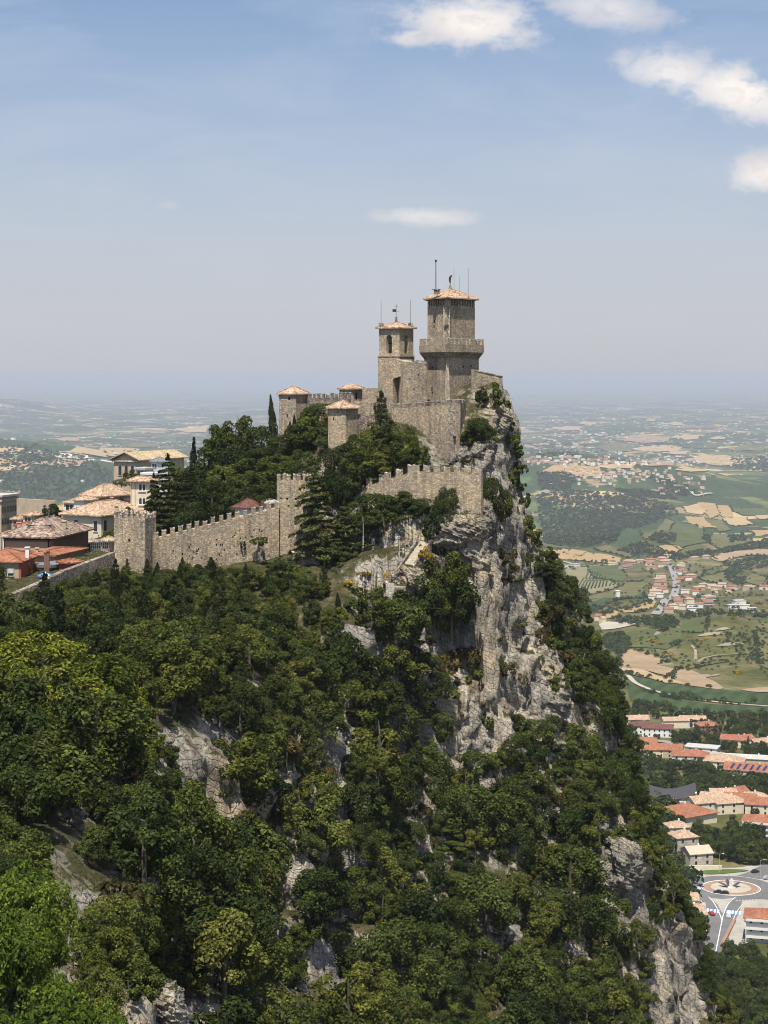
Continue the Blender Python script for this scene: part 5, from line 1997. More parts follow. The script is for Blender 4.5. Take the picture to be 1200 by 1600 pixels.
    # a second pass: low growth closes the gaps between the crowns
    for i in range(len(c)):
        x, y, z = c[i]
        if not near_ok((x, y, z), .55):
            continue
        u = nr.uniform()
        kind = 'shrub' if u < .45 else 'green_bush' if u < .62 else 'dry_shrub'
        if counts.get(kind, 0) >= 225:
            kind = 'shrub' if counts.get('shrub', 0) < 225 else 'dry_shrub' if counts.get('dry_shrub', 0) < 225 else 'hazel_bush'
            if counts.get(kind, 0) >= 285:
                continue
        counts[kind] = counts.get(kind, 0) + 1
        put((x, y, z), 1.7)
        plant(kind, x, y, z, nr.uniform(.7, 1.35), nr.uniform(.7, 1.2))
    return counts


print('wood', wood(), len(TREES))


# ---- ground cover: low leaves, ivy and grass on every ledge that holds soil
def ground_cover():
    P = MP.reshape(-1, 3)
    st = MST.ravel()
    dxs, dys = np.gradient(MX), np.gradient(MY)
    area = (np.outer(dys, dxs) * np.sqrt(1 + 3.0 * MST)).ravel()
    area[P[:, 1] < 80] = 0
    n = 190000
    idx = nr.choice(len(P), n, p=area / area.sum())
    p = P[idx] + nr.normal(size=(n, 3)) * np.array([.5, .5, .12])
    px = PX0 + F * p[:, 0] / p[:, 1]
    py = PY0 - F * (p[:, 2] - CZ) / p[:, 1]
    keepm = (px > -60) & (px < 1160) & (py > 580) & (py < 1680)
    patch = fbm(p[:, 0] / 7, p[:, 1] / 7, p[:, 2] / 9, oct=3)
    rock = np.zeros(n, bool)
    for poly in ROCKS:
        rock |= inside(px, py, poly)
    keepm &= np.where(rock, patch > .46, patch > -.35)
    p = p[keepm]
    m = len(p)
    clump = .35 + .65 * np.clip(fbm(p[:, 0] / 2.2, p[:, 1] / 2.2, p[:, 2] / 2.2, oct=2) + .4, 0, 1)
    p[:, 2] += nr.uniform(0, 1, m) * 1.1 * clump
    nn = nr.normal(size=(m, 3)) * .5 + np.array([.0, -.35, .75])
    v, f = leaves(p, nn, .40, .28, nr)
    return v, f, m


_v, _f, _m = ground_cover()
_mi = (fbm(_v[::4, 0] / 9, _v[::4, 1] / 9, _v[::4, 2] / 9, oct=2) + nr.normal(size=_m) * .25)
_mi = np.digitize(_mi, [-.15, .25, .6])
tag(link_mesh('undergrowth', np_mesh('undergrowth', _v, _f, [LEAF_DARK, LEAF_OAK, LEAF_OLIVE, LEAF_BROWN], _mi)), kind='stuff')
# ------------------------------------------------------------------ houses of the old town


def window_at(parent, p0, p1, s, z, w, h, frame=None, arch=False, shutter=None, out=.03):
    """A window as a part: dark glass in a raised frame, with a sill; s along the wall p0-p1."""
    mb = MB()
    prof = arch_prof(s - w / 2, s + w / 2, z - h / 2, z + h / 2) if arch else [(s - w / 2, z - h / 2), (s + w / 2, z - h / 2), (s + w / 2, z + h / 2), (s - w / 2, z + h / 2)]
    plate(mb, p0, p1, prof, .12, out)
    wn = mb.build('window', GLASS, parent)
    if frame:
        f = MB()
        e = .11
        plate(f, p0, p1, [(s - w / 2 - e, z - h / 2 - e), (s + w / 2 + e, z - h / 2 - e), (s + w / 2 + e, z - h / 2), (s - w / 2 - e, z - h / 2)], .2, out + .12)
        if not arch:
            plate(f, p0, p1, [(s - w / 2 - e, z + h / 2), (s + w / 2 + e, z + h / 2), (s + w / 2 + e, z + h / 2 + e), (s - w / 2 - e, z + h / 2 + e)], .16, out + .05)
        plate(f, p0, p1, [(s - w / 2 - e, z - h / 2), (s - w / 2, z - h / 2), (s - w / 2, z + h / 2), (s - w / 2 - e, z + h / 2)], .16, out + .05)
        plate(f, p0, p1, [(s + w / 2, z - h / 2), (s + w / 2 + e, z - h / 2), (s + w / 2 + e, z + h / 2), (s + w / 2, z + h / 2)], .16, out + .05)
        f.build('frame', frame, wn)
    if shutter:
        f = MB()
        plate(f, p0, p1, [(s - w / 2 + .03, z - h / 2 + h * .35), (s + w / 2 - .03, z - h / 2 + h * .35), (s + w / 2 - .03, z + h / 2 - .03), (s - w / 2 + .03, z + h / 2 - .03)], .06, out + .05)
        f.build('shutter', shutter, wn)
    return wn


def hip_roof(parent, poly, z, zr, mat, frac=.5, th=.25, name='roof', rise_mid=None):
    """Hip roof over a four-cornered plan; the ridge runs along the longer side."""
    p = [Vector(q) for q in poly]
    if (p[1] - p[0]).length < (p[2] - p[1]).length:
        p = p[1:] + p[:1]
    a, b, c, d = p
    m0, m1 = (a + d) / 2, (b + c) / 2
    L = (m1 - m0).length
    dp = (a - d).length
    ins = min(L * .48, dp * frac)
    u = (m1 - m0).normalized()
    r0, r1 = m0 + u * ins, m1 - u * ins
    mb = MB()
    mb.prism(p, z - th, z)
    k = 4

    def quad(e0, e1, f0, f1):
        rows = []
        for i in range(k + 1):
            t = i / k
            zz = z + (zr - z) * t + (rnd.uniform(-.03, .03) if 0 < i < k else 0)
            q0, q1 = e0.lerp(f0, t), e1.lerp(f1, t)
            rows.append([(q0.x, q0.y, zz), (q1.x, q1.y, zz)])
        for i in range(k):
            mb.add([rows[i][0], rows[i][1], rows[i + 1][1], rows[i + 1][0]], [(0, 1, 2, 3)])
    quad(a, b, r0, r1)
    quad(c, d, r1, r0)
    quad(d, a, r0, r0)
    quad(b, c, r1, r1)
    r = mb.build(name, mat, parent)
    h = MB()
    for e, f in ((a, r0), (d, r0), (b, r1), (c, r1)):
        h.tube((e.x, e.y, z + .04), (f.x, f.y, zr + .04), .13, .13, 5)
    h.tube((r0.x, r0.y, zr + .04), (r1.x, r1.y, zr + .04), .14, .14, 5)
    h.build('ridge_tiles', mat, r)
    return r, (r0, r1)


def gable_roof(parent, poly, z, zr, mat, th=.22, axis=0, name='roof'):
    p = [Vector(q) for q in poly]
    if axis:
        p = p[1:] + p[:1]
    a, b, c, d = p
    m0, m1 = (a + d) / 2, (b + c) / 2
    mb = MB()
    vs = [(a.x, a.y, z), (b.x, b.y, z), (c.x, c.y, z), (d.x, d.y, z), (m0.x, m0.y, zr), (m1.x, m1.y, zr)]
    lo = [(q[0], q[1], q[2] - th) for q in vs]
    mb.add(vs + lo, [(0, 1, 5, 4), (2, 3, 4, 5), (7, 6, 10, 11), (9, 8, 11, 10), (0, 4, 10, 6), (4, 3, 9, 10), (1, 7, 11, 5), (5, 11, 8, 2), (6, 7, 1, 0), (8, 9, 3, 2)])
    return mb.build(name, mat, parent)


def house(name, label, pl, pc, pr, y, py_eave, py_base, py_ridge, wall, roof, over=.5, k=1.0, kind='hip', cat='house', side=None, frac=.5, group=None):
    ft = foot(pl, pc, pr, y, k)
    ce = centre(ft)
    t = empty(name, (ce.x, ce.y, ZZ(py_base, y)), label, cat, group)
    c, r, b, l = ft
    z0, z1 = ZZ(py_base + 10, y), ZZ(py_eave, y)
    for nm, (p, q), mt in (('front_wall', (l, c), wall), ('side_wall', (c, r), side or wall), ('rear_wall', (r, b), wall), ('rear_wall', (b, l), wall)):
        mb = MB()
        d = (Vector(q) - Vector(p)).normalized()
        strip_wall(mb, Vector(p), Vector(q) - d * .41, z0, z0, z1, z1, .4)
        mb.build(nm, mt, t)
    e = grow(ft, over)
    if kind == 'hip':
        hip_roof(t, e, z1 + .1, ZZ(py_ridge, ce.y), roof, frac)
    elif kind == 'flat':
        mb = MB()
        mb.prism(e, z1 - .15, z1 + .35)
        mb.build('roof', roof, t)
    else:
        gable_roof(t, e, z1 + .1, ZZ(py_ridge, ce.y), roof, axis=1 if kind == 'gable2' else 0)
        if kind in ('gable', 'gable2'):
            mb = MB()
            p = [Vector(q) for q in ft]
            if kind == 'gable2':
                p = p[1:] + p[:1]
            zr = ZZ(py_ridge, ce.y) - .3
            for u, v in ((p[3], p[0]), (p[1], p[2])):
                m = (u + v) / 2
                d = (v - u).normalized()
                nn = Vector((-d.y, d.x)) * .35
                vs = [(u.x, u.y, z1 - .01), (v.x, v.y, z1 - .01), (m.x, m.y, zr)]
                vs2 = [(u.x + nn.x, u.y + nn.y, z1 - .01), (v.x + nn.x, v.y + nn.y, z1 - .01), (m.x + nn.x, m.y + nn.y, zr)]
                mb.add(vs + vs2, [(0, 1, 2), (5, 4, 3), (0, 3, 4, 1), (1, 4, 5, 2), (2, 5, 3, 0)])
            mb.build('gable', wall, t)
    return t, ft


def along(p, q, f):
    return (Vector(q) - Vector(p)).length * f


def chimney(parent, px, y, py_base, py_top, w=.7, mat=None):
    x = XX(px, y)
    mb = MB()
    zb, zt = ZZ(py_base, y), ZZ(py_top, y)
    mb.box((x, y, (zb + zt) / 2), (w, w, zt - zb))
    mb.box((x, y, zt + .08), (w + .25, w + .25, .16))
    return mb.build('chimney', mat or SANDSTONE, parent)


# a: brown house with the broad weathered roof
t, ft = house('town_house', 'broad brown house with weathered hip roof of mixed tiles and two skylights', 6, 84, 138, 330, 840, 900, 808, BROWNP, TILE_D, .9, .55, side=BROWNP, frac=.6)
BROWN_HOUSE = t
chimney(t, 100, 338, 826, 815, .8, SANDSTONE)
chimney(t, 30, 336, 826, 817, .7, PINK)
for px, py in ((50, 823.5), (74, 823)):
    y = 334
    mb = MB()
    x, z = XX(px, y), ZZ(py, y)
    mb.add([(x - .75, y - .9, z - .55), (x + .75, y - .9, z - .55), (x + .75, y + .5, z + .35), (x - .75, y + .5, z + .35)], [(0, 1, 2, 3)])
    mb.tube((x - .75, y - .9, z - .55), (x + .75, y - .9, z - .55), .06, .06, 4)
    mb.build('skylight', GLASS, t)
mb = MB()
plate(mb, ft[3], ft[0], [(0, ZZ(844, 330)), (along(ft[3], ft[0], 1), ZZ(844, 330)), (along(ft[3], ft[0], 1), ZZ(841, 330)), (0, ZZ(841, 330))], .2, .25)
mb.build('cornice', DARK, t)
mb = MB()
plate(mb, ft[3], ft[0], [(.3, ZZ(861, 330)), (along(ft[3], ft[0], .93), ZZ(861, 330)), (along(ft[3], ft[0], .93), ZZ(847, 330)), (.3, ZZ(847, 330))], .2, .06)
mb.build('wall_panel', PINK, t)
_x = along(ft[3], ft[0], .9)
mb = MB()
plate(mb, ft[3], ft[0], [(_x - .12, ZZ(866, 330)), (_x + .12, ZZ(866, 330)), (_x + .12, ZZ(841, 330)), (_x - .12, ZZ(841, 330))], .2, .2)
mb.build('downpipe', DARK, t)

# b: orange roofed house by the rubble wall
t, ft = house('town_house', 'stone faced house with bright orange roof and two white shuttered windows by the rubble wall', -36, 33, 55, 296, 878, 940, 857, SANDSTONE, TILE_R, .5, .5, side=REDP)
L = along(ft[3], ft[0], 1)
for fx, py in ((.77, 893), (.77, 921), (.3, 893), (.3, 921)):
    window_at(t, ft[3], ft[0], L * fx, ZZ(py, 297), .95, 1.25, PALE, shutter=SHUTTER)
window_at(t, ft[0], ft[1], along(ft[0], ft[1], .55), ZZ(890, 296), .9, 1.4, REDP)
chimney(t, 43, 300, 872, 856, .62, WHITEP)
chimney(t, 3, 300, 872, 866, .5, WHITEP)
t, ft = house('town_house', 'low red house with flat roof terrace behind the orange roofed house', 53, 78, 112, 303, 886, 915, 880, REDP, GREYMETAL, .5, .6, kind='flat')
window_at(t, ft[0], ft[1], along(ft[0], ft[1], .4), ZZ(897, 303), .8, 1.2, BROWNP)
for px, top in ((71, 864), (75, 862)):
    mb = MB()
    y = 302.5
    mb.tube((XX(px, y), y, ZZ(893, y)), (XX(px, y), y, ZZ(top, y)), .28, .28, 8)
    mb.tube((XX(px, y), y, ZZ(top + .2, y)), (XX(px, y), y, ZZ(top - 1.2, y)), .36, .36, 8)
    mb.build('flue', BROWNP, t)
t, ft = house('town_house', 'long low house with orange tile roof in front of the brown house', 34, 86, 133, 313, 868, 890, 858, PINK, TILE_R, .5, .5)
chimney(t, 58, 316, 866, 857, .5, SANDSTONE)
t, ft = house('annex', 'small red roofed annex next to the flat roof terrace', 92, 108, 126, 302, 880, 898, 873, REDP, TILE_R, .4, 1)

# parasol
mb = MB()
y = 296.0
x = XX(71, y)
tp = empty('parasol', (x, y, ZZ(912, y)), 'blue and white parasol open beside the red house', 'parasol')
mb.tube((x, y, ZZ(914, y)), (x, y, ZZ(893, y)), .05, .05, 6)
mb.build('pole', GREYMETAL, tp)
for i in range(8):
    a0, a1 = 6.283 * i / 8, 6.283 * (i + 1) / 8
    mb = MB()
    z0_, z1_ = ZZ(899, y), ZZ(893, y)
    mb.add([(x + 1.35 * math.cos(a0), y + 1.35 * math.sin(a0), z0_), (x + 1.35 * math.cos(a1), y + 1.35 * math.sin(a1), z0_), (x, y, z1_),
            (x + 1.35 * math.cos(a0), y + 1.35 * math.sin(a0), z0_ - .18), (x + 1.35 * math.cos(a1), y + 1.35 * math.sin(a1), z0_ - .18)], [(0, 1, 2), (3, 4, 1, 0)])
    mb.build('canopy_panel', BLUEC if i % 3 else WHITEP, tp)

# c: cream house with the large terracotta roof
t, ft = house('town_house', 'cream house with large terracotta hip roof behind the corner tower', 98, 158, 232, 366, 806, 860, 782, CREAM, TILE, .7, .6, frac=.55)
L = along(ft[3], ft[0], 1)
for f in (.86, .35):
    window_at(t, ft[3], ft[0], L * f, ZZ(822, 367), 1.0, 2.2, WHITEP)
for f in (.08, .5):
    window_at(t, ft[0], ft[1], along(ft[0], ft[1], f), ZZ(822, 366), 1.0, 2.2, WHITEP)
chimney(t, 182, 370, 800, 791, .7)
chimney(t, 175, 378, 788, 778, .6, PINK)
for ax_, ay_, at_, ab_, ayy in ((120, 0, 783, 798, 370), (200, 0, 776, 792, 372), (52, 0, 799, 815, 336), (96, 0, 806, 822, 334)):
    mb = MB()
    x_ = XX(ax_, ayy)
    mb.tube((x_, ayy, ZZ(ab_, ayy)), (x_, ayy, ZZ(at_, ayy)), .045, .035, 5)
    for dz_ in (.3, .6):
        mb.tube((x_ - .5, ayy, ZZ(at_, ayy) - dz_), (x_ + .5, ayy, ZZ(at_, ayy) - dz_), .025, .025, 4)
    mb.build('aerial', MASTM, t if ayy > 350 else BROWN_HOUSE)
# d: pink house
t, ft = house('town_house', 'pink house with old tile roof next to the pale tower house', 128, 158, 206, 392, 776, 830, 756, PINK, TILE, .6, .7, frac=.55)
window_at(t, ft[0], ft[1], along(ft[0], ft[1], .66), ZZ(781, 392), .8, .8, BROWNP)
t, ft = house('town_house', 'small pink and white wing with a low roof stepping below the pink house', 116, 131, 150, 388, 782, 830, 774, WHITEP, TILE, .4, .8)
# e: pale tower house
t, ft = house('tower_house', 'tall cream tower house with paired arched windows and shallow tiled cap', 204, 236, 243, 378, 752, 850, 744.5, CREAM, TILE, .75, 2.2, cat='house', frac=.48)
L = along(ft[3], ft[0], 1)
for py in (761.5, 783):
    for f in (.49, .66):
        window_at(t, ft[3], ft[0], L * f, ZZ(py, 379), .62, 1.35, WHITEP, arch=True)
    mb = MB()
    plate(mb, ft[3], ft[0], [(L * .38, ZZ(py + 6.6, 379)), (L * .77, ZZ(py + 6.6, 379)), (L * .77, ZZ(py + 5.6, 379)), (L * .38, ZZ(py + 5.6, 379))], .2, .22)
    mb.build('sill', WHITEP, t)
mb = MB()
for f in (.02, .21, .97):
    plate(mb, ft[3], ft[0], [(L * f, ZZ(848, 379)), (L * f + .18, ZZ(848, 379)), (L * f + .18, ZZ(752, 379)), (L * f, ZZ(752, 379))], .15, .05)
    mb.build('pilaster', SANDSTONE, t)
    mb = MB()
# f: church with straw coloured roof
t, ft = house('church', 'large church with pale gable and straw coloured roof at the top of the town', 178, 217, 288, 455, 719, 800, 704, SANDSTONE, TILE_Y, .9, .42, kind='gable', cat='church')
mb = MB()
plate(mb, ft[3], ft[0], [(-.4, ZZ(722, 455)), (along(ft[3], ft[0], 1) + .4, ZZ(722, 455)), (along(ft[3], ft[0], 1) + .4, ZZ(719.5, 455)), (-.4, ZZ(719.5, 455))], .5, .5)
mb.build('cornice', PALE, t)
for f in (.25, .5, .75):
    window_at(t, ft[3], ft[0], along(ft[3], ft[0], f), ZZ(736, 455), 1.0, 2.6, PALE, arch=True)
chimney(t, 202, 462, 712, 704, 1.0, SANDSTONE)
for i, (pl, pc, pr, yy, e, b, r, wm, rm, lab) in enumerate([
        (212, 226, 240, 440, 733, 760, 729, WHITEP, CONCRETE, 'small white house with grey flat roof just below the church'),
        (222, 238, 250, 430, 741, 770, 736, WHITEP, WHITEP, 'low white roofed house under the church, above the tower house'),
        (236, 246, 262, 445, 722, 760, 714, WHITEP, GREYMETAL, 'narrow pale house with steep grey roof against the church'),
        (80, 101, 132, 425, 798, 830, 786, PINK, TILE_Y, 'house with smooth yellow roof behind the terracotta roofs'),
        (18, 34, 50, 408, 812, 850, 804, BEIGE, TILE, 'narrow house with rust tiles among stepped roofs near the palazzo'),
        (36, 50, 66, 404, 806, 850, 799, CREAM, TILE, 'small house with pale tiles touching the dark town tree'),
        (24, 42, 62, 398, 822, 850, 815, PINK, TILE_R, 'low house with red roof below the stepped roofs'),
        (4, 14, 26, 380, 835, 860, 829, WHITEP, TILE, 'little white house with worn tiles below the palazzo'),
        (100, 116, 126, 420, 786, 820, 780, WHITEP, TILE, 'white gabled house between the yellow roof and the pink house'),
        (212, 228, 242, 352, 803, 830, 797, CREAM, TILE, 'small tile roofed house just behind the corner tower'),
        (130, 147, 160, 350, 848, 880, 843, BROWNP, TILE, 'dark lean-to with tiled roof below the cream house'),
        (158, 170, 182, 345, 846, 880, 838, PINK, TILE_Y, 'small house with sandy tile roof close to the corner tower')]):
    t, ft = house('town_house', lab, pl, pc, pr, yy, e, b, r, wm, rm, .35, .9, kind='flat' if rm in (CONCRETE, WHITEP) else 'hip')
    for f in (.35, .7):
        if e + 9 < b - 12:
            window_at(t, ft[3], ft[0], along(ft[3], ft[0], f), ZZ(e + 7, yy), .8, 1.2, None)
# g: palazzo with flat roof at the edge
t, ft = house('palazzo', 'flat roofed stone palazzo with heavy cornice at the edge of town', -70, 2, 27, 432, 776, 850, 772, SANDSTONE, CONCRETE, .6, 1.6, kind='flat', cat='building')
for e_, (p, q) in enumerate(((ft[0], ft[1]), (ft[3], ft[0]))):
    L = along(p, q, 1)
    mb = MB()
    plate(mb, p, q, [(-.3, ZZ(784, 432)), (L + .3, ZZ(784, 432)), (L + .3, ZZ(780, 432)), (-.3, ZZ(780, 432))], .4, .35)
    mb.build('cornice', BEIGE, t)
    for row, py in enumerate((797, 815)):
        for i in range(6):
            window_at(t, p, q, L * (i + .5) / 6, ZZ(py, 432), .9, 1.5, None)
# long blank wall of a terrace
t, _ = wall_thing('terrace_wall', 'long blank pale concrete wall behind the town roofs', [(26, 428, 779), (84, 418, 782)], .8, BEIGE, 840)
# h: maroon roofed hall behind the curtain wall
t, ft = house('hall', 'white hall with maroon roof showing over the long curtain wall', 367, 392, 420, 321, 794, 830, 779, WHITEP, TILE_M, .5, .5, cat='building')
t, ft = house('hall', 'low white building with a plain tent shaped roof beside the maroon roof', 412, 420, 432, 322, 786, 820, 779, WHITEP, PALE, .3, 1, cat='building')
# garden fence and scaffolding by the corner tower
tf = empty('garden_fence', (XX(158, 342), 342, ZZ(855, 342)), 'green metal garden fence by the corner tower', 'fence')
for i in range(12):
    px = 142 + i * 3
    mb = MB()
    y = 341
    mb.box((XX(px, y), y, ZZ(852, y)), (.08, .08, 2.2))
    mb.build('post', GREYMETAL, tf)
for py in (847, 852, 857):
    mb = MB()
    mb.tube((XX(142, 341), 341, ZZ(py, 341)), (XX(175, 341), 341, ZZ(py, 341)), .035, .035, 4)
    mb.build('rail', GREYMETAL, tf)
for a in [('holm_oak', 77, 785, 405, 30, 815), ('holm_oak', 190, 742, 428, 24, 760), ('oak_tree', 205, 730, 432, 22, 752), ('oak_tree', 214, 736, 430, 18, 750), ('oak_tree', 171, 822, 352, 22, 850), ('shrub', 200, 790, 352, 22, 804), ('shrub', 160, 845, 343, 14, 853), ('holm_oak', 236, 772, 365, 22, 800), ('shrub', 122, 880, 306, 16, 890)]:
    plant_px(*a)

# ------------------------------------------------------------------ stairway, terrace, lamps, walkers
stair = empty('stone_stairway', (XX(640, 302), 302, ZZ(880, 302)), 'flight of pale stone steps climbing the rock towards the battlements', 'stairs')
A, B = W(626, 903, 298.5), W(664, 846, 304.5)
n = 22
d = (Vector((B.x, B.y)) - Vector((A.x, A.y)))
run = d.length / n
a = math.atan2(d.y, d.x)
STEP = plain('worn_step', (0.52, 0.46, 0.36), .9, .1, .2, 1.2)
for i in range(n):
    f = (i + .5) / n
    q = A.lerp(B, f)
    mb = MB()
    mb.box((q.x + rnd.uniform(-.05, .05), q.y, q.z - 1.0), (run * 1.25, 2.3 - f * .5 + rnd.uniform(-.1, .1), 2.2), a)
    mb.build('step', STEP, stair)
for s_, nm in ((1.5, 'low_wall'), (-1.5, 'low_wall')):
    mb = MB()
    nn = Vector((-d.y, d.x)).normalized() * s_ * .9
    p = Vector((A.x, A.y)) + nn
    q = Vector((B.x, B.y)) + nn
    strip_wall(mb, p, q, A.z - 3, B.z - 3, A.z + .35, B.z + .4, .45)
    mb.build(nm, STONE_G, stair)
# landing with a parapet where the two walkers are
land = empty('stone_landing', W(616, 922, 297), 'stone landing with low parapet at the foot of the steps', 'landing')
c_ = W(618, 916, 297)
mb = MB()
mb.prism([(c_.x - 1.6, c_.y - 1.6), (c_.x + 1.7, c_.y - 1.5), (c_.x + 1.9, c_.y + 1.6), (c_.x - 1.2, c_.y + 2.0)], c_.z - 4.5, c_.z)
mb.build('platform', STONE_G, land)
mb = MB()
strip_wall(mb, (c_.x - 1.7, c_.y + 1.6), (c_.x - 1.6, c_.y - 1.6), c_.z - 2, c_.z - 2, c_.z + .8, c_.z + .75, .3)
strip_wall(mb, (c_.x - 1.55, c_.y - 1.7), (c_.x - .2, c_.y - 1.75), c_.z - 2, c_.z - 2, c_.z + .75, c_.z + .6, .3)
mb.build('parapet', PALE, land)
rl = empty('railing', W(645, 905, 298), 'pale metal railing on the rock beside the steps', 'railing')
for i in range(6):
    q = W(638 + i * 2.6, 905 - i * .3, 297.5 + .2 * i)
    mb = MB()
    mb.tube((q.x, q.y, q.z - 1.2), (q.x, q.y, q.z + .95), .05, .05, 5)
    mb.build('post', SHUTTER, rl)
for h in (.45, .9):
    mb = MB()
    q, r_ = W(638, 905, 297.5), W(651, 903.5, 298.5)
    mb.tube((q.x, q.y, q.z + h), (r_.x, r_.y, r_.z + h), .045, .045, 5)
    mb.build('rail', SHUTTER, rl)
# parapet of the path under the trees
pp = empty('path_parapet', W(590, 852, 309), 'low stone parapet with square posts along the path under the oaks', 'parapet')
_pts = [(555, 857, 311), (582, 853, 309), (610, 848, 307.5), (640, 846, 305.5)]
for (p0, q0) in zip(_pts[:-1], _pts[1:]):
    P0, Q0 = W(*p0), W(*q0)
    mb = MB()
    strip_wall(mb, (P0.x, P0.y), (Q0.x, Q0.y), P0.z - 3, Q0.z - 3, P0.z + .2, Q0.z + .2, .4)
    mb.build('wall', STONE_G, pp)
for px_, py_, y_ in ((556, 856, 311), (566, 854, 310), (583, 852, 309), (602, 848, 308), (620, 845, 306.8), (541, 850, 311.5)):
    q = W(px_, py_, y_)
    mb = MB()
    mb.box((q.x, q.y - .25, q.z), (.5, .5, 2.2))
    mb.box((q.x, q.y - .25, q.z + 1.15), (.62, .62, .16))
    mb.build('post', PALE, pp)
# walled bed with the flat slab by the gate tower
bd = empty('stone_planter', W(478, 866, 309), 'low walled stone bed between the gate tower and the round bush', 'planter')
q = W(477, 868, 308.5)
mb = MB()
mb.box((q.x, q.y, q.z - .9), (4.6, 3.0, 3.0), .15)
mb.build('wall', STONE_G, bd)
mb = MB()
mb.box((q.x, q.y, q.z + .68), (4.8, 3.2, .14), .15)
mb.build('coping', PALE, bd)


def lamp_post(px, py_base, py_top, y, label):
    q = W(px, py_base, y)
    t = empty('street_lamp', q, label, 'lamp')
    zt = ZZ(py_top, y)
    mb = MB()
    mb.tube((q.x, q.y, q.z - 1.5), (q.x, q.y, zt - .5), .07, .05, 7)
    mb.tube((q.x, q.y, q.z - 1.5), (q.x, q.y, q.z + .5), .12, .1, 7)
    mb.build('post', CONCRETE, t)
    mb = MB()
    mb.tube((q.x, q.y, zt - .5), (q.x, q.y, zt - .1), .13, .2, 8)
    mb.build('lantern', SHUTTER, t)
    mb = MB()
    mb.tube((q.x, q.y, zt - .1), (q.x, q.y, zt + .12), .26, .05, 8)
    mb.build('cap', GREYMETAL, t)


lamp_post(567.5, 842, 810, 308, 'street lamp in front of the dark oaks above the rocky bank')
lamp_post(624, 868, 838, 302, 'street lamp next to the head of the pale steps')
lamp_post(568, 928, 912, 293, 'street lamp half buried in the green slope below the yellow broom')

# floodlight on a pole in the wood
fl = empty('floodlight', W(261, 1085, 232), 'grey square floodlight on a thin pole rising from the wood', 'floodlight')
q = W(262, 1085, 232)
mb = MB()
mb.tube((q.x + .3, q.y, q.z - 2.5), (q.x + .3, q.y, ZZ(1048, 232)), .08, .06, 6)
mb.build('pole', GREYMETAL, fl)
mb = MB()
mb.box((q.x, q.y - .2, ZZ(1041, 232)), (1.15, .45, 1.5), .2)
hd = mb.build('lamp_head', GREYMETAL, fl)
mb = MB()
mb.box((q.x + .02, q.y - .45, ZZ(1041, 232)), (.92, .04, 1.2), .2)
mb.build('grille', IRON, hd)


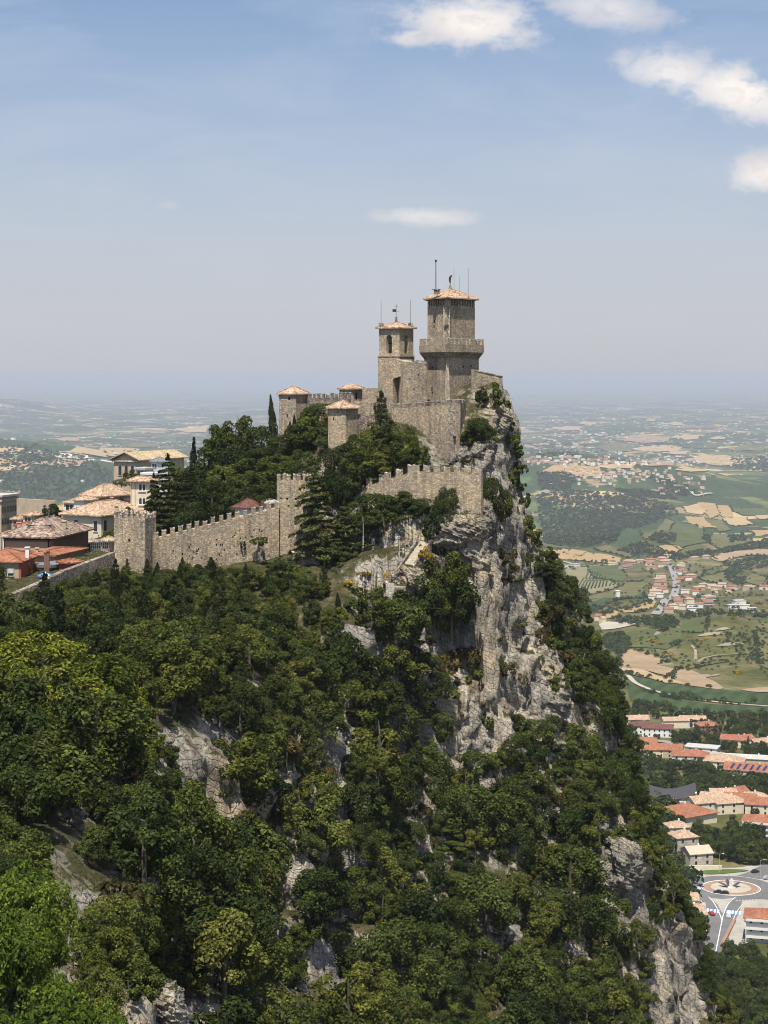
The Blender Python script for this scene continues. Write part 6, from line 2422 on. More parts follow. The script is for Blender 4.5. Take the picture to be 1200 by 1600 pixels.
def person(px, py_feet, y, h, label, shirt, trousers, hair, lean=.1, rz=0.0, bag=None):
    """A small walker: one skinned body with clothing, head and hair."""
    q = W(px, py_feet, y)
    t = empty('person', q, label, 'person', rz=rz)
    s = h / 1.75
    J = {  # joint: (x, y, z, radius)
        'pel': (0, 0, .93, .13), 'chest': (0, -.03 - lean * .5, 1.28, .15), 'neck': (0, -.05 - lean, 1.48, .055), 'head': (0, -.07 - lean, 1.64, .10),
        'shl': (-.19, -.03 - lean * .8, 1.41, .065), 'ell': (-.25, .03 - lean, 1.13, .045), 'wrl': (-.22, -.16 - lean, .92, .035), 'hdl': (-.21, -.22 - lean, .84, .04),
        'shr': (.19, -.03 - lean * .8, 1.41, .065), 'elr': (.25, .05 - lean, 1.13, .045), 'wrr': (.24, -.08 - lean, .90, .035), 'hdr': (.23, -.12 - lean, .82, .04),
        'hpl': (-.1, 0, .88, .1), 'knl': (-.11, -.14, .50, .07), 'anl': (-.11, .02, .09, .045), 'tol': (-.11, -.13, .04, .04),
        'hpr': (.1, 0, .88, .1), 'knr': (.11, -.02, .48, .07), 'anr': (.11, .2, .10, .045), 'tor': (.11, .06, .04, .04)}
    names = list(J)
    ed = [('pel', 'chest'), ('chest', 'neck'), ('neck', 'head'), ('chest', 'shl'), ('shl', 'ell'), ('ell', 'wrl'), ('wrl', 'hdl'), ('chest', 'shr'), ('shr', 'elr'), ('elr', 'wrr'), ('wrr', 'hdr'),
          ('pel', 'hpl'), ('hpl', 'knl'), ('knl', 'anl'), ('anl', 'tol'), ('pel', 'hpr'), ('hpr', 'knr'), ('knr', 'anr'), ('anr', 'tor')]
    me = bpy.data.meshes.new('body')
    me.from_pydata([tuple(c * s for c in J[k][:3]) for k in names], [(names.index(a), names.index(b)) for a, b in ed], [])
    for m_ in (SKIN, shirt, trousers):
        me.materials.append(m_)
    o = link_mesh('body', me, t)
    bm = bmesh.new()
    bm.from_mesh(me)
    sk = bm.verts.layers.skin.verify()
    bm.verts.ensure_lookup_table()
    for i, k in enumerate(names):
        bm.verts[i][sk].radius = (J[k][3] * s, J[k][3] * s)
        bm.verts[i][sk].use_root = (k == 'pel')
    bm.to_mesh(me)
    bm.free()
    o.modifiers.new('skin', 'SKIN')
    sb = o.modifiers.new('smooth', 'SUBSURF')
    sb.levels = sb.render_levels = 1
    dg = bpy.context.evaluated_depsgraph_get()
    ev = bpy.data.meshes.new_from_object(o.evaluated_get(dg))
    o.modifiers.clear()
    o.data = ev
    if len(ev.materials) < 3:
        ev.materials.clear()
        for m_ in (SKIN, shirt, trousers):
            ev.materials.append(m_)
    for p in ev.polygons:
        z = p.center.z / s
        ax = abs(p.center.x) / s
        p.material_index = 0 if z > 1.47 or (ax > .17 and z < 1.2 and z > .78) else (1 if z > .95 else 2)
        p.use_smooth = True
    mb = MB()
    cx, cy, cz = 0, (-.05 - lean) * s, 1.68 * s
    for i in range(8):
        for j in range(4):
            pass
    v, f = [], []
    for j in range(5):
        th = j / 4 * 1.75
        for i in range(8):
            a_ = 6.283 * i / 8
            v.append((cx + .118 * s * math.sin(th) * math.cos(a_), cy + .125 * s * math.sin(th) * math.sin(a_) + .02 * s, cz + .12 * s * math.cos(th)))
    for j in range(4):
        for i in range(8):
            f.append((j * 8 + i, j * 8 + (i + 1) % 8, (j + 1) * 8 + (i + 1) % 8, (j + 1) * 8 + i))
    me2 = bpy.data.meshes.new('hair')
    me2.from_pydata(v, [], f)
    me2.materials.append(hair)
    link_mesh('hair', me2, t)
    if bag:
        mb = MB()
        mb.box((0, .19 * s, 1.22 * s), (.3 * s, .18 * s, .42 * s), 0, taper=.8)
        me3 = bpy.data.meshes.new('backpack')
        me3.from_pydata(mb.v, [], mb.f)
        me3.materials.append(bag)
        link_mesh('backpack', me3, t)
    return t


SKIN = plain('skin', (0.50, 0.30, 0.21), .6, .3, .05)
HAIR = plain('dark_hair', (0.03, 0.022, 0.016), .7, .2)
NAVY = plain('navy_cloth', (0.03, 0.05, 0.16), .9, .1)
BLACKC = plain('black_cloth', (0.025, 0.024, 0.026), .9, .1)
MAROON = plain('maroon_cloth', (0.10, 0.025, 0.03), .9, .1)
person(627, 902, 298.2, 1.75, 'walker in dark clothes climbing the pale stone steps', BLACKC, MAROON, HAIR, .12, R(170))
person(614, 922, 296.8, 1.7, 'walker in blue top standing on the landing by the parapet', NAVY, BLACKC, HAIR, .25, R(60))
# ------------------------------------------------------------------ fields, tracks and roads laid on the valley ground


def spline(pts, closed=True, k=5):
    """Catmull-Rom through 2-D points."""
    n = len(pts)
    out = []
    rng = range(n) if closed else range(n - 1)
    for i in rng:
        if closed:
            p0, p1, p2, p3 = pts[i - 1], pts[i], pts[(i + 1) % n], pts[(i + 2) % n]
        else:
            p0, p1, p2, p3 = pts[max(i - 1, 0)], pts[i], pts[i + 1], pts[min(i + 2, n - 1)]
        for j in range(k):
            t = j / k
            out.append(tuple(.5 * ((2 * p1[a]) + (-p0[a] + p2[a]) * t + (2 * p0[a] - 5 * p1[a] + 4 * p2[a] - p3[a]) * t * t + (-p0[a] + 3 * p1[a] - 3 * p2[a] + p3[a]) * t ** 3) for a in (0, 1)))
    if not closed:
        out.append(tuple(pts[-1]))
    return out


def drape(name, poly, mat, lift, cells=26, kind='structure', parent=None):
    """A sheet with the given plan outline (m), following the ground."""
    bm = bmesh.new()
    vs = [bm.verts.new((x, y, 0)) for x, y in poly]
    try:
        bm.faces.new(vs)
    except ValueError:
        bm.free()
        return None
    xs, ys = [p[0] for p in poly], [p[1] for p in poly]
    for a, lo, hi in ((0, min(xs), max(xs)), (1, min(ys), max(ys))):
        for i in range(1, cells):
            c = lo + (hi - lo) * i / cells
            co, no = ((c, 0, 0), (1, 0, 0)) if a == 0 else ((0, c, 0), (0, 1, 0))
            bmesh.ops.bisect_plane(bm, geom=bm.verts[:] + bm.edges[:] + bm.faces[:], plane_co=co, plane_no=no)
    bmesh.ops.triangulate(bm, faces=bm.faces[:])
    co = np.array([v.co[:] for v in bm.verts])
    z = gz(co[:, 0], co[:, 1])
    for v, zz in zip(bm.verts, z):
        v.co.z = zz + lift
    for f in bm.faces:
        if f.normal.z < 0:
            f.normal_flip()
    me = bpy.data.meshes.new(name)
    bm.to_mesh(me)
    bm.free()
    me.materials.append(mat)
    o = link_mesh(name, me, parent)
    if parent is None:
        tag(o, kind=kind)
    return o


def field(name, pix_poly, mat, lift=None, smooth=0, cells=26):
    w = [hit(*p) for p in pix_poly]
    pts = [(p.x, p.y) for p in w]
    if smooth:
        pts = spline(pts, True, smooth)
    ym = sum(p.y for p in w) / len(w)
    return drape(name, pts, mat, .0005 * ym if lift is None else lift, cells)


def ribbon(name, pts, width, mat, lift, kind='structure', k=6, parent=None):
    """A road or line along plan points (m)."""
    c = [Vector(p) for p in spline(pts, False, k)]
    fine = []
    for a, b in zip(c[:-1], c[1:]):
        m = max(1, int((b - a).length / max((8.0 if callable(width) else width) * 1.2, 2)))
        fine += [a.lerp(b, i / m) for i in range(m)]
    fine.append(c[-1])
    vs, fs = [], []
    for i, p in enumerate(fine):
        d = (fine[min(i + 1, len(fine) - 1)] - fine[max(i - 1, 0)]).normalized()
        n = Vector((-d.y, d.x))
        w = width(i / max(1, len(fine) - 1)) if callable(width) else width
        for s in (-.5, .5):
            q = p + n * w * s
            vs.append((q.x, q.y, float(gz(q.x, q.y)) + lift))
        if i:
            b = 2 * i
            fs.append((b - 2, b, b + 1, b - 1)[::-1])
    me = bpy.data.meshes.new(name)
    me.from_pydata(vs, [], fs)
    me.materials.append(mat)
    o = link_mesh(name, me, parent)
    if parent is None:
        tag(o, kind=kind)
    return o


def gp(px, py):
    h = hit(px, py)
    return (h.x, h.y)


def field_mat(name, col, var=.18, rows=None, rot=0.0):
    m, nt, b = new_mat(name)
    v = coords(nt)
    n1 = noise(nt, mapping(nt, v, (1, 1, 0)), .018, 5, .65)
    r = ramp(nt, [(.3, tuple(c * (1 - var) for c in col)), (.7, tuple(c * (1 + var) for c in col))])
    nt.links.new(n1, r.inputs[0])
    out = r.outputs[0]
    n2 = noise(nt, mapping(nt, v, (1, 1, 0)), .16, 4, .7)
    r2 = ramp(nt, [(.3, (.82, .82, .82)), (.7, (1.14, 1.14, 1.14))])
    nt.links.new(n2, r2.inputs[0])
    out = mixc(nt, 1.0, out, r2.outputs[0], 'MULTIPLY')
    if rows:
        w = nt.nodes.new('ShaderNodeTexWave')
        w.inputs['Scale'].default_value = rows
        w.inputs['Distortion'].default_value = 1.2
        w.inputs['Detail Scale'].default_value = .05
        nt.links.new(mapping(nt, v, (1, 1, 0), rot=(0, 0, R(rot))), w.inputs['Vector'])
        rr = ramp(nt, [(.2, (.80, .82, .78)), (.8, (1.08, 1.06, 1.04))])
        nt.links.new(w.outputs['Fac'], rr.inputs[0])
        out = mixc(nt, 1.0, out, rr.outputs[0], 'MULTIPLY')
    nt.links.new(out, b.inputs['Base Color'])
    b.inputs['Specular IOR Level'].default_value = .05
    return m


WHEAT = field_mat('ripe_wheat', (.36, .25, .125), .12, .05, 30)
WHEAT2 = field_mat('pale_stubble', (.42, .31, .175), .12, .04, 70)
CLAYF = field_mat('bare_clay', (.30, .22, .135), .2)
GREENF = field_mat('green_crop', (.048, .074, .030), .2, .02, 15)
GREENF2 = field_mat('dull_meadow', (.078, .092, .034), .25)
OLIVEF = field_mat('olive_meadow', (.120, .114, .045), .25)
VINE = field_mat('vineyard_soil', (.20, .185, .095), .15)
GRAVEL = field_mat('pale_gravel', (.40, .36, .29), .14)
SCAR = field_mat('clay_scar', (.27, .235, .165), .25)
ASPHALT = field_mat('asphalt', (.15, .148, .146), .12)
ROADF = field_mat('worn_road', (.26, .25, .235), .08)
PAINT = plain('road_paint', (.72, .72, .70), .8, .1, .06)
PAINTB = plain('blue_road_paint', (.12, .26, .52), .8, .1, .06)
PAVING = field_mat('pale_paving', (.35, .325, .28), .1)
BRICKP = field_mat('brick_paving', (.30, .19, .135), .1)
LAWN = field_mat('lawn', (.085, .125, .035), .15)

FIELDS = [
    # far and middle distance, seen past the cliff
    ('field', [(1066, 792), (1090, 787), (1104, 800), (1096, 806), (1072, 801)], WHEAT2), ('field', [(1090, 786), (1118, 788), (1126, 806), (1110, 812), (1100, 800)], WHEAT),
    ('field', [(1120, 790), (1138, 791), (1146, 808), (1132, 810), (1122, 804)], WHEAT), ('field', [(1130, 810), (1165, 808), (1178, 820), (1150, 823), (1136, 818)], WHEAT2),
    ('field', [(1070, 808), (1100, 808), (1120, 826), (1092, 826), (1076, 818)], WHEAT), ('field', [(1178, 803), (1215, 804), (1215, 813), (1186, 812)], WHEAT2), ('field', [(1168, 830), (1215, 827), (1215, 841), (1180, 838)], WHEAT),
    ('field', [(1140, 792), (1196, 796), (1200, 806), (1160, 806), (1146, 800)], GREENF2), ('field', [(1102, 812), (1126, 814), (1142, 828), (1124, 832)], OLIVEF),
    ('field', [(966, 852), (970, 834), (1000, 830), (1004, 842), (985, 852)], GREENF), ('field', [(1002, 838), (1040, 810), (1054, 816), (1030, 842), (1008, 848)], OLIVEF),
    ('field', [(1056, 814), (1098, 824), (1110, 848), (1060, 860), (1040, 850), (1036, 836)], GREENF2), ('field', [(1112, 834), (1160, 836), (1190, 856), (1130, 864), (1108, 850)], OLIVEF),
    ('field', [(1012, 862), (1040, 852), (1068, 858), (1050, 868), (1020, 867)], WHEAT), ('field', [(1112, 872), (1150, 862), (1215, 858), (1215, 866), (1160, 870), (1130, 878)], CLAYF),
    ('field', [(848, 862), (880, 858), (970, 873), (968, 880), (850, 874)], WHEAT), ('field', [(845, 846), (882, 848), (892, 858), (850, 856)], GREENF2), ('field', [(926, 858), (948, 853), (1000, 868), (980, 873)], OLIVEF),
    ('field', [(918, 884), (968, 883), (980, 902), (962, 914), (922, 898)], GREENF2), ('field', [(880, 890), (920, 886), (966, 914), (962, 920), (908, 932), (890, 915)], VINE),
    ('field', [(906, 936), (960, 921), (1006, 906), (1010, 922), (940, 937), (912, 944)], OLIVEF), ('field', [(908, 945), (955, 930), (1005, 925), (1010, 934), (955, 942), (920, 958)], GREENF),
    ('field', [(966, 953), (1000, 944), (1026, 940), (1020, 950), (990, 958)], WHEAT), ('field', [(946, 960), (958, 954), (968, 958), (962, 968), (948, 967)], WHEAT),
    ('field', [(1090, 904), (1130, 894), (1142, 905), (1136, 914), (1095, 906)], OLIVEF), ('field', [(1098, 894), (1128, 886), (1136, 894), (1108, 900)], GREENF2), ('field', [(1166, 910), (1176, 896), (1200, 905), (1198, 918)], OLIVEF),
    ('field', [(936, 976), (950, 972), (998, 972), (992, 977), (940, 985)], GRAVEL),
    ('field', [(975, 990), (1060, 982), (1070, 1000), (1040, 1016), (985, 1012)], GREENF2), ('field', [(1068, 966), (1110, 965), (1100, 990), (1064, 988)], GREENF2), ('field', [(1180, 985), (1210, 985), (1210, 1050), (1186, 1040)], OLIVEF),
    ('field', [(968, 1022), (990, 1016), (1040, 1032), (1070, 1050), (1040, 1056), (985, 1044), (966, 1042)], CLAYF), ('field', [(960, 1042), (1000, 1046), (1040, 1060), (1068, 1068), (1040, 1068), (970, 1052)], WHEAT2),
    ('field', [(1040, 1062), (1064, 1046), (1090, 1052), (1130, 1076), (1090, 1074)], CLAYF), ('field', [(1160, 1078), (1210, 1074), (1210, 1082), (1180, 1082)], CLAYF), ('field', [(1020, 1040), (1070, 1030), (1140, 1028), (1140, 1034), (1060, 1048)], OLIVEF),
    ('field', [(978, 1052), (1000, 1060), (1060, 1072), (1130, 1079), (1215, 1086), (1215, 1103), (1130, 1096), (1060, 1088), (1010, 1074)], GREENF),
    ('field', [(983, 1070), (1000, 1078), (1050, 1092), (1120, 1102), (1215, 1108), (1215, 1120), (1130, 1116), (1040, 1110), (988, 1096)], GREENF),
    ('field', [(1030, 1116), (1062, 1112), (1075, 1120), (1040, 1126)], LAWN), ('field', [(1175, 1140), (1210, 1136), (1210, 1160), (1186, 1158)], LAWN),
]
for nm, pp_, mt in FIELDS:
    field(nm, pp_, mt, smooth=4 if mt in (GREENF, CLAYF) else 0)
# straw and meadow fields far out on the wooded hills
rf = random.Random(12)
for i in range(34):
    px = rf.choice([rf.uniform(820, 1215), rf.uniform(820, 1215), rf.uniform(-20, 330)])
    py = rf.uniform(655, 738)
    w = (8 + (py - 650) * .25) * rf.uniform(.8, 2.2)
    h = w * rf.uniform(.10, .2)
    sk = rf.uniform(-.3, .3) * w
    field('field', [(px - w, py + h * .4), (px - w * .3 + sk, py - h), (px + w + sk, py - h * .6), (px + w * .8, py + h), (px - w * .1, py + h * 1.2)], rf.choice([WHEAT, WHEAT2, WHEAT2, CLAYF, GREENF2, OLIVEF]), smooth=0, cells=12)

ribbon('road', [gp(1024, 962), gp(1034, 950), gp(1047, 936), gp(1056, 920), gp(1055, 905), gp(1050, 890), gp(1048, 884)], 15.0, ROADF, 2.2)
ribbon('track', [gp(979, 1056), gp(996, 1070), gp(1020, 1080), gp(1050, 1088), gp(1100, 1096), gp(1150, 1101), gp(1215, 1106)], 5.5, GRAVEL, 1.2)
ribbon('track', [gp(1086, 1034), gp(1087, 1020), gp(1081, 1010)], 3.5, SCAR, 1.5)
ribbon('track', [gp(1090, 1036), gp(1116, 1026), gp(1170, 1022)], 4.0, SCAR, 1.5)
ribbon('road', [gp(995, 1160), gp(1020, 1158), gp(1050, 1162), gp(1075, 1170), gp(1090, 1180)], 9.0, ROADF, .7)
ribbon('road', [gp(840, 868), gp(900, 884), gp(940, 884), gp(1000, 878), gp(1050, 876)], 9.0, GRAVEL, 2.4)
ribbon('road', [gp(1062, 758), gp(1078, 768), gp(1090, 776), gp(1112, 772)], 16.0, GRAVEL, 6)
# pale clay scars on the scrub slope
for (px, py, w, h) in ((1028, 990, 6, 3.5), (1110, 992, 20, 3), (1128, 984, 12, 2.5), (1140, 1008, 22, 3), (1098, 1058, 12, 3.5), (980, 1040, 10, 3), (1118, 1056, 7, 1.6), (850, 770, 10, 4)):
    field('clay_scar', [(px - w, py + h), (px - w * .3, py - h * .6), (px + w * .5, py - h), (px + w, py - h * .2), (px + w * .3, py + h * .5)], SCAR, smooth=3)
# vine rows, one thing each
for i in range(11):
    f = i / 10
    p0, p1 = hit(922 + f * 40, 891 + f * 20), hit(900 + f * 58, 926 - f * 10)
    mb = MB()
    m = 10
    for j in range(m):
        a, b = p0.lerp(p1, j / m), p0.lerp(p1, (j + .8) / m)
        a.z, b.z = float(gz(a.x, a.y)) + 2.6, float(gz(b.x, b.y)) + 2.6
        mb.tube(a, b, 1.7, 1.5, 5)
    tag(mb.build('vine_row', LEAF_FAR, None, origin=p0), 'row of vines in the small vineyard past the cliff, %s from the left' % nth(i + 1), 'vines', 'vine rows of the vineyard')

# ------------------------------------------------------------------ houses of the valley
HN = {}
SOLAR = plain('solar_panel', (.02, .035, .10), .2, .5)


def vhouse(px, py, w, d, h, rz, wall, roof, rise=2.2, shape='gable', windows=0, label=None, group=None, name='village_house', over=.5, lift=0.0, stories=2, cat='house'):
    """A house on the valley ground: px,py is the middle of the foot of its front."""
    q = hit(px, py)
    t = empty(name, (q.x, q.y + d / 2, q.z - .3 + lift), label, cat, group, rz=R(rz))
    def put(nm, mb, mt, par=t):
        me = bpy.data.meshes.new(nm)
        me.from_pydata(mb.v, [], mb.f)
        me.materials.append(mt)
        return link_mesh(nm, me, par)
    hw, hd = w / 2, d / 2
    mb = MB()
    mb.box((0, 0, h / 2 - 1), (w, d, h + 2))
    if shape == 'gable':
        mb.add([(-hw, -hd, h), (-hw, hd, h), (-hw, 0, h + rise), (hw, -hd, h), (hw, hd, h), (hw, 0, h + rise)], [(0, 2, 1), (3, 4, 5)])
    wl = put('walls', mb, wall)
    mb = MB()
    e = over
    if shape == 'gable':
        th = .3
        ed = rise * e / hd
        vs = [(-hw - e, -hd - e, h - ed), (hw + e, -hd - e, h - ed), (hw + e, hd + e, h - ed), (-hw - e, hd + e, h - ed), (-hw - e, 0, h + rise), (hw + e, 0, h + rise)]
        up = [(a, b, c + th) for a, b, c in vs]
        mb.add(vs + up, [(6, 7, 11, 10), (8, 9, 10, 11), (1, 0, 4, 5), (3, 2, 5, 4), (0, 1, 7, 6), (2, 3, 9, 8), (0, 6, 10, 4), (9, 3, 4, 10), (7, 1, 5, 11), (2, 8, 11, 5)])
    elif shape == 'hip':
        ins = min(hd, hw * .8)
        vs = [(-hw - e, -hd - e, h), (hw + e, -hd - e, h), (hw + e, hd + e, h), (-hw - e, hd + e, h), (-hw + ins, 0, h + rise), (hw - ins, 0, h + rise)]
        lo = [(a, b, c - .3) for a, b, c in vs[:4]]
        mb.add(vs + lo, [(0, 1, 5, 4), (2, 3, 4, 5), (3, 0, 4), (1, 2, 5), (6, 7, 1, 0), (7, 8, 2, 1), (8, 9, 3, 2), (9, 6, 0, 3), (9, 8, 7, 6)])
    else:
        mb.box((0, 0, h + .25), (w + 2 * e, d + 2 * e, .5))
    rf_ = put('roof', mb, roof)
    if shape != 'flat' and q.y < 5200:
        mb = MB()
        mb.box((hw * .3, hd * .35, h + rise * .8), (.8, .8, 1.8))
        put('chimney', mb, WHITEP, rf_)
    if windows:
        n = windows
        fh = (h - .4) / stories
        for s in range(stories):
            for i in range(n):
                mb = MB()
                mb.box((-hw + w * (i + .5) / n, -hd - .02, .5 + fh * (s + .5)), (1.1, .14, 1.5))
                put('window', mb, GLASS)
            for i in range(max(1, int(d / 4.5))):
                m2 = max(1, int(d / 4.5))
                mb = MB()
                mb.box((hw + .02, -hd + d * (i + .5) / m2, .5 + fh * (s + .5)), (.14, 1.1, 1.5))
                put('window', mb, GLASS)
    return t


def balconies(t, w, d, h, n, mat=WHITEP):
    for s in range(n):
        mb = MB()
        z = h * (s + .55) / n + .6
        mb.box((0, -d / 2 - .8, z), (w * .96, 1.7, .22))
        mb.box((0, -d / 2 - 1.6, z + .55), (w * .96, .12, .9))
        me = bpy.data.meshes.new('balcony')
        me.from_pydata(mb.v, [], mb.f)
        me.materials.append(mat)
        link_mesh('balcony', me, t)


# village along the straight road
GV = 'houses of the roadside village'
rv = random.Random(8)
VH = [
    (958, 884, 16, 0), (985, 882, 22, 1), (978, 890, 22, 1), (1000, 880, 14, 0), (1018, 878, 16, 0), (1034, 876, 18, 0), (1040, 881, 16, 0), (1020, 890, 18, 0), (1036, 886, 14, 0), (1034, 902, 15, 0),
    (1030, 909, 20, 0), (1034, 915, 22, 0), (1028, 922, 18, 0), (1036, 926, 16, 0), (1026, 929, 20, 0), (1032, 934, 12, 2), (1020, 938, 12, 2), (1035, 906, 12, 0),
    (1086, 875, 18, 0), (1104, 873, 12, 0), (1066, 885, 14, 0), (1066, 895, 14, 0), (1080, 903, 18, 0), (1074, 907, 16, 0), (1064, 910, 14, 0), (1092, 923, 18, 0), (1100, 918, 14, 0), (1112, 920, 16, 0), (1122, 922, 20, 0), (1130, 918, 14, 0), (1148, 922, 14, 0), (1172, 922, 20, 0), (1196, 922, 16, 0), (1118, 927, 12, 0),
    (1072, 928, 14, 2), (1060, 945, 15, 0), (1053, 952, 16, 0), (1046, 958, 16, 0), (1057, 938, 13, 0), (1078, 942, 14, 0), (1080, 950, 16, 0), (1082, 957, 16, 2), (1108, 940, 20, 1), (1106, 948, 18, 1), (1094, 950, 12, 0), (1072, 935, 12, 0), (1156, 945, 20, 2), (1148, 952, 22, 2), (1164, 952, 18, 2), (1176, 957, 14, 2),
    (936, 970, 12, 0), (942, 974, 10, 0), (900, 886, 14, 0), (888, 888, 12, 2), (1062, 898, 11, 0), (1088, 930, 11, 0), (1068, 953, 11, 0), (1140, 926, 11, 0), (1015, 884, 11, 0), (1044, 872, 12, 0),
]
_side = {}
for (px, py, w, k) in sorted(VH, key=lambda a: -a[1]):
    y = hit(px, py).y
    wm = w * y / F * .92
    wall = rv.choice([WHITEP, CREAM, CREAM, PINK, BEIGE]) if k != 2 else WHITEP
    roof = rv.choice([TILE_R, TILE_R, TILE, TILE]) if k != 2 else rv.choice([TILE, CONCRETE, PALE])
    where = 'left of the village road' if px < 1046 else 'right of the village road'
    roofn = {id(TILE_R): 'red', id(TILE): 'rust', id(CONCRETE): 'flat grey', id(PALE): 'pale'}[id(roof)]
    walln = {id(WHITEP): 'white', id(CREAM): 'cream', id(PINK): 'pink', id(BEIGE): 'beige'}[id(wall)]
    key = (where, roofn, walln)
    _side[key] = _side.get(key, 0) + 1
    lab = '%s house with %s roof, %s from the near end, %s' % (walln, roofn, nth(_side[key]), where)
    t = vhouse(px, py, wm, min(wm * .75, 15), 10 if k == 1 else 7.5, rv.uniform(-35, 35), wall, roof, 2.6, 'flat' if roof in (CONCRETE, PALE) else rv.choice(['gable', 'hip']), 0 if k != 1 else 3, lab, GV, stories=3 if k == 1 else 2)
    if k == 1:
        balconies(t, wm, min(wm * .75, 15), 10, 2)
vt = vhouse(965.5, 936, 7, 7, 15, 10, WHITEP, WHITEP, shape='flat', label='lone white tower standing at the corner of the green field', name='water_tower', cat='tower', stories=1)

# hill village and scattered farms further off
hq, hill = [], []
for i in range(150):
    t_ = rv.random()
    if i < 95:
        px, py = rv.gauss(955, 42), rv.gauss(741, 4.5) + abs(rv.gauss(0, 2.2))
    elif i < 125:
        px, py = rv.uniform(1020, 1100), rv.uniform(745, 775)
    else:
        px, py = rv.uniform(870, 1000), rv.uniform(730, 765)
    if not (860 < px < 1110):
        continue
    if any(abs(px - a) < 3.2 and abs(py - b) < 1.6 for a, b in hq):
        continue
    hq.append((px, py))
    y = hit(px, py).y
    q = hit(px, py)
    w = rv.uniform(10, 22)
    d, h, rise = w * .7, rv.uniform(6, 10), 2.6
    mb = MB()
    mb.box((0, 0, h / 2 - 2), (w, d, h + 4))
    hw, hd = w / 2 + .5, d / 2 + .5
    mb.add([(-hw, -hd, h), (hw, -hd, h), (hw, hd, h), (-hw, hd, h), (-hw, 0, h + rise), (hw, 0, h + rise)], [(0, 1, 5, 4), (2, 3, 4, 5), (3, 0, 4), (1, 2, 5)], 1)
    me = bpy.data.meshes.new('hill_house')
    me.from_pydata(mb.v, [], mb.f)
    wm_, wn_ = rv.choice([(WHITEP, 'white'), (CREAM, 'cream'), (PINK, 'pinkish')])
    rm_, rn_ = rv.choice([(TILE_R, 'red'), (TILE, 'rust'), (TILE, 'rust')])
    me.materials.append(wm_)
    me.materials.append(rm_)
    me.polygons.foreach_set('material_index', mb.m)
    o = link_mesh('hill_house', me)
    o.location = q
    o.rotation_euler = (0, 0, rv.uniform(-.6, .6))
    hill.append((px, o, wn_, rn_))
_cnt = {}
for px, o, wn_, rn_ in sorted(hill, key=lambda a: a[0]):
    _cnt[(wn_, rn_)] = _cnt.get((wn_, rn_), 0) + 1
    tag(o, 'tiny %s house with %s roof in the far hill village, %s such from the left' % (wn_, rn_, nth(_cnt[(wn_, rn_)])), 'house', 'houses of the hill village')
far_cols = [WHITEP, TILE, CREAM, TILE, PINK]
mbs = MB()
for i in range(900):
    px = rv.uniform(820, 1210) if rv.random() < .86 else rv.uniform(-10, 350)
    py = rv.choice([rv.uniform(655, 725), rv.gauss(722, 5) if px > 600 else rv.gauss(735, 18), rv.uniform(640, 700)])
    if py < 632 or py > 770:
        continue
    q = hit(px, py)
    w = rv.uniform(9, 26) * (1 + (q.y > 15000) * .8)
    hh = rv.uniform(6, 11)
    mbs.box((q.x, q.y, q.z + hh / 2 - 2), (w, w * .7, hh + 4), rv.uniform(-.6, .6), rv.randrange(5), taper=.9)
tag(mbs.build('far_houses', far_cols), kind='stuff')

# ------------------------------------------------------------------ the borgo at the foot of the cliff: buildings
GB = 'buildings of the lower town'
vhouse(1005, 1147, 17, 14, 6.5, 12, WHITEP, TILE_M, 2.6, 'hip', 5, 'white house with maroon hip roof, nearer the cliff of the two maroon ones', GB, 'town_house')
vhouse(1030, 1152, 22, 13, 6.5, -14, WHITEP, TILE_M, 2.4, 'gable', 6, 'long white house with maroon roof and a row of windows beyond the road bend', GB, 'town_house')
vhouse(996, 1136, 18, 12, 6, 5, CREAM, TILE, 2.4, 'gable', 0, 'rust roofed house just behind the white maroon roofed house', GB, 'town_house')
vhouse(1058, 1138, 22, 10, 6, 6, CREAM, TILE, 2.2, 'gable', 0, 'long terrace with uneven rust roofs among the trees beyond the road bend', GB, 'town_house')
vhouse(1084, 1136, 20, 10, 6, -6, WHITEP, TILE, 2.2, 'gable', 4, 'white terrace with rust roofs next to the bright orange roofed house', GB, 'town_house')
vhouse(1107, 1145, 15, 13, 5.5, 8, BROWNP, TILE_R, 2.6, 'hip', 3, 'house with bright orange hip roof standing among dense trees', GB, 'town_house')
vhouse(1150, 1168, 18, 12, 5.5, -20, CREAM, TILE_R, 2.6, 'gable', 3, 'orange roofed house with white gables alone in the trees', GB, 'town_house')
vhouse(1164, 1166, 13, 10, 5.0, 25, WHITEP, TILE_R, 2.4, 'gable', 2, 'small white gabled house beside the lone orange roofed house', GB, 'town_house')
vhouse(1198, 1172, 16, 12, 5.5, 0, PINK, TILE, 2.4, 'hip', 0, 'pink house with rust roof at the edge of the wood', GB, 'town_house')
vhouse(1010, 1172, 16, 11, 5.5, -10, CREAM, TILE_R, 2.5, 'gable', 3, 'cream house with orange roof half behind the cliff trees', GB, 'town_house')
vhouse(1017, 1184, 20, 12, 5.5, 5, CREAM, TILE_R, 2.4, 'hip', 3, 'low house with orange hip roof touching the cliff trees', GB, 'town_house')
vhouse(1044, 1184, 22, 13, 5.5, -16, BEIGE, TILE_R, 3.0, 'gable', 4, 'beige house with broad orange gable roof below the curving road', GB, 'town_house')
vhouse(1082, 1194, 24, 14, 5.5, -10, WHITEP, TILE_R, 3.2, 'hip', 4, 'white house with broad orange hip roof below the white sheet roof', GB, 'town_house')
vhouse(1100, 1180, 22, 12, 5.0, -22, WHITEP, CONCRETE, shape='flat', windows=3, label='flat white building with stepped terraces by the curving road', group=GB, name='town_house')
vhouse(1112, 1189, 16, 10, 4.0, -22, BEIGE, PAVING, shape='flat', label='low beige terrace building in front of the flat white one', group=GB, name='town_house')
vhouse(1136, 1206, 25, 16, 6.5, -18, CREAM, TILE, 3.6, 'hip', 4, 'cream building with large rust roof beside the white warehouse', GB, 'town_house')
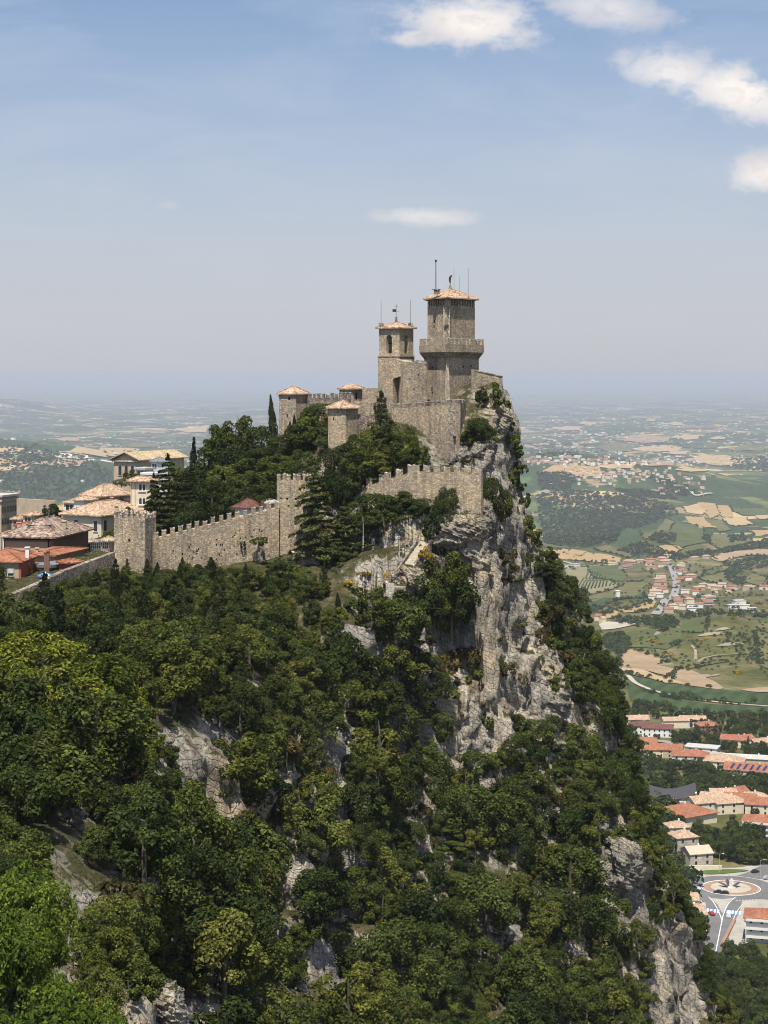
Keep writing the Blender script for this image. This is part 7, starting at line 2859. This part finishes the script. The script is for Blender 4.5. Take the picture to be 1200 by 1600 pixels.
vhouse(1176, 1196, 34, 12, 4.5, -14, BEIGE, CONCRETE, 1.6, 'gable', 0, 'long low warehouse with white metal roof', GB, 'warehouse', cat='building')
st_ = vhouse(1178, 1220, 32, 15, 6.0, -20, CREAM, TILE_R, 3.4, 'gable', 5, 'orange roofed building carrying rows of blue solar panels', GB, 'town_house')
for i in range(7):
    mb = MB()
    x = -12.5 + i * 4.0
    z = 6.0 + 3.4 * .5 + .42
    s_ = 3.4 / 7.5
    mb.add([(x, -6.6, 6.0 + 3.4 * (1 - 6.6 / 7.5) + .42), (x + 1.6, -6.6, 6.0 + 3.4 * (1 - 6.6 / 7.5) + .42), (x + 3.0, -1.6, 6.0 + 3.4 * (1 - 1.6 / 7.5) + .42), (x + 1.4, -1.6, 6.0 + 3.4 * (1 - 1.6 / 7.5) + .42)], [(0, 1, 2, 3)])
    me = bpy.data.meshes.new('solar_panel')
    me.from_pydata(mb.v, [], mb.f)
    me.materials.append(SOLAR)
    link_mesh('solar_panel', me, st_)
# hall with sweeping dark roof
q = hit(1050, 1266)
sw = empty('sports_hall', q, 'modern hall with dark sweeping roof and white gable wall', 'building', GB)
n = 9
SLATE = plain('dark_slate', (.055, .05, .055), .7, .3, .12, .3)
vs, fs = [], []
for i in range(n):
    f = i / (n - 1)
    x = q.x - 13 + f * 27
    z0_ = q.z + 9 + 3.2 * (abs(f - .45) * 2) ** 1.6 - 2.0
    for (dy, dz) in ((0, -1.4), (11, 1.2), (22, 0)):
        vs.append((x + dy * .12, q.y + dy, z0_ + dz))
for i in range(n - 1):
    for j in range(2):
        a = i * 3 + j
        fs.append((a, a + 3, a + 4, a + 1))
mb = MB()
mb.add(vs, fs)
mb.add([(a, b, c - .5) for a, b, c in vs], [f[::-1] for f in fs])
mb.build('roof', SLATE, sw)
mb = MB()
mb.box((q.x + 1.0, q.y + 10, q.z + 2.4), (24, 18, 7.6))
mb.build('walls', WHITEP, sw)
mb = MB()
mb.prism([(q.x + 4, q.y - 2.5), (q.x + 9.5, q.y - 2.0), (q.x + 9.4, q.y + 2), (q.x + 4, q.y + 2)], q.z - 1, q.z + 5.2)
mb.build('entrance_block', PALE, sw)
mb = MB()
mb.prism([(q.x + 13.2, q.y + .5), (q.x + 14.2, q.y + .5), (q.x + 16.4, q.y + 20), (q.x + 15.4, q.y + 20)], q.z - 1, [q.z + 9.6, q.z + 9.6, q.z + 10.5, q.z + 10.5])
mb.build('gable_wall', WHITEP, sw)
vhouse(1076, 1290, 25, 24, 5.5, 32, CREAM, TILE_R, 3.4, 'hip', 0, 'square building with plain bright orange hip roof before the dark hall', GB, 'market_hall', over=1.0, cat='building')
for (px, py, w, d, rz, rf__, sh, lab) in (
        (1104, 1272, 19, 13, 20, TILE, 'gable', 'rust roofed house next to the plain orange roof'),
        (1122, 1268, 17, 12, -25, TILE, 'gable', 'rust roofed house turned across its neighbours in the roof cluster'),
        (1142, 1272, 20, 14, 15, TILE, 'hip', 'house with wide rust hip roof in the middle of the roof cluster'),
        (1160, 1268, 17, 12, -15, TILE_R, 'gable', 'red roofed house in the roof cluster behind the big trees'),
        (1178, 1266, 20, 13, 10, TILE, 'hip', 'rust hip roofed house near the end of the roof cluster'),
        (1132, 1260, 15, 11, 0, TILE, 'gable', 'smaller rust roofed house at the back of the roof cluster'),
        (1150, 1258, 15, 11, 30, TILE_R, 'gable', 'small red roofed house at the back of the roof cluster'),
        (1200, 1276, 22, 14, -12, TILE_R, 'gable', 'orange roofed building at the far end of the roof cluster')):
    vhouse(px, py, w, d, 6.5, rz, CREAM, rf__, 2.8, sh, 3, lab, GB, 'town_house')
t = vhouse(1202, 1312, 24, 15, 9, -18, BEIGE, TILE_R, 2.6, 'hip', 4, 'orange roofed apartment house beyond the big round trees', GB, 'apartment_house', stories=3)
balconies(t, 24, 15, 9, 3)
# villa by the roundabout
vhouse(1070, 1334, 12, 11, 8.5, 18, PALE, TILE, 2.8, 'hip', 2, 'pale villa with rust hip roof overlooking the roundabout', GB, 'villa')
vhouse(1060, 1316, 11, 10, 8.0, 10, CREAM, TILE, 2.4, 'hip', 2, 'narrow cream house with rust roof behind the pale villa', GB, 'villa')
vhouse(1092, 1353, 12, 12, 6.2, 14, PALE, BEIGE, 2.4, 'gable', 2, 'pale wing with a grey sloping roof in front of the villa', GB, 'villa')
mb = MB()
a_, b_ = hit(1076, 1361), hit(1128, 1360)
gw = empty('garden_wall', a_, 'yellowish garden wall along the road below the villa', 'wall')
strip_wall(mb, (a_.x, a_.y), (b_.x, b_.y), a_.z - 1, b_.z - 1, a_.z + 2.6, b_.z + 2.4, .5)
mb.build('wall', CREAM, gw)
# houses in front
t = vhouse(1205, 1474, 18, 13, 10.5, -14, WHITEP, TILE_R, 2.6, 'hip', 4, 'apartment house with orange roof and three rows of white balconies near the crossing', GB, 'apartment_house', stories=3, over=1.0)
balconies(t, 18, 13, 10.5, 3)
vhouse(1086, 1452, 9, 13, 6.5, 6, CREAM, TILE, 2.4, 'gable', 2, 'cream house with rust roof wedged between cliff and street', GB, 'town_house')
vhouse(1078, 1425, 8, 9, 5.5, 0, CREAM, TILE, 2.0, 'gable', 0, 'small rust roofed house peeping from the cliff trees by the roundabout', GB, 'town_house')

# ------------------------------------------------------------------ roundabout and streets
RC = hit(1142, 1388)
rx, ry = RC.x, RC.y


def disc(r, n=40, cx=rx, cy=ry, sx=1.0):
    return [(cx + r * sx * math.cos(6.28318 * i / n), cy + r * math.sin(6.28318 * i / n)) for i in range(n)]


drape('pavement', [gp(1060, 1368), gp(1100, 1357), gp(1150, 1356), gp(1180, 1352), gp(1230, 1340), gp(1240, 1440), gp(1170, 1440), gp(1140, 1500), gp(1090, 1500), gp(1086, 1440), gp(1070, 1420)], PAVING, .10, 20)
drape('road', disc(21.5, 48), ASPHALT, .16, 20)
ribbon('road', [gp(1130, 1404), gp(1130, 1420), gp(1125, 1440), gp(1117, 1470), gp(1108, 1500)], lambda f: 17.5 - 10 * f, ASPHALT, .19)
ribbon('road', [gp(1160, 1374), gp(1185, 1366), gp(1225, 1345)], 11, ASPHALT, .205)
ribbon('road', [gp(1165, 1395), gp(1190, 1400), gp(1230, 1404)], 11, ASPHALT, .22)
ribbon('road', [gp(1118, 1395), gp(1090, 1404), gp(1070, 1412)], 11, ASPHALT, .235)
ribbon('road', [gp(1165, 1428), gp(1178, 1440), gp(1150, 1478)], 7, PAVING, .13)
field('lawn', [(1086, 1364), (1110, 1360), (1150, 1359), (1170, 1361), (1150, 1364), (1110, 1367)], LAWN, .34, 3, 10)
# kerbs, painted lines, splitter island
def ring(name, r0, r1, z0, z1, mat, n=48, kind='structure', parent=None, a0=0.0, a1=6.28318):
    mb = MB()
    zb = RC.z
    vs, fs = [], []
    for i in range(n + 1):
        a = a0 + (a1 - a0) * i / n
        for r, z in ((r0, z0), (r0, z1), (r1, z1), (r1, z0)):
            x, y = rx + r * math.cos(a), ry + r * math.sin(a)
            vs.append((x, y, float(gz(x, y)) + z))
        if i:
            b = 4 * i
            for k in range(3):
                fs.append((b - 4 + k, b + k, b + k + 1, b - 3 + k))
    mb.add(vs, fs)
    o = mb.build(name, mat, parent)
    if parent is None:
        tag(o, kind=kind)
    return o


ring('road_marking', 13.4, 13.75, .0, .27, PAINT)
ri = empty('roundabout_island', RC, 'round traffic island paved with pale gravel inside a brick ring', 'traffic island')
ring('kerb', 12.7, 13.1, 0, .36, PALE, parent=ri)
ring('brick_ring', 9.4, 12.7, 0, .33, BRICKP, parent=ri)
ring('gravel_bed', 0.05, 9.4, 0, .42, GRAVEL, parent=ri)
ring('kerb', 21.6, 22.0, 0, .28, PALE, 30, a0=.5, a1=2.75)
BRONZE = plain('dark_bronze', (.05, .052, .06), .45, .5, .2, .8)
scu = empty('sculpture', (rx, ry, RC.z + .4), 'sculpture of dark and white curved wings in the middle of the roundabout', 'sculpture')


def wing(cx, cy, ang, L, rise, w, mat, nm, lean):
    mb = MB()
    n = 10
    prev = None
    for i in range(n + 1):
        f = i / n
        x = cx + math.cos(ang) * L * f
        y = cy + math.sin(ang) * L * f
        z = RC.z + .45 + rise * math.sin(f * math.pi * .5) ** 1.5 + lean * f
        ww = w * math.sin(math.pi * (.12 + .86 * f)) + .08
        nx_, ny_ = -math.sin(ang), math.cos(ang)
        cur = [(x + nx_ * ww, y + ny_ * ww, z + .1), (x, y, z + .45 * ww + .1), (x - nx_ * ww, y - ny_ * ww, z + .1), (x, y, z - .25)]
        if prev:
            mb.add(prev + cur, [(k, (k + 1) % 4, 4 + (k + 1) % 4, 4 + k) for k in range(4)])
        prev = cur
    mb.build(nm, mat, scu, smooth=False)


wing(rx - .5, ry, R(150), 5.5, 1.2, 1.1, BRONZE, 'wing', .3)
wing(rx + .5, ry, R(15), 4.5, 1.6, 1.2, BRONZE, 'wing', .5)
wing(rx, ry - .5, R(75), 3.4, 2.4, .9, PALE, 'pale_wing', 1.0)
wing(rx - .6, ry + .4, R(115), 3.2, 2.6, .9, BRONZE, 'tall_wing', 1.2)
mb = MB()
mb.prism([(rx - 2, ry - 1.6), (rx + 2.4, ry - 1.3), (rx + 2.8, ry + 1.2), (rx - 1.6, ry + 1.6)], RC.z + .2, RC.z + .95, top=[(rx - 1.4, ry - 1), (rx + 1.8, ry - .8), (rx + 2, ry + .8), (rx - 1.1, ry + 1)])
mb.build('plinth', CONCRETE, scu)
field('traffic_island', [(1110, 1404), (1128, 1406), (1147, 1404), (1136, 1414), (1129, 1428), (1121, 1414)], PAVING, .30, 2, 8)


def line(pts, w=.3, lift=.26, mat=PAINT):
    return ribbon('road_marking', [gp(*p) for p in pts], w, mat, lift)


line([(1107, 1402), (1116, 1412), (1125, 1430), (1128, 1440)], .35)
line([(1149, 1403), (1138, 1413), (1131, 1428), (1128, 1440), (1118, 1490)], .35)
line([(1095, 1408), (1102, 1422), (1104, 1462)], .25)
line([(1160, 1414), (1148, 1432), (1133, 1478)], .25)
for i in range(9):
    line([(1150 + i * 5, 1408 - i * .3), (1152.6 + i * 5, 1407.9 - i * .3)], .4)
for i in range(7):
    line([(1104.5, 1432 + i * 6), (1104.6, 1434.5 + i * 6)], .25)
cross = None
for x0, x1, yy in ((1102, 1124, 1422.5), (1135, 1158, 1425)):
    nst = 8
    for i in range(nst):
        px = x0 + (x1 - x0) * (i + .5) / nst
        a = gp(px, yy - 2.6 + (.12 * (px - x0)))
        b = gp(px - .8, yy + 2.6 + (.12 * (px - x0)))
        ribbon('crossing_stripe', [a, b], .85, PAINT if i % 2 else PAINTB, .27)
# low wall and steps beside the street
a_, b_ = hit(1150, 1440), hit(1130, 1480)
sw2 = empty('retaining_wall', a_, 'low brick coloured wall beside the street below the crossing', 'wall')
mb = MB()
strip_wall(mb, (b_.x, b_.y), (a_.x, a_.y), a_.z - 1, b_.z - 1, b_.z + 1.0, a_.z + 1.0, 1.4)
mb.build('wall', BRICKP, sw2)


def street_lamp(px, py, h, label):
    q = hit(px, py)
    t = empty('street_lamp', q, label, 'lamp', 'lamps round the roundabout')
    mb = MB()
    mb.tube(q, q + Vector((0, 0, h)), .1, .06, 6)
    mb.tube(q + Vector((0, 0, h)), q + Vector((1.4, -.4, h + .5)), .06, .05, 5)
    mb.build('post', CONCRETE, t)
    mb = MB()
    mb.box(q + Vector((1.8, -.5, h + .5)), (1.0, .35, .18))
    mb.build('lamp_head', SHUTTER, t)


street_lamp(1124, 1364, 9, 'tall street lamp on the lawn in front of the big round trees')
street_lamp(1188, 1374, 9, 'tall street lamp at the far exit of the roundabout')
street_lamp(1120, 1452, 9, 'tall street lamp leaning over the street below the crossing')
street_lamp(1192, 1400, 8, 'street lamp by the exit on the near side of the roundabout')


def car(px, py, rz, paint, label, van=False, lift=.26):
    q = hit(px, py)
    t = empty('van' if van else 'parked_car', q + Vector((0, 0, lift)), label, 'van' if van else 'car', 'vehicles at the roundabout', rz=R(rz))
    L, Wd, H = (5.2, 2.0, 2.2) if van else (4.2, 1.75, 1.45)

    def put(nm, mb, mt, par=t, loc=(0, 0, 0)):
        me = bpy.data.meshes.new(nm)
        me.from_pydata(mb.v, [], mb.f)
        me.materials.append(mt)
        return link_mesh(nm, me, par, loc)
    hw = Wd / 2
    if van:
        prof = [(-L / 2, .35), (L / 2, .35), (L / 2, .95), (L * .42, 1.15), (L * .28, H), (-L / 2, H)]
        win = [(L * .41, 1.18), (L * .29, H - .15), (L * .12, H - .15), (L * .12, 1.2)]
    else:
        prof = [(-L / 2, .32), (L / 2, .32), (L / 2, .72), (L * .26, .88), (L * .12, H), (-L * .26, H), (-L * .42, .92), (-L / 2, .85)]
        win = [(L * .235, .9), (L * .11, H - .1), (-L * .25, H - .1), (-L * .38, .94)]
    mb = MB()
    k = len(prof)
    vs = []
    for s in (-1, 1):
        for (x, z) in prof:
            vs.append((x, s * hw * (.86 if z > 1.0 else 1.0), z))
    mb.add(vs, [tuple(range(k)), tuple(reversed(range(k, 2 * k)))] + [((i + 1) % k, i, k + i, k + (i + 1) % k) for i in range(k)])
    body = put('body', mb, paint)
    mb = MB()
    for s in (-1, 1):
        v4 = [(x, s * hw * (.885 if z > 1.0 else 1.012), z) for x, z in win]
        mb.add(v4, [(0, 1, 2, 3) if s < 0 else (3, 2, 1, 0)])
    fx0, fz0 = (L * .423, 1.16) if van else (L * .262, .89)
    fx1, fz1 = (L * .29, H - .1) if van else (L * .128, H - .06)
    mb.add([(fx0 + .02, -hw * .8, fz0), (fx0 + .02, hw * .8, fz0), (fx1 + .03, hw * .74, fz1), (fx1 + .03, -hw * .74, fz1)], [(0, 1, 2, 3)])
    put('windows', mb, GLASS, body)
    for sx in (-1, 1):
        for sy in (-1, 1):
            mb = MB()
            mb.tube((0, -.1, 0), (0, .1, 0), .32, .32, 10)
            put('wheel', mb, IRON, t, (sx * L * .31, sy * hw * .95, .32))
    for sy in (-1, 1):
        mb = MB()
        mb.box((L / 2 + .01, sy * hw * .7, .68), (.06, .3, .16))
        put('headlight', mb, PAINT, body)
    return t


def paint(name, col):
    m, nt, b = new_mat(name)
    b.inputs['Base Color'].default_value = (*col, 1)
    b.inputs['Roughness'].default_value = .3
    b.inputs['Specular IOR Level'].default_value = .5
    return m


CAR_R, CAR_W, CAR_K, CAR_S = paint('red_car_paint', (.35, .015, .015)), paint('white_car_paint', (.7, .7, .7)), paint('black_car_paint', (.02, .02, .024)), paint('silver_car_paint', (.35, .36, .38))
car(1112, 1430, 100, CAR_R, 'red car waiting at the zebra crossing')
car(1139, 1433, 75, CAR_W, 'white van driving off beside the splitter island', True)
car(1172, 1440, 10, CAR_W, 'white van parked by the apartment house', True)
car(1122, 1396, 165, CAR_K, 'black car on the roundabout, ahead of the other black one')
car(1132, 1397.5, 170, CAR_K, 'black car following close behind on the roundabout')
car(1180, 1364, 30, CAR_K, 'dark car coming down the far approach road')
car(1091, 1391, 95, CAR_S, 'silver car at the edge of the roundabout next to the cliff trees')
car(1199, 1374, 20, CAR_S, 'silver car waiting at the far exit')

# ------------------------------------------------------------------ trees of the valley
proto('valley_tree', LEAF_FAR, crown_broad, 9.0, 4.0, 4, Rr=4.0, H=8.0, z0=.8, lumps=40, n=1900, leaf=.85, trunk_r=.25)
proto('town_tree', LEAF_DARK, crown_broad, 10.5, 4.6, 3, Rr=4.6, H=9.4, z0=1.0, lumps=60, n=5200, leaf=.55, trunk_r=.3)


def on_valley(kind, px, py, s, sz=None, adj=None):
    """py: pixel row of the foot."""
    q = hit(px, py)
    return plant(kind, q.x, q.y, q.z, s, (sz or s) * nr.uniform(.9, 1.1), adj=adj)


for px, py, s in ((1100, 1330, 1.0), (1116, 1338, 1.05), (1132, 1342, 1.1), (1150, 1346, 1.2), (1170, 1350, 1.25), (1188, 1350, 1.1), (1140, 1328, 1.1), (1158, 1330, 1.2), (1178, 1332, 1.2), (1122, 1322, 1.0), (1108, 1314, .9), (1145, 1314, 1.1), (1168, 1316, 1.1), (1186, 1318, 1.0), (1082, 1318, .85), (1092, 1308, .9), (1062, 1296, .8), (1196, 1340, 1.0)):
    on_valley('town_tree', px, py, s)
for i in range(64):      # below the street, at the foot of the cliff
    for tr_ in range(30):
        px, py = nr.uniform(1075, 1215), nr.uniform(1500, 1660)
        if all((px - a.location.x * F / a.location.y - PX0) ** 2 + (py - PY0 - F * (CZ - a.location.z) / a.location.y) ** 2 * 2.2 > 13 ** 2 for a, kd, *_ in TREES[-64:] if kd == 'town_tree') and not (px < 1160 and py < 1500 + (1165 - px) * .1 and px > 1100):
            on_valley('town_tree', px, py, nr.uniform(.62, .98))
            break
AREAS = [   # (pixel outline, how many, size)
    ([(1015, 1200), (1060, 1196), (1130, 1212), (1215, 1226), (1215, 1262), (1150, 1248), (1090, 1256), (1050, 1238), (1020, 1236)], 92, (.75, 1.05)),
    ([(1000, 1118), (1040, 1126), (1080, 1118), (1120, 1120), (1215, 1124), (1215, 1165), (1150, 1156), (1120, 1150), (1060, 1132)], 62, (.7, 1.0)),
    ([(1040, 1152), (1080, 1150), (1130, 1158), (1215, 1178), (1215, 1190), (1140, 1182), (1060, 1162)], 40, (.7, 1.0)),
    ([(985, 1105), (1040, 1104), (1050, 1115), (990, 1128)], 22, (.6, .95)),
    ([(1000, 1195), (1020, 1190), (1060, 1200), (1040, 1212), (1010, 1210)], 12, (.7, .95)),
    ([(1005, 1130), (1215, 1136), (1215, 1300), (1150, 1296), (1040, 1262)], 50, (.4, .7)),
    ([(990, 1152), (1030, 1156), (1020, 1160), (990, 1160)], 8, (.4, .6)),
]
vn = 0
for poly, n, (s0, s1) in AREAS:
    xs, ys = [p[0] for p in poly], [p[1] for p in poly]
    done, tries = [], 0
    while len(done) < n and tries < n * 60:
        tries += 1
        px, py = nr.uniform(min(xs), max(xs)), nr.uniform(min(ys), max(ys))
        if not inside(np.array([px]), np.array([py]), poly)[0]:
            continue
        if any((px - a) ** 2 + ((py - b) * 2.2) ** 2 < 8.5 ** 2 for a, b in done):
            continue
        done.append((px, py))
        on_valley('valley_tree', px, py, nr.uniform(s0, s1))

# woods, hedges and lone trees farther off read as masses: one object
WOODS = [   # (pixel outline of the feet, trees, crown radius m, height m)
    ([(838, 775), (880, 765), (930, 770), (990, 775), (1050, 790), (1062, 805), (1030, 815), (1000, 825), (970, 832), (960, 850), (900, 858), (850, 850)], 2100, 7.0, 11),
    ([(720, 800), (850, 800), (905, 900), (960, 1010), (985, 1120), (1040, 1260), (1090, 1420), (1080, 1560), (900, 1560), (800, 1100)], 900, 6.0, 9),
    ([(838, 740), (880, 738), (905, 748), (890, 765), (845, 765)], 320, 8, 11), ([(960, 765), (1040, 768), (1060, 782), (1000, 778)], 260, 8, 11), ([(1010, 745), (1060, 752), (1100, 775), (1060, 775)], 160, 8, 10),
    ([(960, 862), (1000, 848), (1060, 868), (1100, 858), (1120, 866), (1060, 876), (1000, 872)], 260, 5, 9), ([(1100, 866), (1140, 856), (1215, 840), (1215, 856), (1150, 862)], 200, 6, 9), ([(1125, 880), (1200, 870), (1215, 885), (1150, 896)], 150, 5, 8),
    ([(1130, 900), (1150, 880), (1165, 905), (1160, 918), (1140, 912)], 90, 5, 8), ([(1010, 845), (1030, 832), (1062, 838), (1050, 854)], 80, 6, 10), ([(1136, 840), (1160, 834), (1166, 846), (1142, 850)], 45, 6, 10), ([(1096, 845), (1106, 836), (1112, 850)], 14, 6, 10),
    ([(912, 955), (960, 945), (1016, 938), (1020, 944), (960, 962), (930, 966)], 90, 3.6, 6), ([(1010, 978), (1050, 965), (1060, 980), (1030, 990)], 60, 5, 9), ([(950, 970), (1010, 962), (1030, 975), (990, 985)], 60, 4, 8), ([(945, 1000), (975, 992), (985, 1010), (975, 1024), (950, 1025)], 70, 5, 9),
    ([(1110, 955), (1200, 958), (1200, 968), (1110, 964)], 70, 4, 8), ([(1060, 962), (1110, 955), (1110, 964), (1064, 972)], 36, 4, 8), ([(1040, 872), (1200, 900), (1200, 950), (1060, 960), (1010, 955), (1000, 880)], 230, 3.6, 7),
    ([(1003, 1080), (1060, 1092), (1110, 1098), (1108, 1100), (1050, 1094), (1003, 1082)], 42, 2.6, 5), ([(1120, 1100), (1160, 1103), (1160, 1104), (1120, 1101)], 10, 1.6, 3),
    ([(975, 985), (1200, 965), (1205, 1060), (1100, 1050), (1000, 1020)], 190, 2.2, 3.5), ([(1130, 990), (1200, 985), (1205, 1040), (1160, 1035)], 80, 2.6, 4),
    ([(-20, 740), (60, 700), (130, 715), (180, 740), (175, 775), (60, 790), (-20, 790)], 900, 8, 12), ([(-20, 700), (60, 695), (90, 720), (-20, 735)], 260, 9, 12), ([(150, 700), (230, 690), (240, 712), (190, 735)], 160, 9, 12), ([(260, 690), (330, 680), (330, 700), (270, 705)], 80, 9, 12),
    ([(820, 700), (900, 690), (950, 705), (880, 715), (826, 712)], 200, 10, 12), ([(1000, 690), (1100, 694), (1100, 700), (1010, 700)], 140, 11, 13), ([(1140, 715), (1215, 712), (1215, 738), (1150, 735)], 260, 10, 12), ([(880, 880), (960, 872), (962, 882), (890, 886)], 36, 3.4, 6), ([(845, 855), (900, 860), (930, 868), (900, 872)], 20, 3.5, 6),
]
wp, wr = [], []
for poly, n, r, h in WOODS:
    xs, ys = [p[0] for p in poly], [p[1] for p in poly]
    c = 0
    while c < n:
        px, py = nr.uniform(min(xs), max(xs), 60), nr.uniform(min(ys), max(ys), 60)
        ok = inside(px, py, poly)
        for a, b in zip(px[ok], py[ok]):
            q = hit(a, b)
            wp.append((q.x, q.y, q.z))
            k = nr.uniform(.65, 1.2)
            wr.append((r * k, h * k, q.y))
            c += 1
            if c >= n:
                break
# hedgerow trees along the field borders
for nm, pp_, mt in FIELDS:
    if mt is GRAVEL:
        continue
    w_ = [hit(*p) for p in pp_]
    for a, b in zip(w_, w_[1:] + w_[:1]):
        if nr.uniform() < .5:
            continue
        L = (b - a).length
        for i in range(int(L / 9)):
            if nr.uniform() < .35:
                continue
            q = a.lerp(b, (i + nr.uniform()) * 9 / L)
            k = nr.uniform(.5, 1.3)
            wp.append((q.x + nr.normal() * 1.5, q.y + nr.normal() * 1.5, float(gz(q.x, q.y))))
            wr.append((3.2 * k, 5.5 * k, q.y))
wp, wr = np.array(wp), np.array(wr)
WV, WF, off = [], [], 0
for lo, hi, k in ((0, 2600, 90), (2600, 5200, 46), (5200, 90000, 22)):
    sel = (wr[:, 2] >= lo) & (wr[:, 2] < hi)
    P, Q = wp[sel], wr[sel]
    n = len(P)
    if not n:
        continue
    d = sphere_dirs(n * k, nr)
    d[:, 2] = np.abs(d[:, 2]) * 1.1 - .25
    rr = np.repeat(Q[:, 0], k)
    hh = np.repeat(Q[:, 1], k)
    p = np.repeat(P, k, 0) + np.stack([d[:, 0] * rr * nr.uniform(.6, 1.05, n * k), d[:, 1] * rr * nr.uniform(.6, 1.05, n * k), hh * .5 + d[:, 2] * hh * .5 * nr.uniform(.7, 1.05, n * k)], 1)
    nn = d + nr.normal(size=(n * k, 3)) * .35 + np.array([0, -.1, .3])
    sz = (rr * {90: .42, 46: .6, 22: .9}[k])[:, None]
    nrm = unit(nn)
    tt = unit(np.cross(nrm, nr.normal(size=nrm.shape)))
    bb = np.cross(nrm, tt)
    v = np.stack([p - tt * sz * .5, p + bb * sz * .4, p + tt * sz * .5, p - bb * sz * .4], 1).reshape(-1, 3)
    WV.append(v)
    WF.append(np.arange(len(v)).reshape(-1, 4) + off)
    off += len(v)
_tree_rand = np.concatenate([np.repeat(nr.randint(0, 3, int(((wr[:, 2] >= lo) & (wr[:, 2] < hi)).sum())), k) for lo, hi, k in ((0, 2600, 90), (2600, 5200, 46), (5200, 90000, 22))])
LEAF_FAR2 = leaf_mat('valley_leaf_light', (0.036, 0.050, 0.013), (0.060, 0.076, 0.020), (0.092, 0.105, 0.03), .15, .02)
LEAF_FAR3 = leaf_mat('valley_leaf_deep', (0.018, 0.031, 0.010), (0.030, 0.047, 0.014), (0.05, 0.068, 0.02), .15, .02)
tag(link_mesh('distant_woods', np_mesh('distant_woods', np.concatenate(WV), np.concatenate(WF), [LEAF_FAR, LEAF_FAR2, LEAF_FAR3], _tree_rand)), kind='stuff')
# yellow broom on the scrub slope
for (px, py, n, sx, sy) in ((1018, 1003, 16, 14, 4), (1032, 1008, 8, 8, 3), (1044, 1026, 10, 8, 3), (1152, 1052, 9, 7, 4), (1146, 966, 10, 16, 4), (1000, 999, 5, 6, 3), (1190, 950, 6, 8, 6), (1100, 1000, 4, 8, 3)):
    for i in range(n):
        on_valley('broom_bush', px + nr.normal() * sx * .5, py + nr.normal() * sy * .5, nr.uniform(1.6, 3.0), 1.8)
# ------------------------------------------------------------------ a label for every tree, from its look and where it stands
KIND_WORDS = {
    'oak_tree': ('green oak', 'tree', 'oaks of the mountain wood'), 'holm_oak': ('dark evergreen oak', 'tree', 'evergreen oaks of the mountain wood'), 'hornbeam_tree': ('olive green hornbeam', 'tree', 'hornbeams of the mountain wood'),
    'lime_tree': ('yellow green lime tree', 'tree', 'lime trees of the near wood'), 'maple_tree': ('bright green maple', 'tree', 'maples in the nearest corner'), 'shrub': ('green shrub', 'shrub', 'green shrubs'), 'dry_shrub': ('brownish shrub', 'shrub', 'brownish shrubs'),
    'hazel_bush': ('dark green bush', 'bush', 'dark green bushes of the slope'), 'green_bush': ('pale green bush', 'bush', 'pale green bushes by the rock'), 'red_bush': ('reddish bush', 'bush', 'reddish bushes'), 'broom_bush': ('yellow flowering broom', 'bush', 'yellow broom bushes'), 'pine_tree': ('dark pine', 'tree', 'pines of the mountain'),
    'cedar_tree': ('layered cedar', 'tree', 'cedars of the castle hill'), 'spruce_tree': ('pointed spruce', 'tree', 'spruces of the castle hill'), 'cypress_tree': ('slim cypress', 'tree', 'cypresses of the mountain'), 'valley_tree': ('rounded tree', 'tree', 'trees of the lower town'), 'town_tree': ('dark leafy tree', 'tree', 'large trees of the lower town')}


def place(px, py, y):
    if y > 500:
        if py < 1070:
            return 'on the scrub slope below the village'
        if py < 1128:
            return 'beside the green crop field'
        if py < 1190:
            return 'among the maroon and orange roofs'
        if py < 1265:
            return 'in the wood before the dark hall'
        if py < 1400:
            return 'behind the roundabout'
        return 'at the cliff foot below the street'
    if px < 240 and py < 860:
        return 'among the town houses'
    if py < 740:
        return 'in the castle wood' if px < 660 else 'on the rock beside the keep'
    if py < 870:
        return 'behind the long curtain wall' if px < 440 else 'under the lower battlements' if px < 760 else 'on the upper cliff'
    if py < 960 and px < 560:
        return 'just below the long curtain wall'
    if px > 560 and py < 960 and px < 780:
        return 'beside the pale stone steps'
    if py < 1100:
        return 'on the near western slope' if px < 260 else 'on the slope above the gullies' if px < 620 else 'on the bare cliff face' if px < 830 else 'on the steep outline over the valley'
    if py < 1260:
        return 'round the near rock outcrops' if px < 350 else 'in the shaded middle slope' if px < 680 else 'at the foot of the bare cliff'
    if py < 1420:
        return 'on the near rocky ridge' if px < 350 else 'between the lower gullies' if px < 700 else 'above the pale lower slab'
    return 'in the nearest corner' if px < 350 else 'beside the lowest gullies' if px < 700 else 'on the lowest slope over the street'


groups = {}
for rec in TREES:
    t, kind, px, py, y, s, adj = rec
    size = ('tall' if s > .98 else 'small' if s < .72 else 'middling') if kind not in ('shrub', 'dry_shrub', 'broom_bush', 'red_bush', 'green_bush', 'hazel_bush', 'cedar_tree', 'maple_tree') else 'low'
    if kind == 'cedar_tree':
        size = 'broad'
    if kind == 'maple_tree':
        size = 'leafy'
    groups.setdefault((size, kind, place(px, py, y)), []).append((px, t))
for (size, kind, where), v in groups.items():
    w, cat, grp = KIND_WORDS[kind]
    v.sort(key=lambda a: a[0])
    for i, (px, t) in enumerate(v):
        lab = '%s %s %s' % (size, w, where)
        if len(v) > 1:
            lab += ', %s from the left' % nth(i + 1) if len(v) > 2 else (', the left one' if i == 0 else ', the right one')
        tag(t, lab, cat, grp)
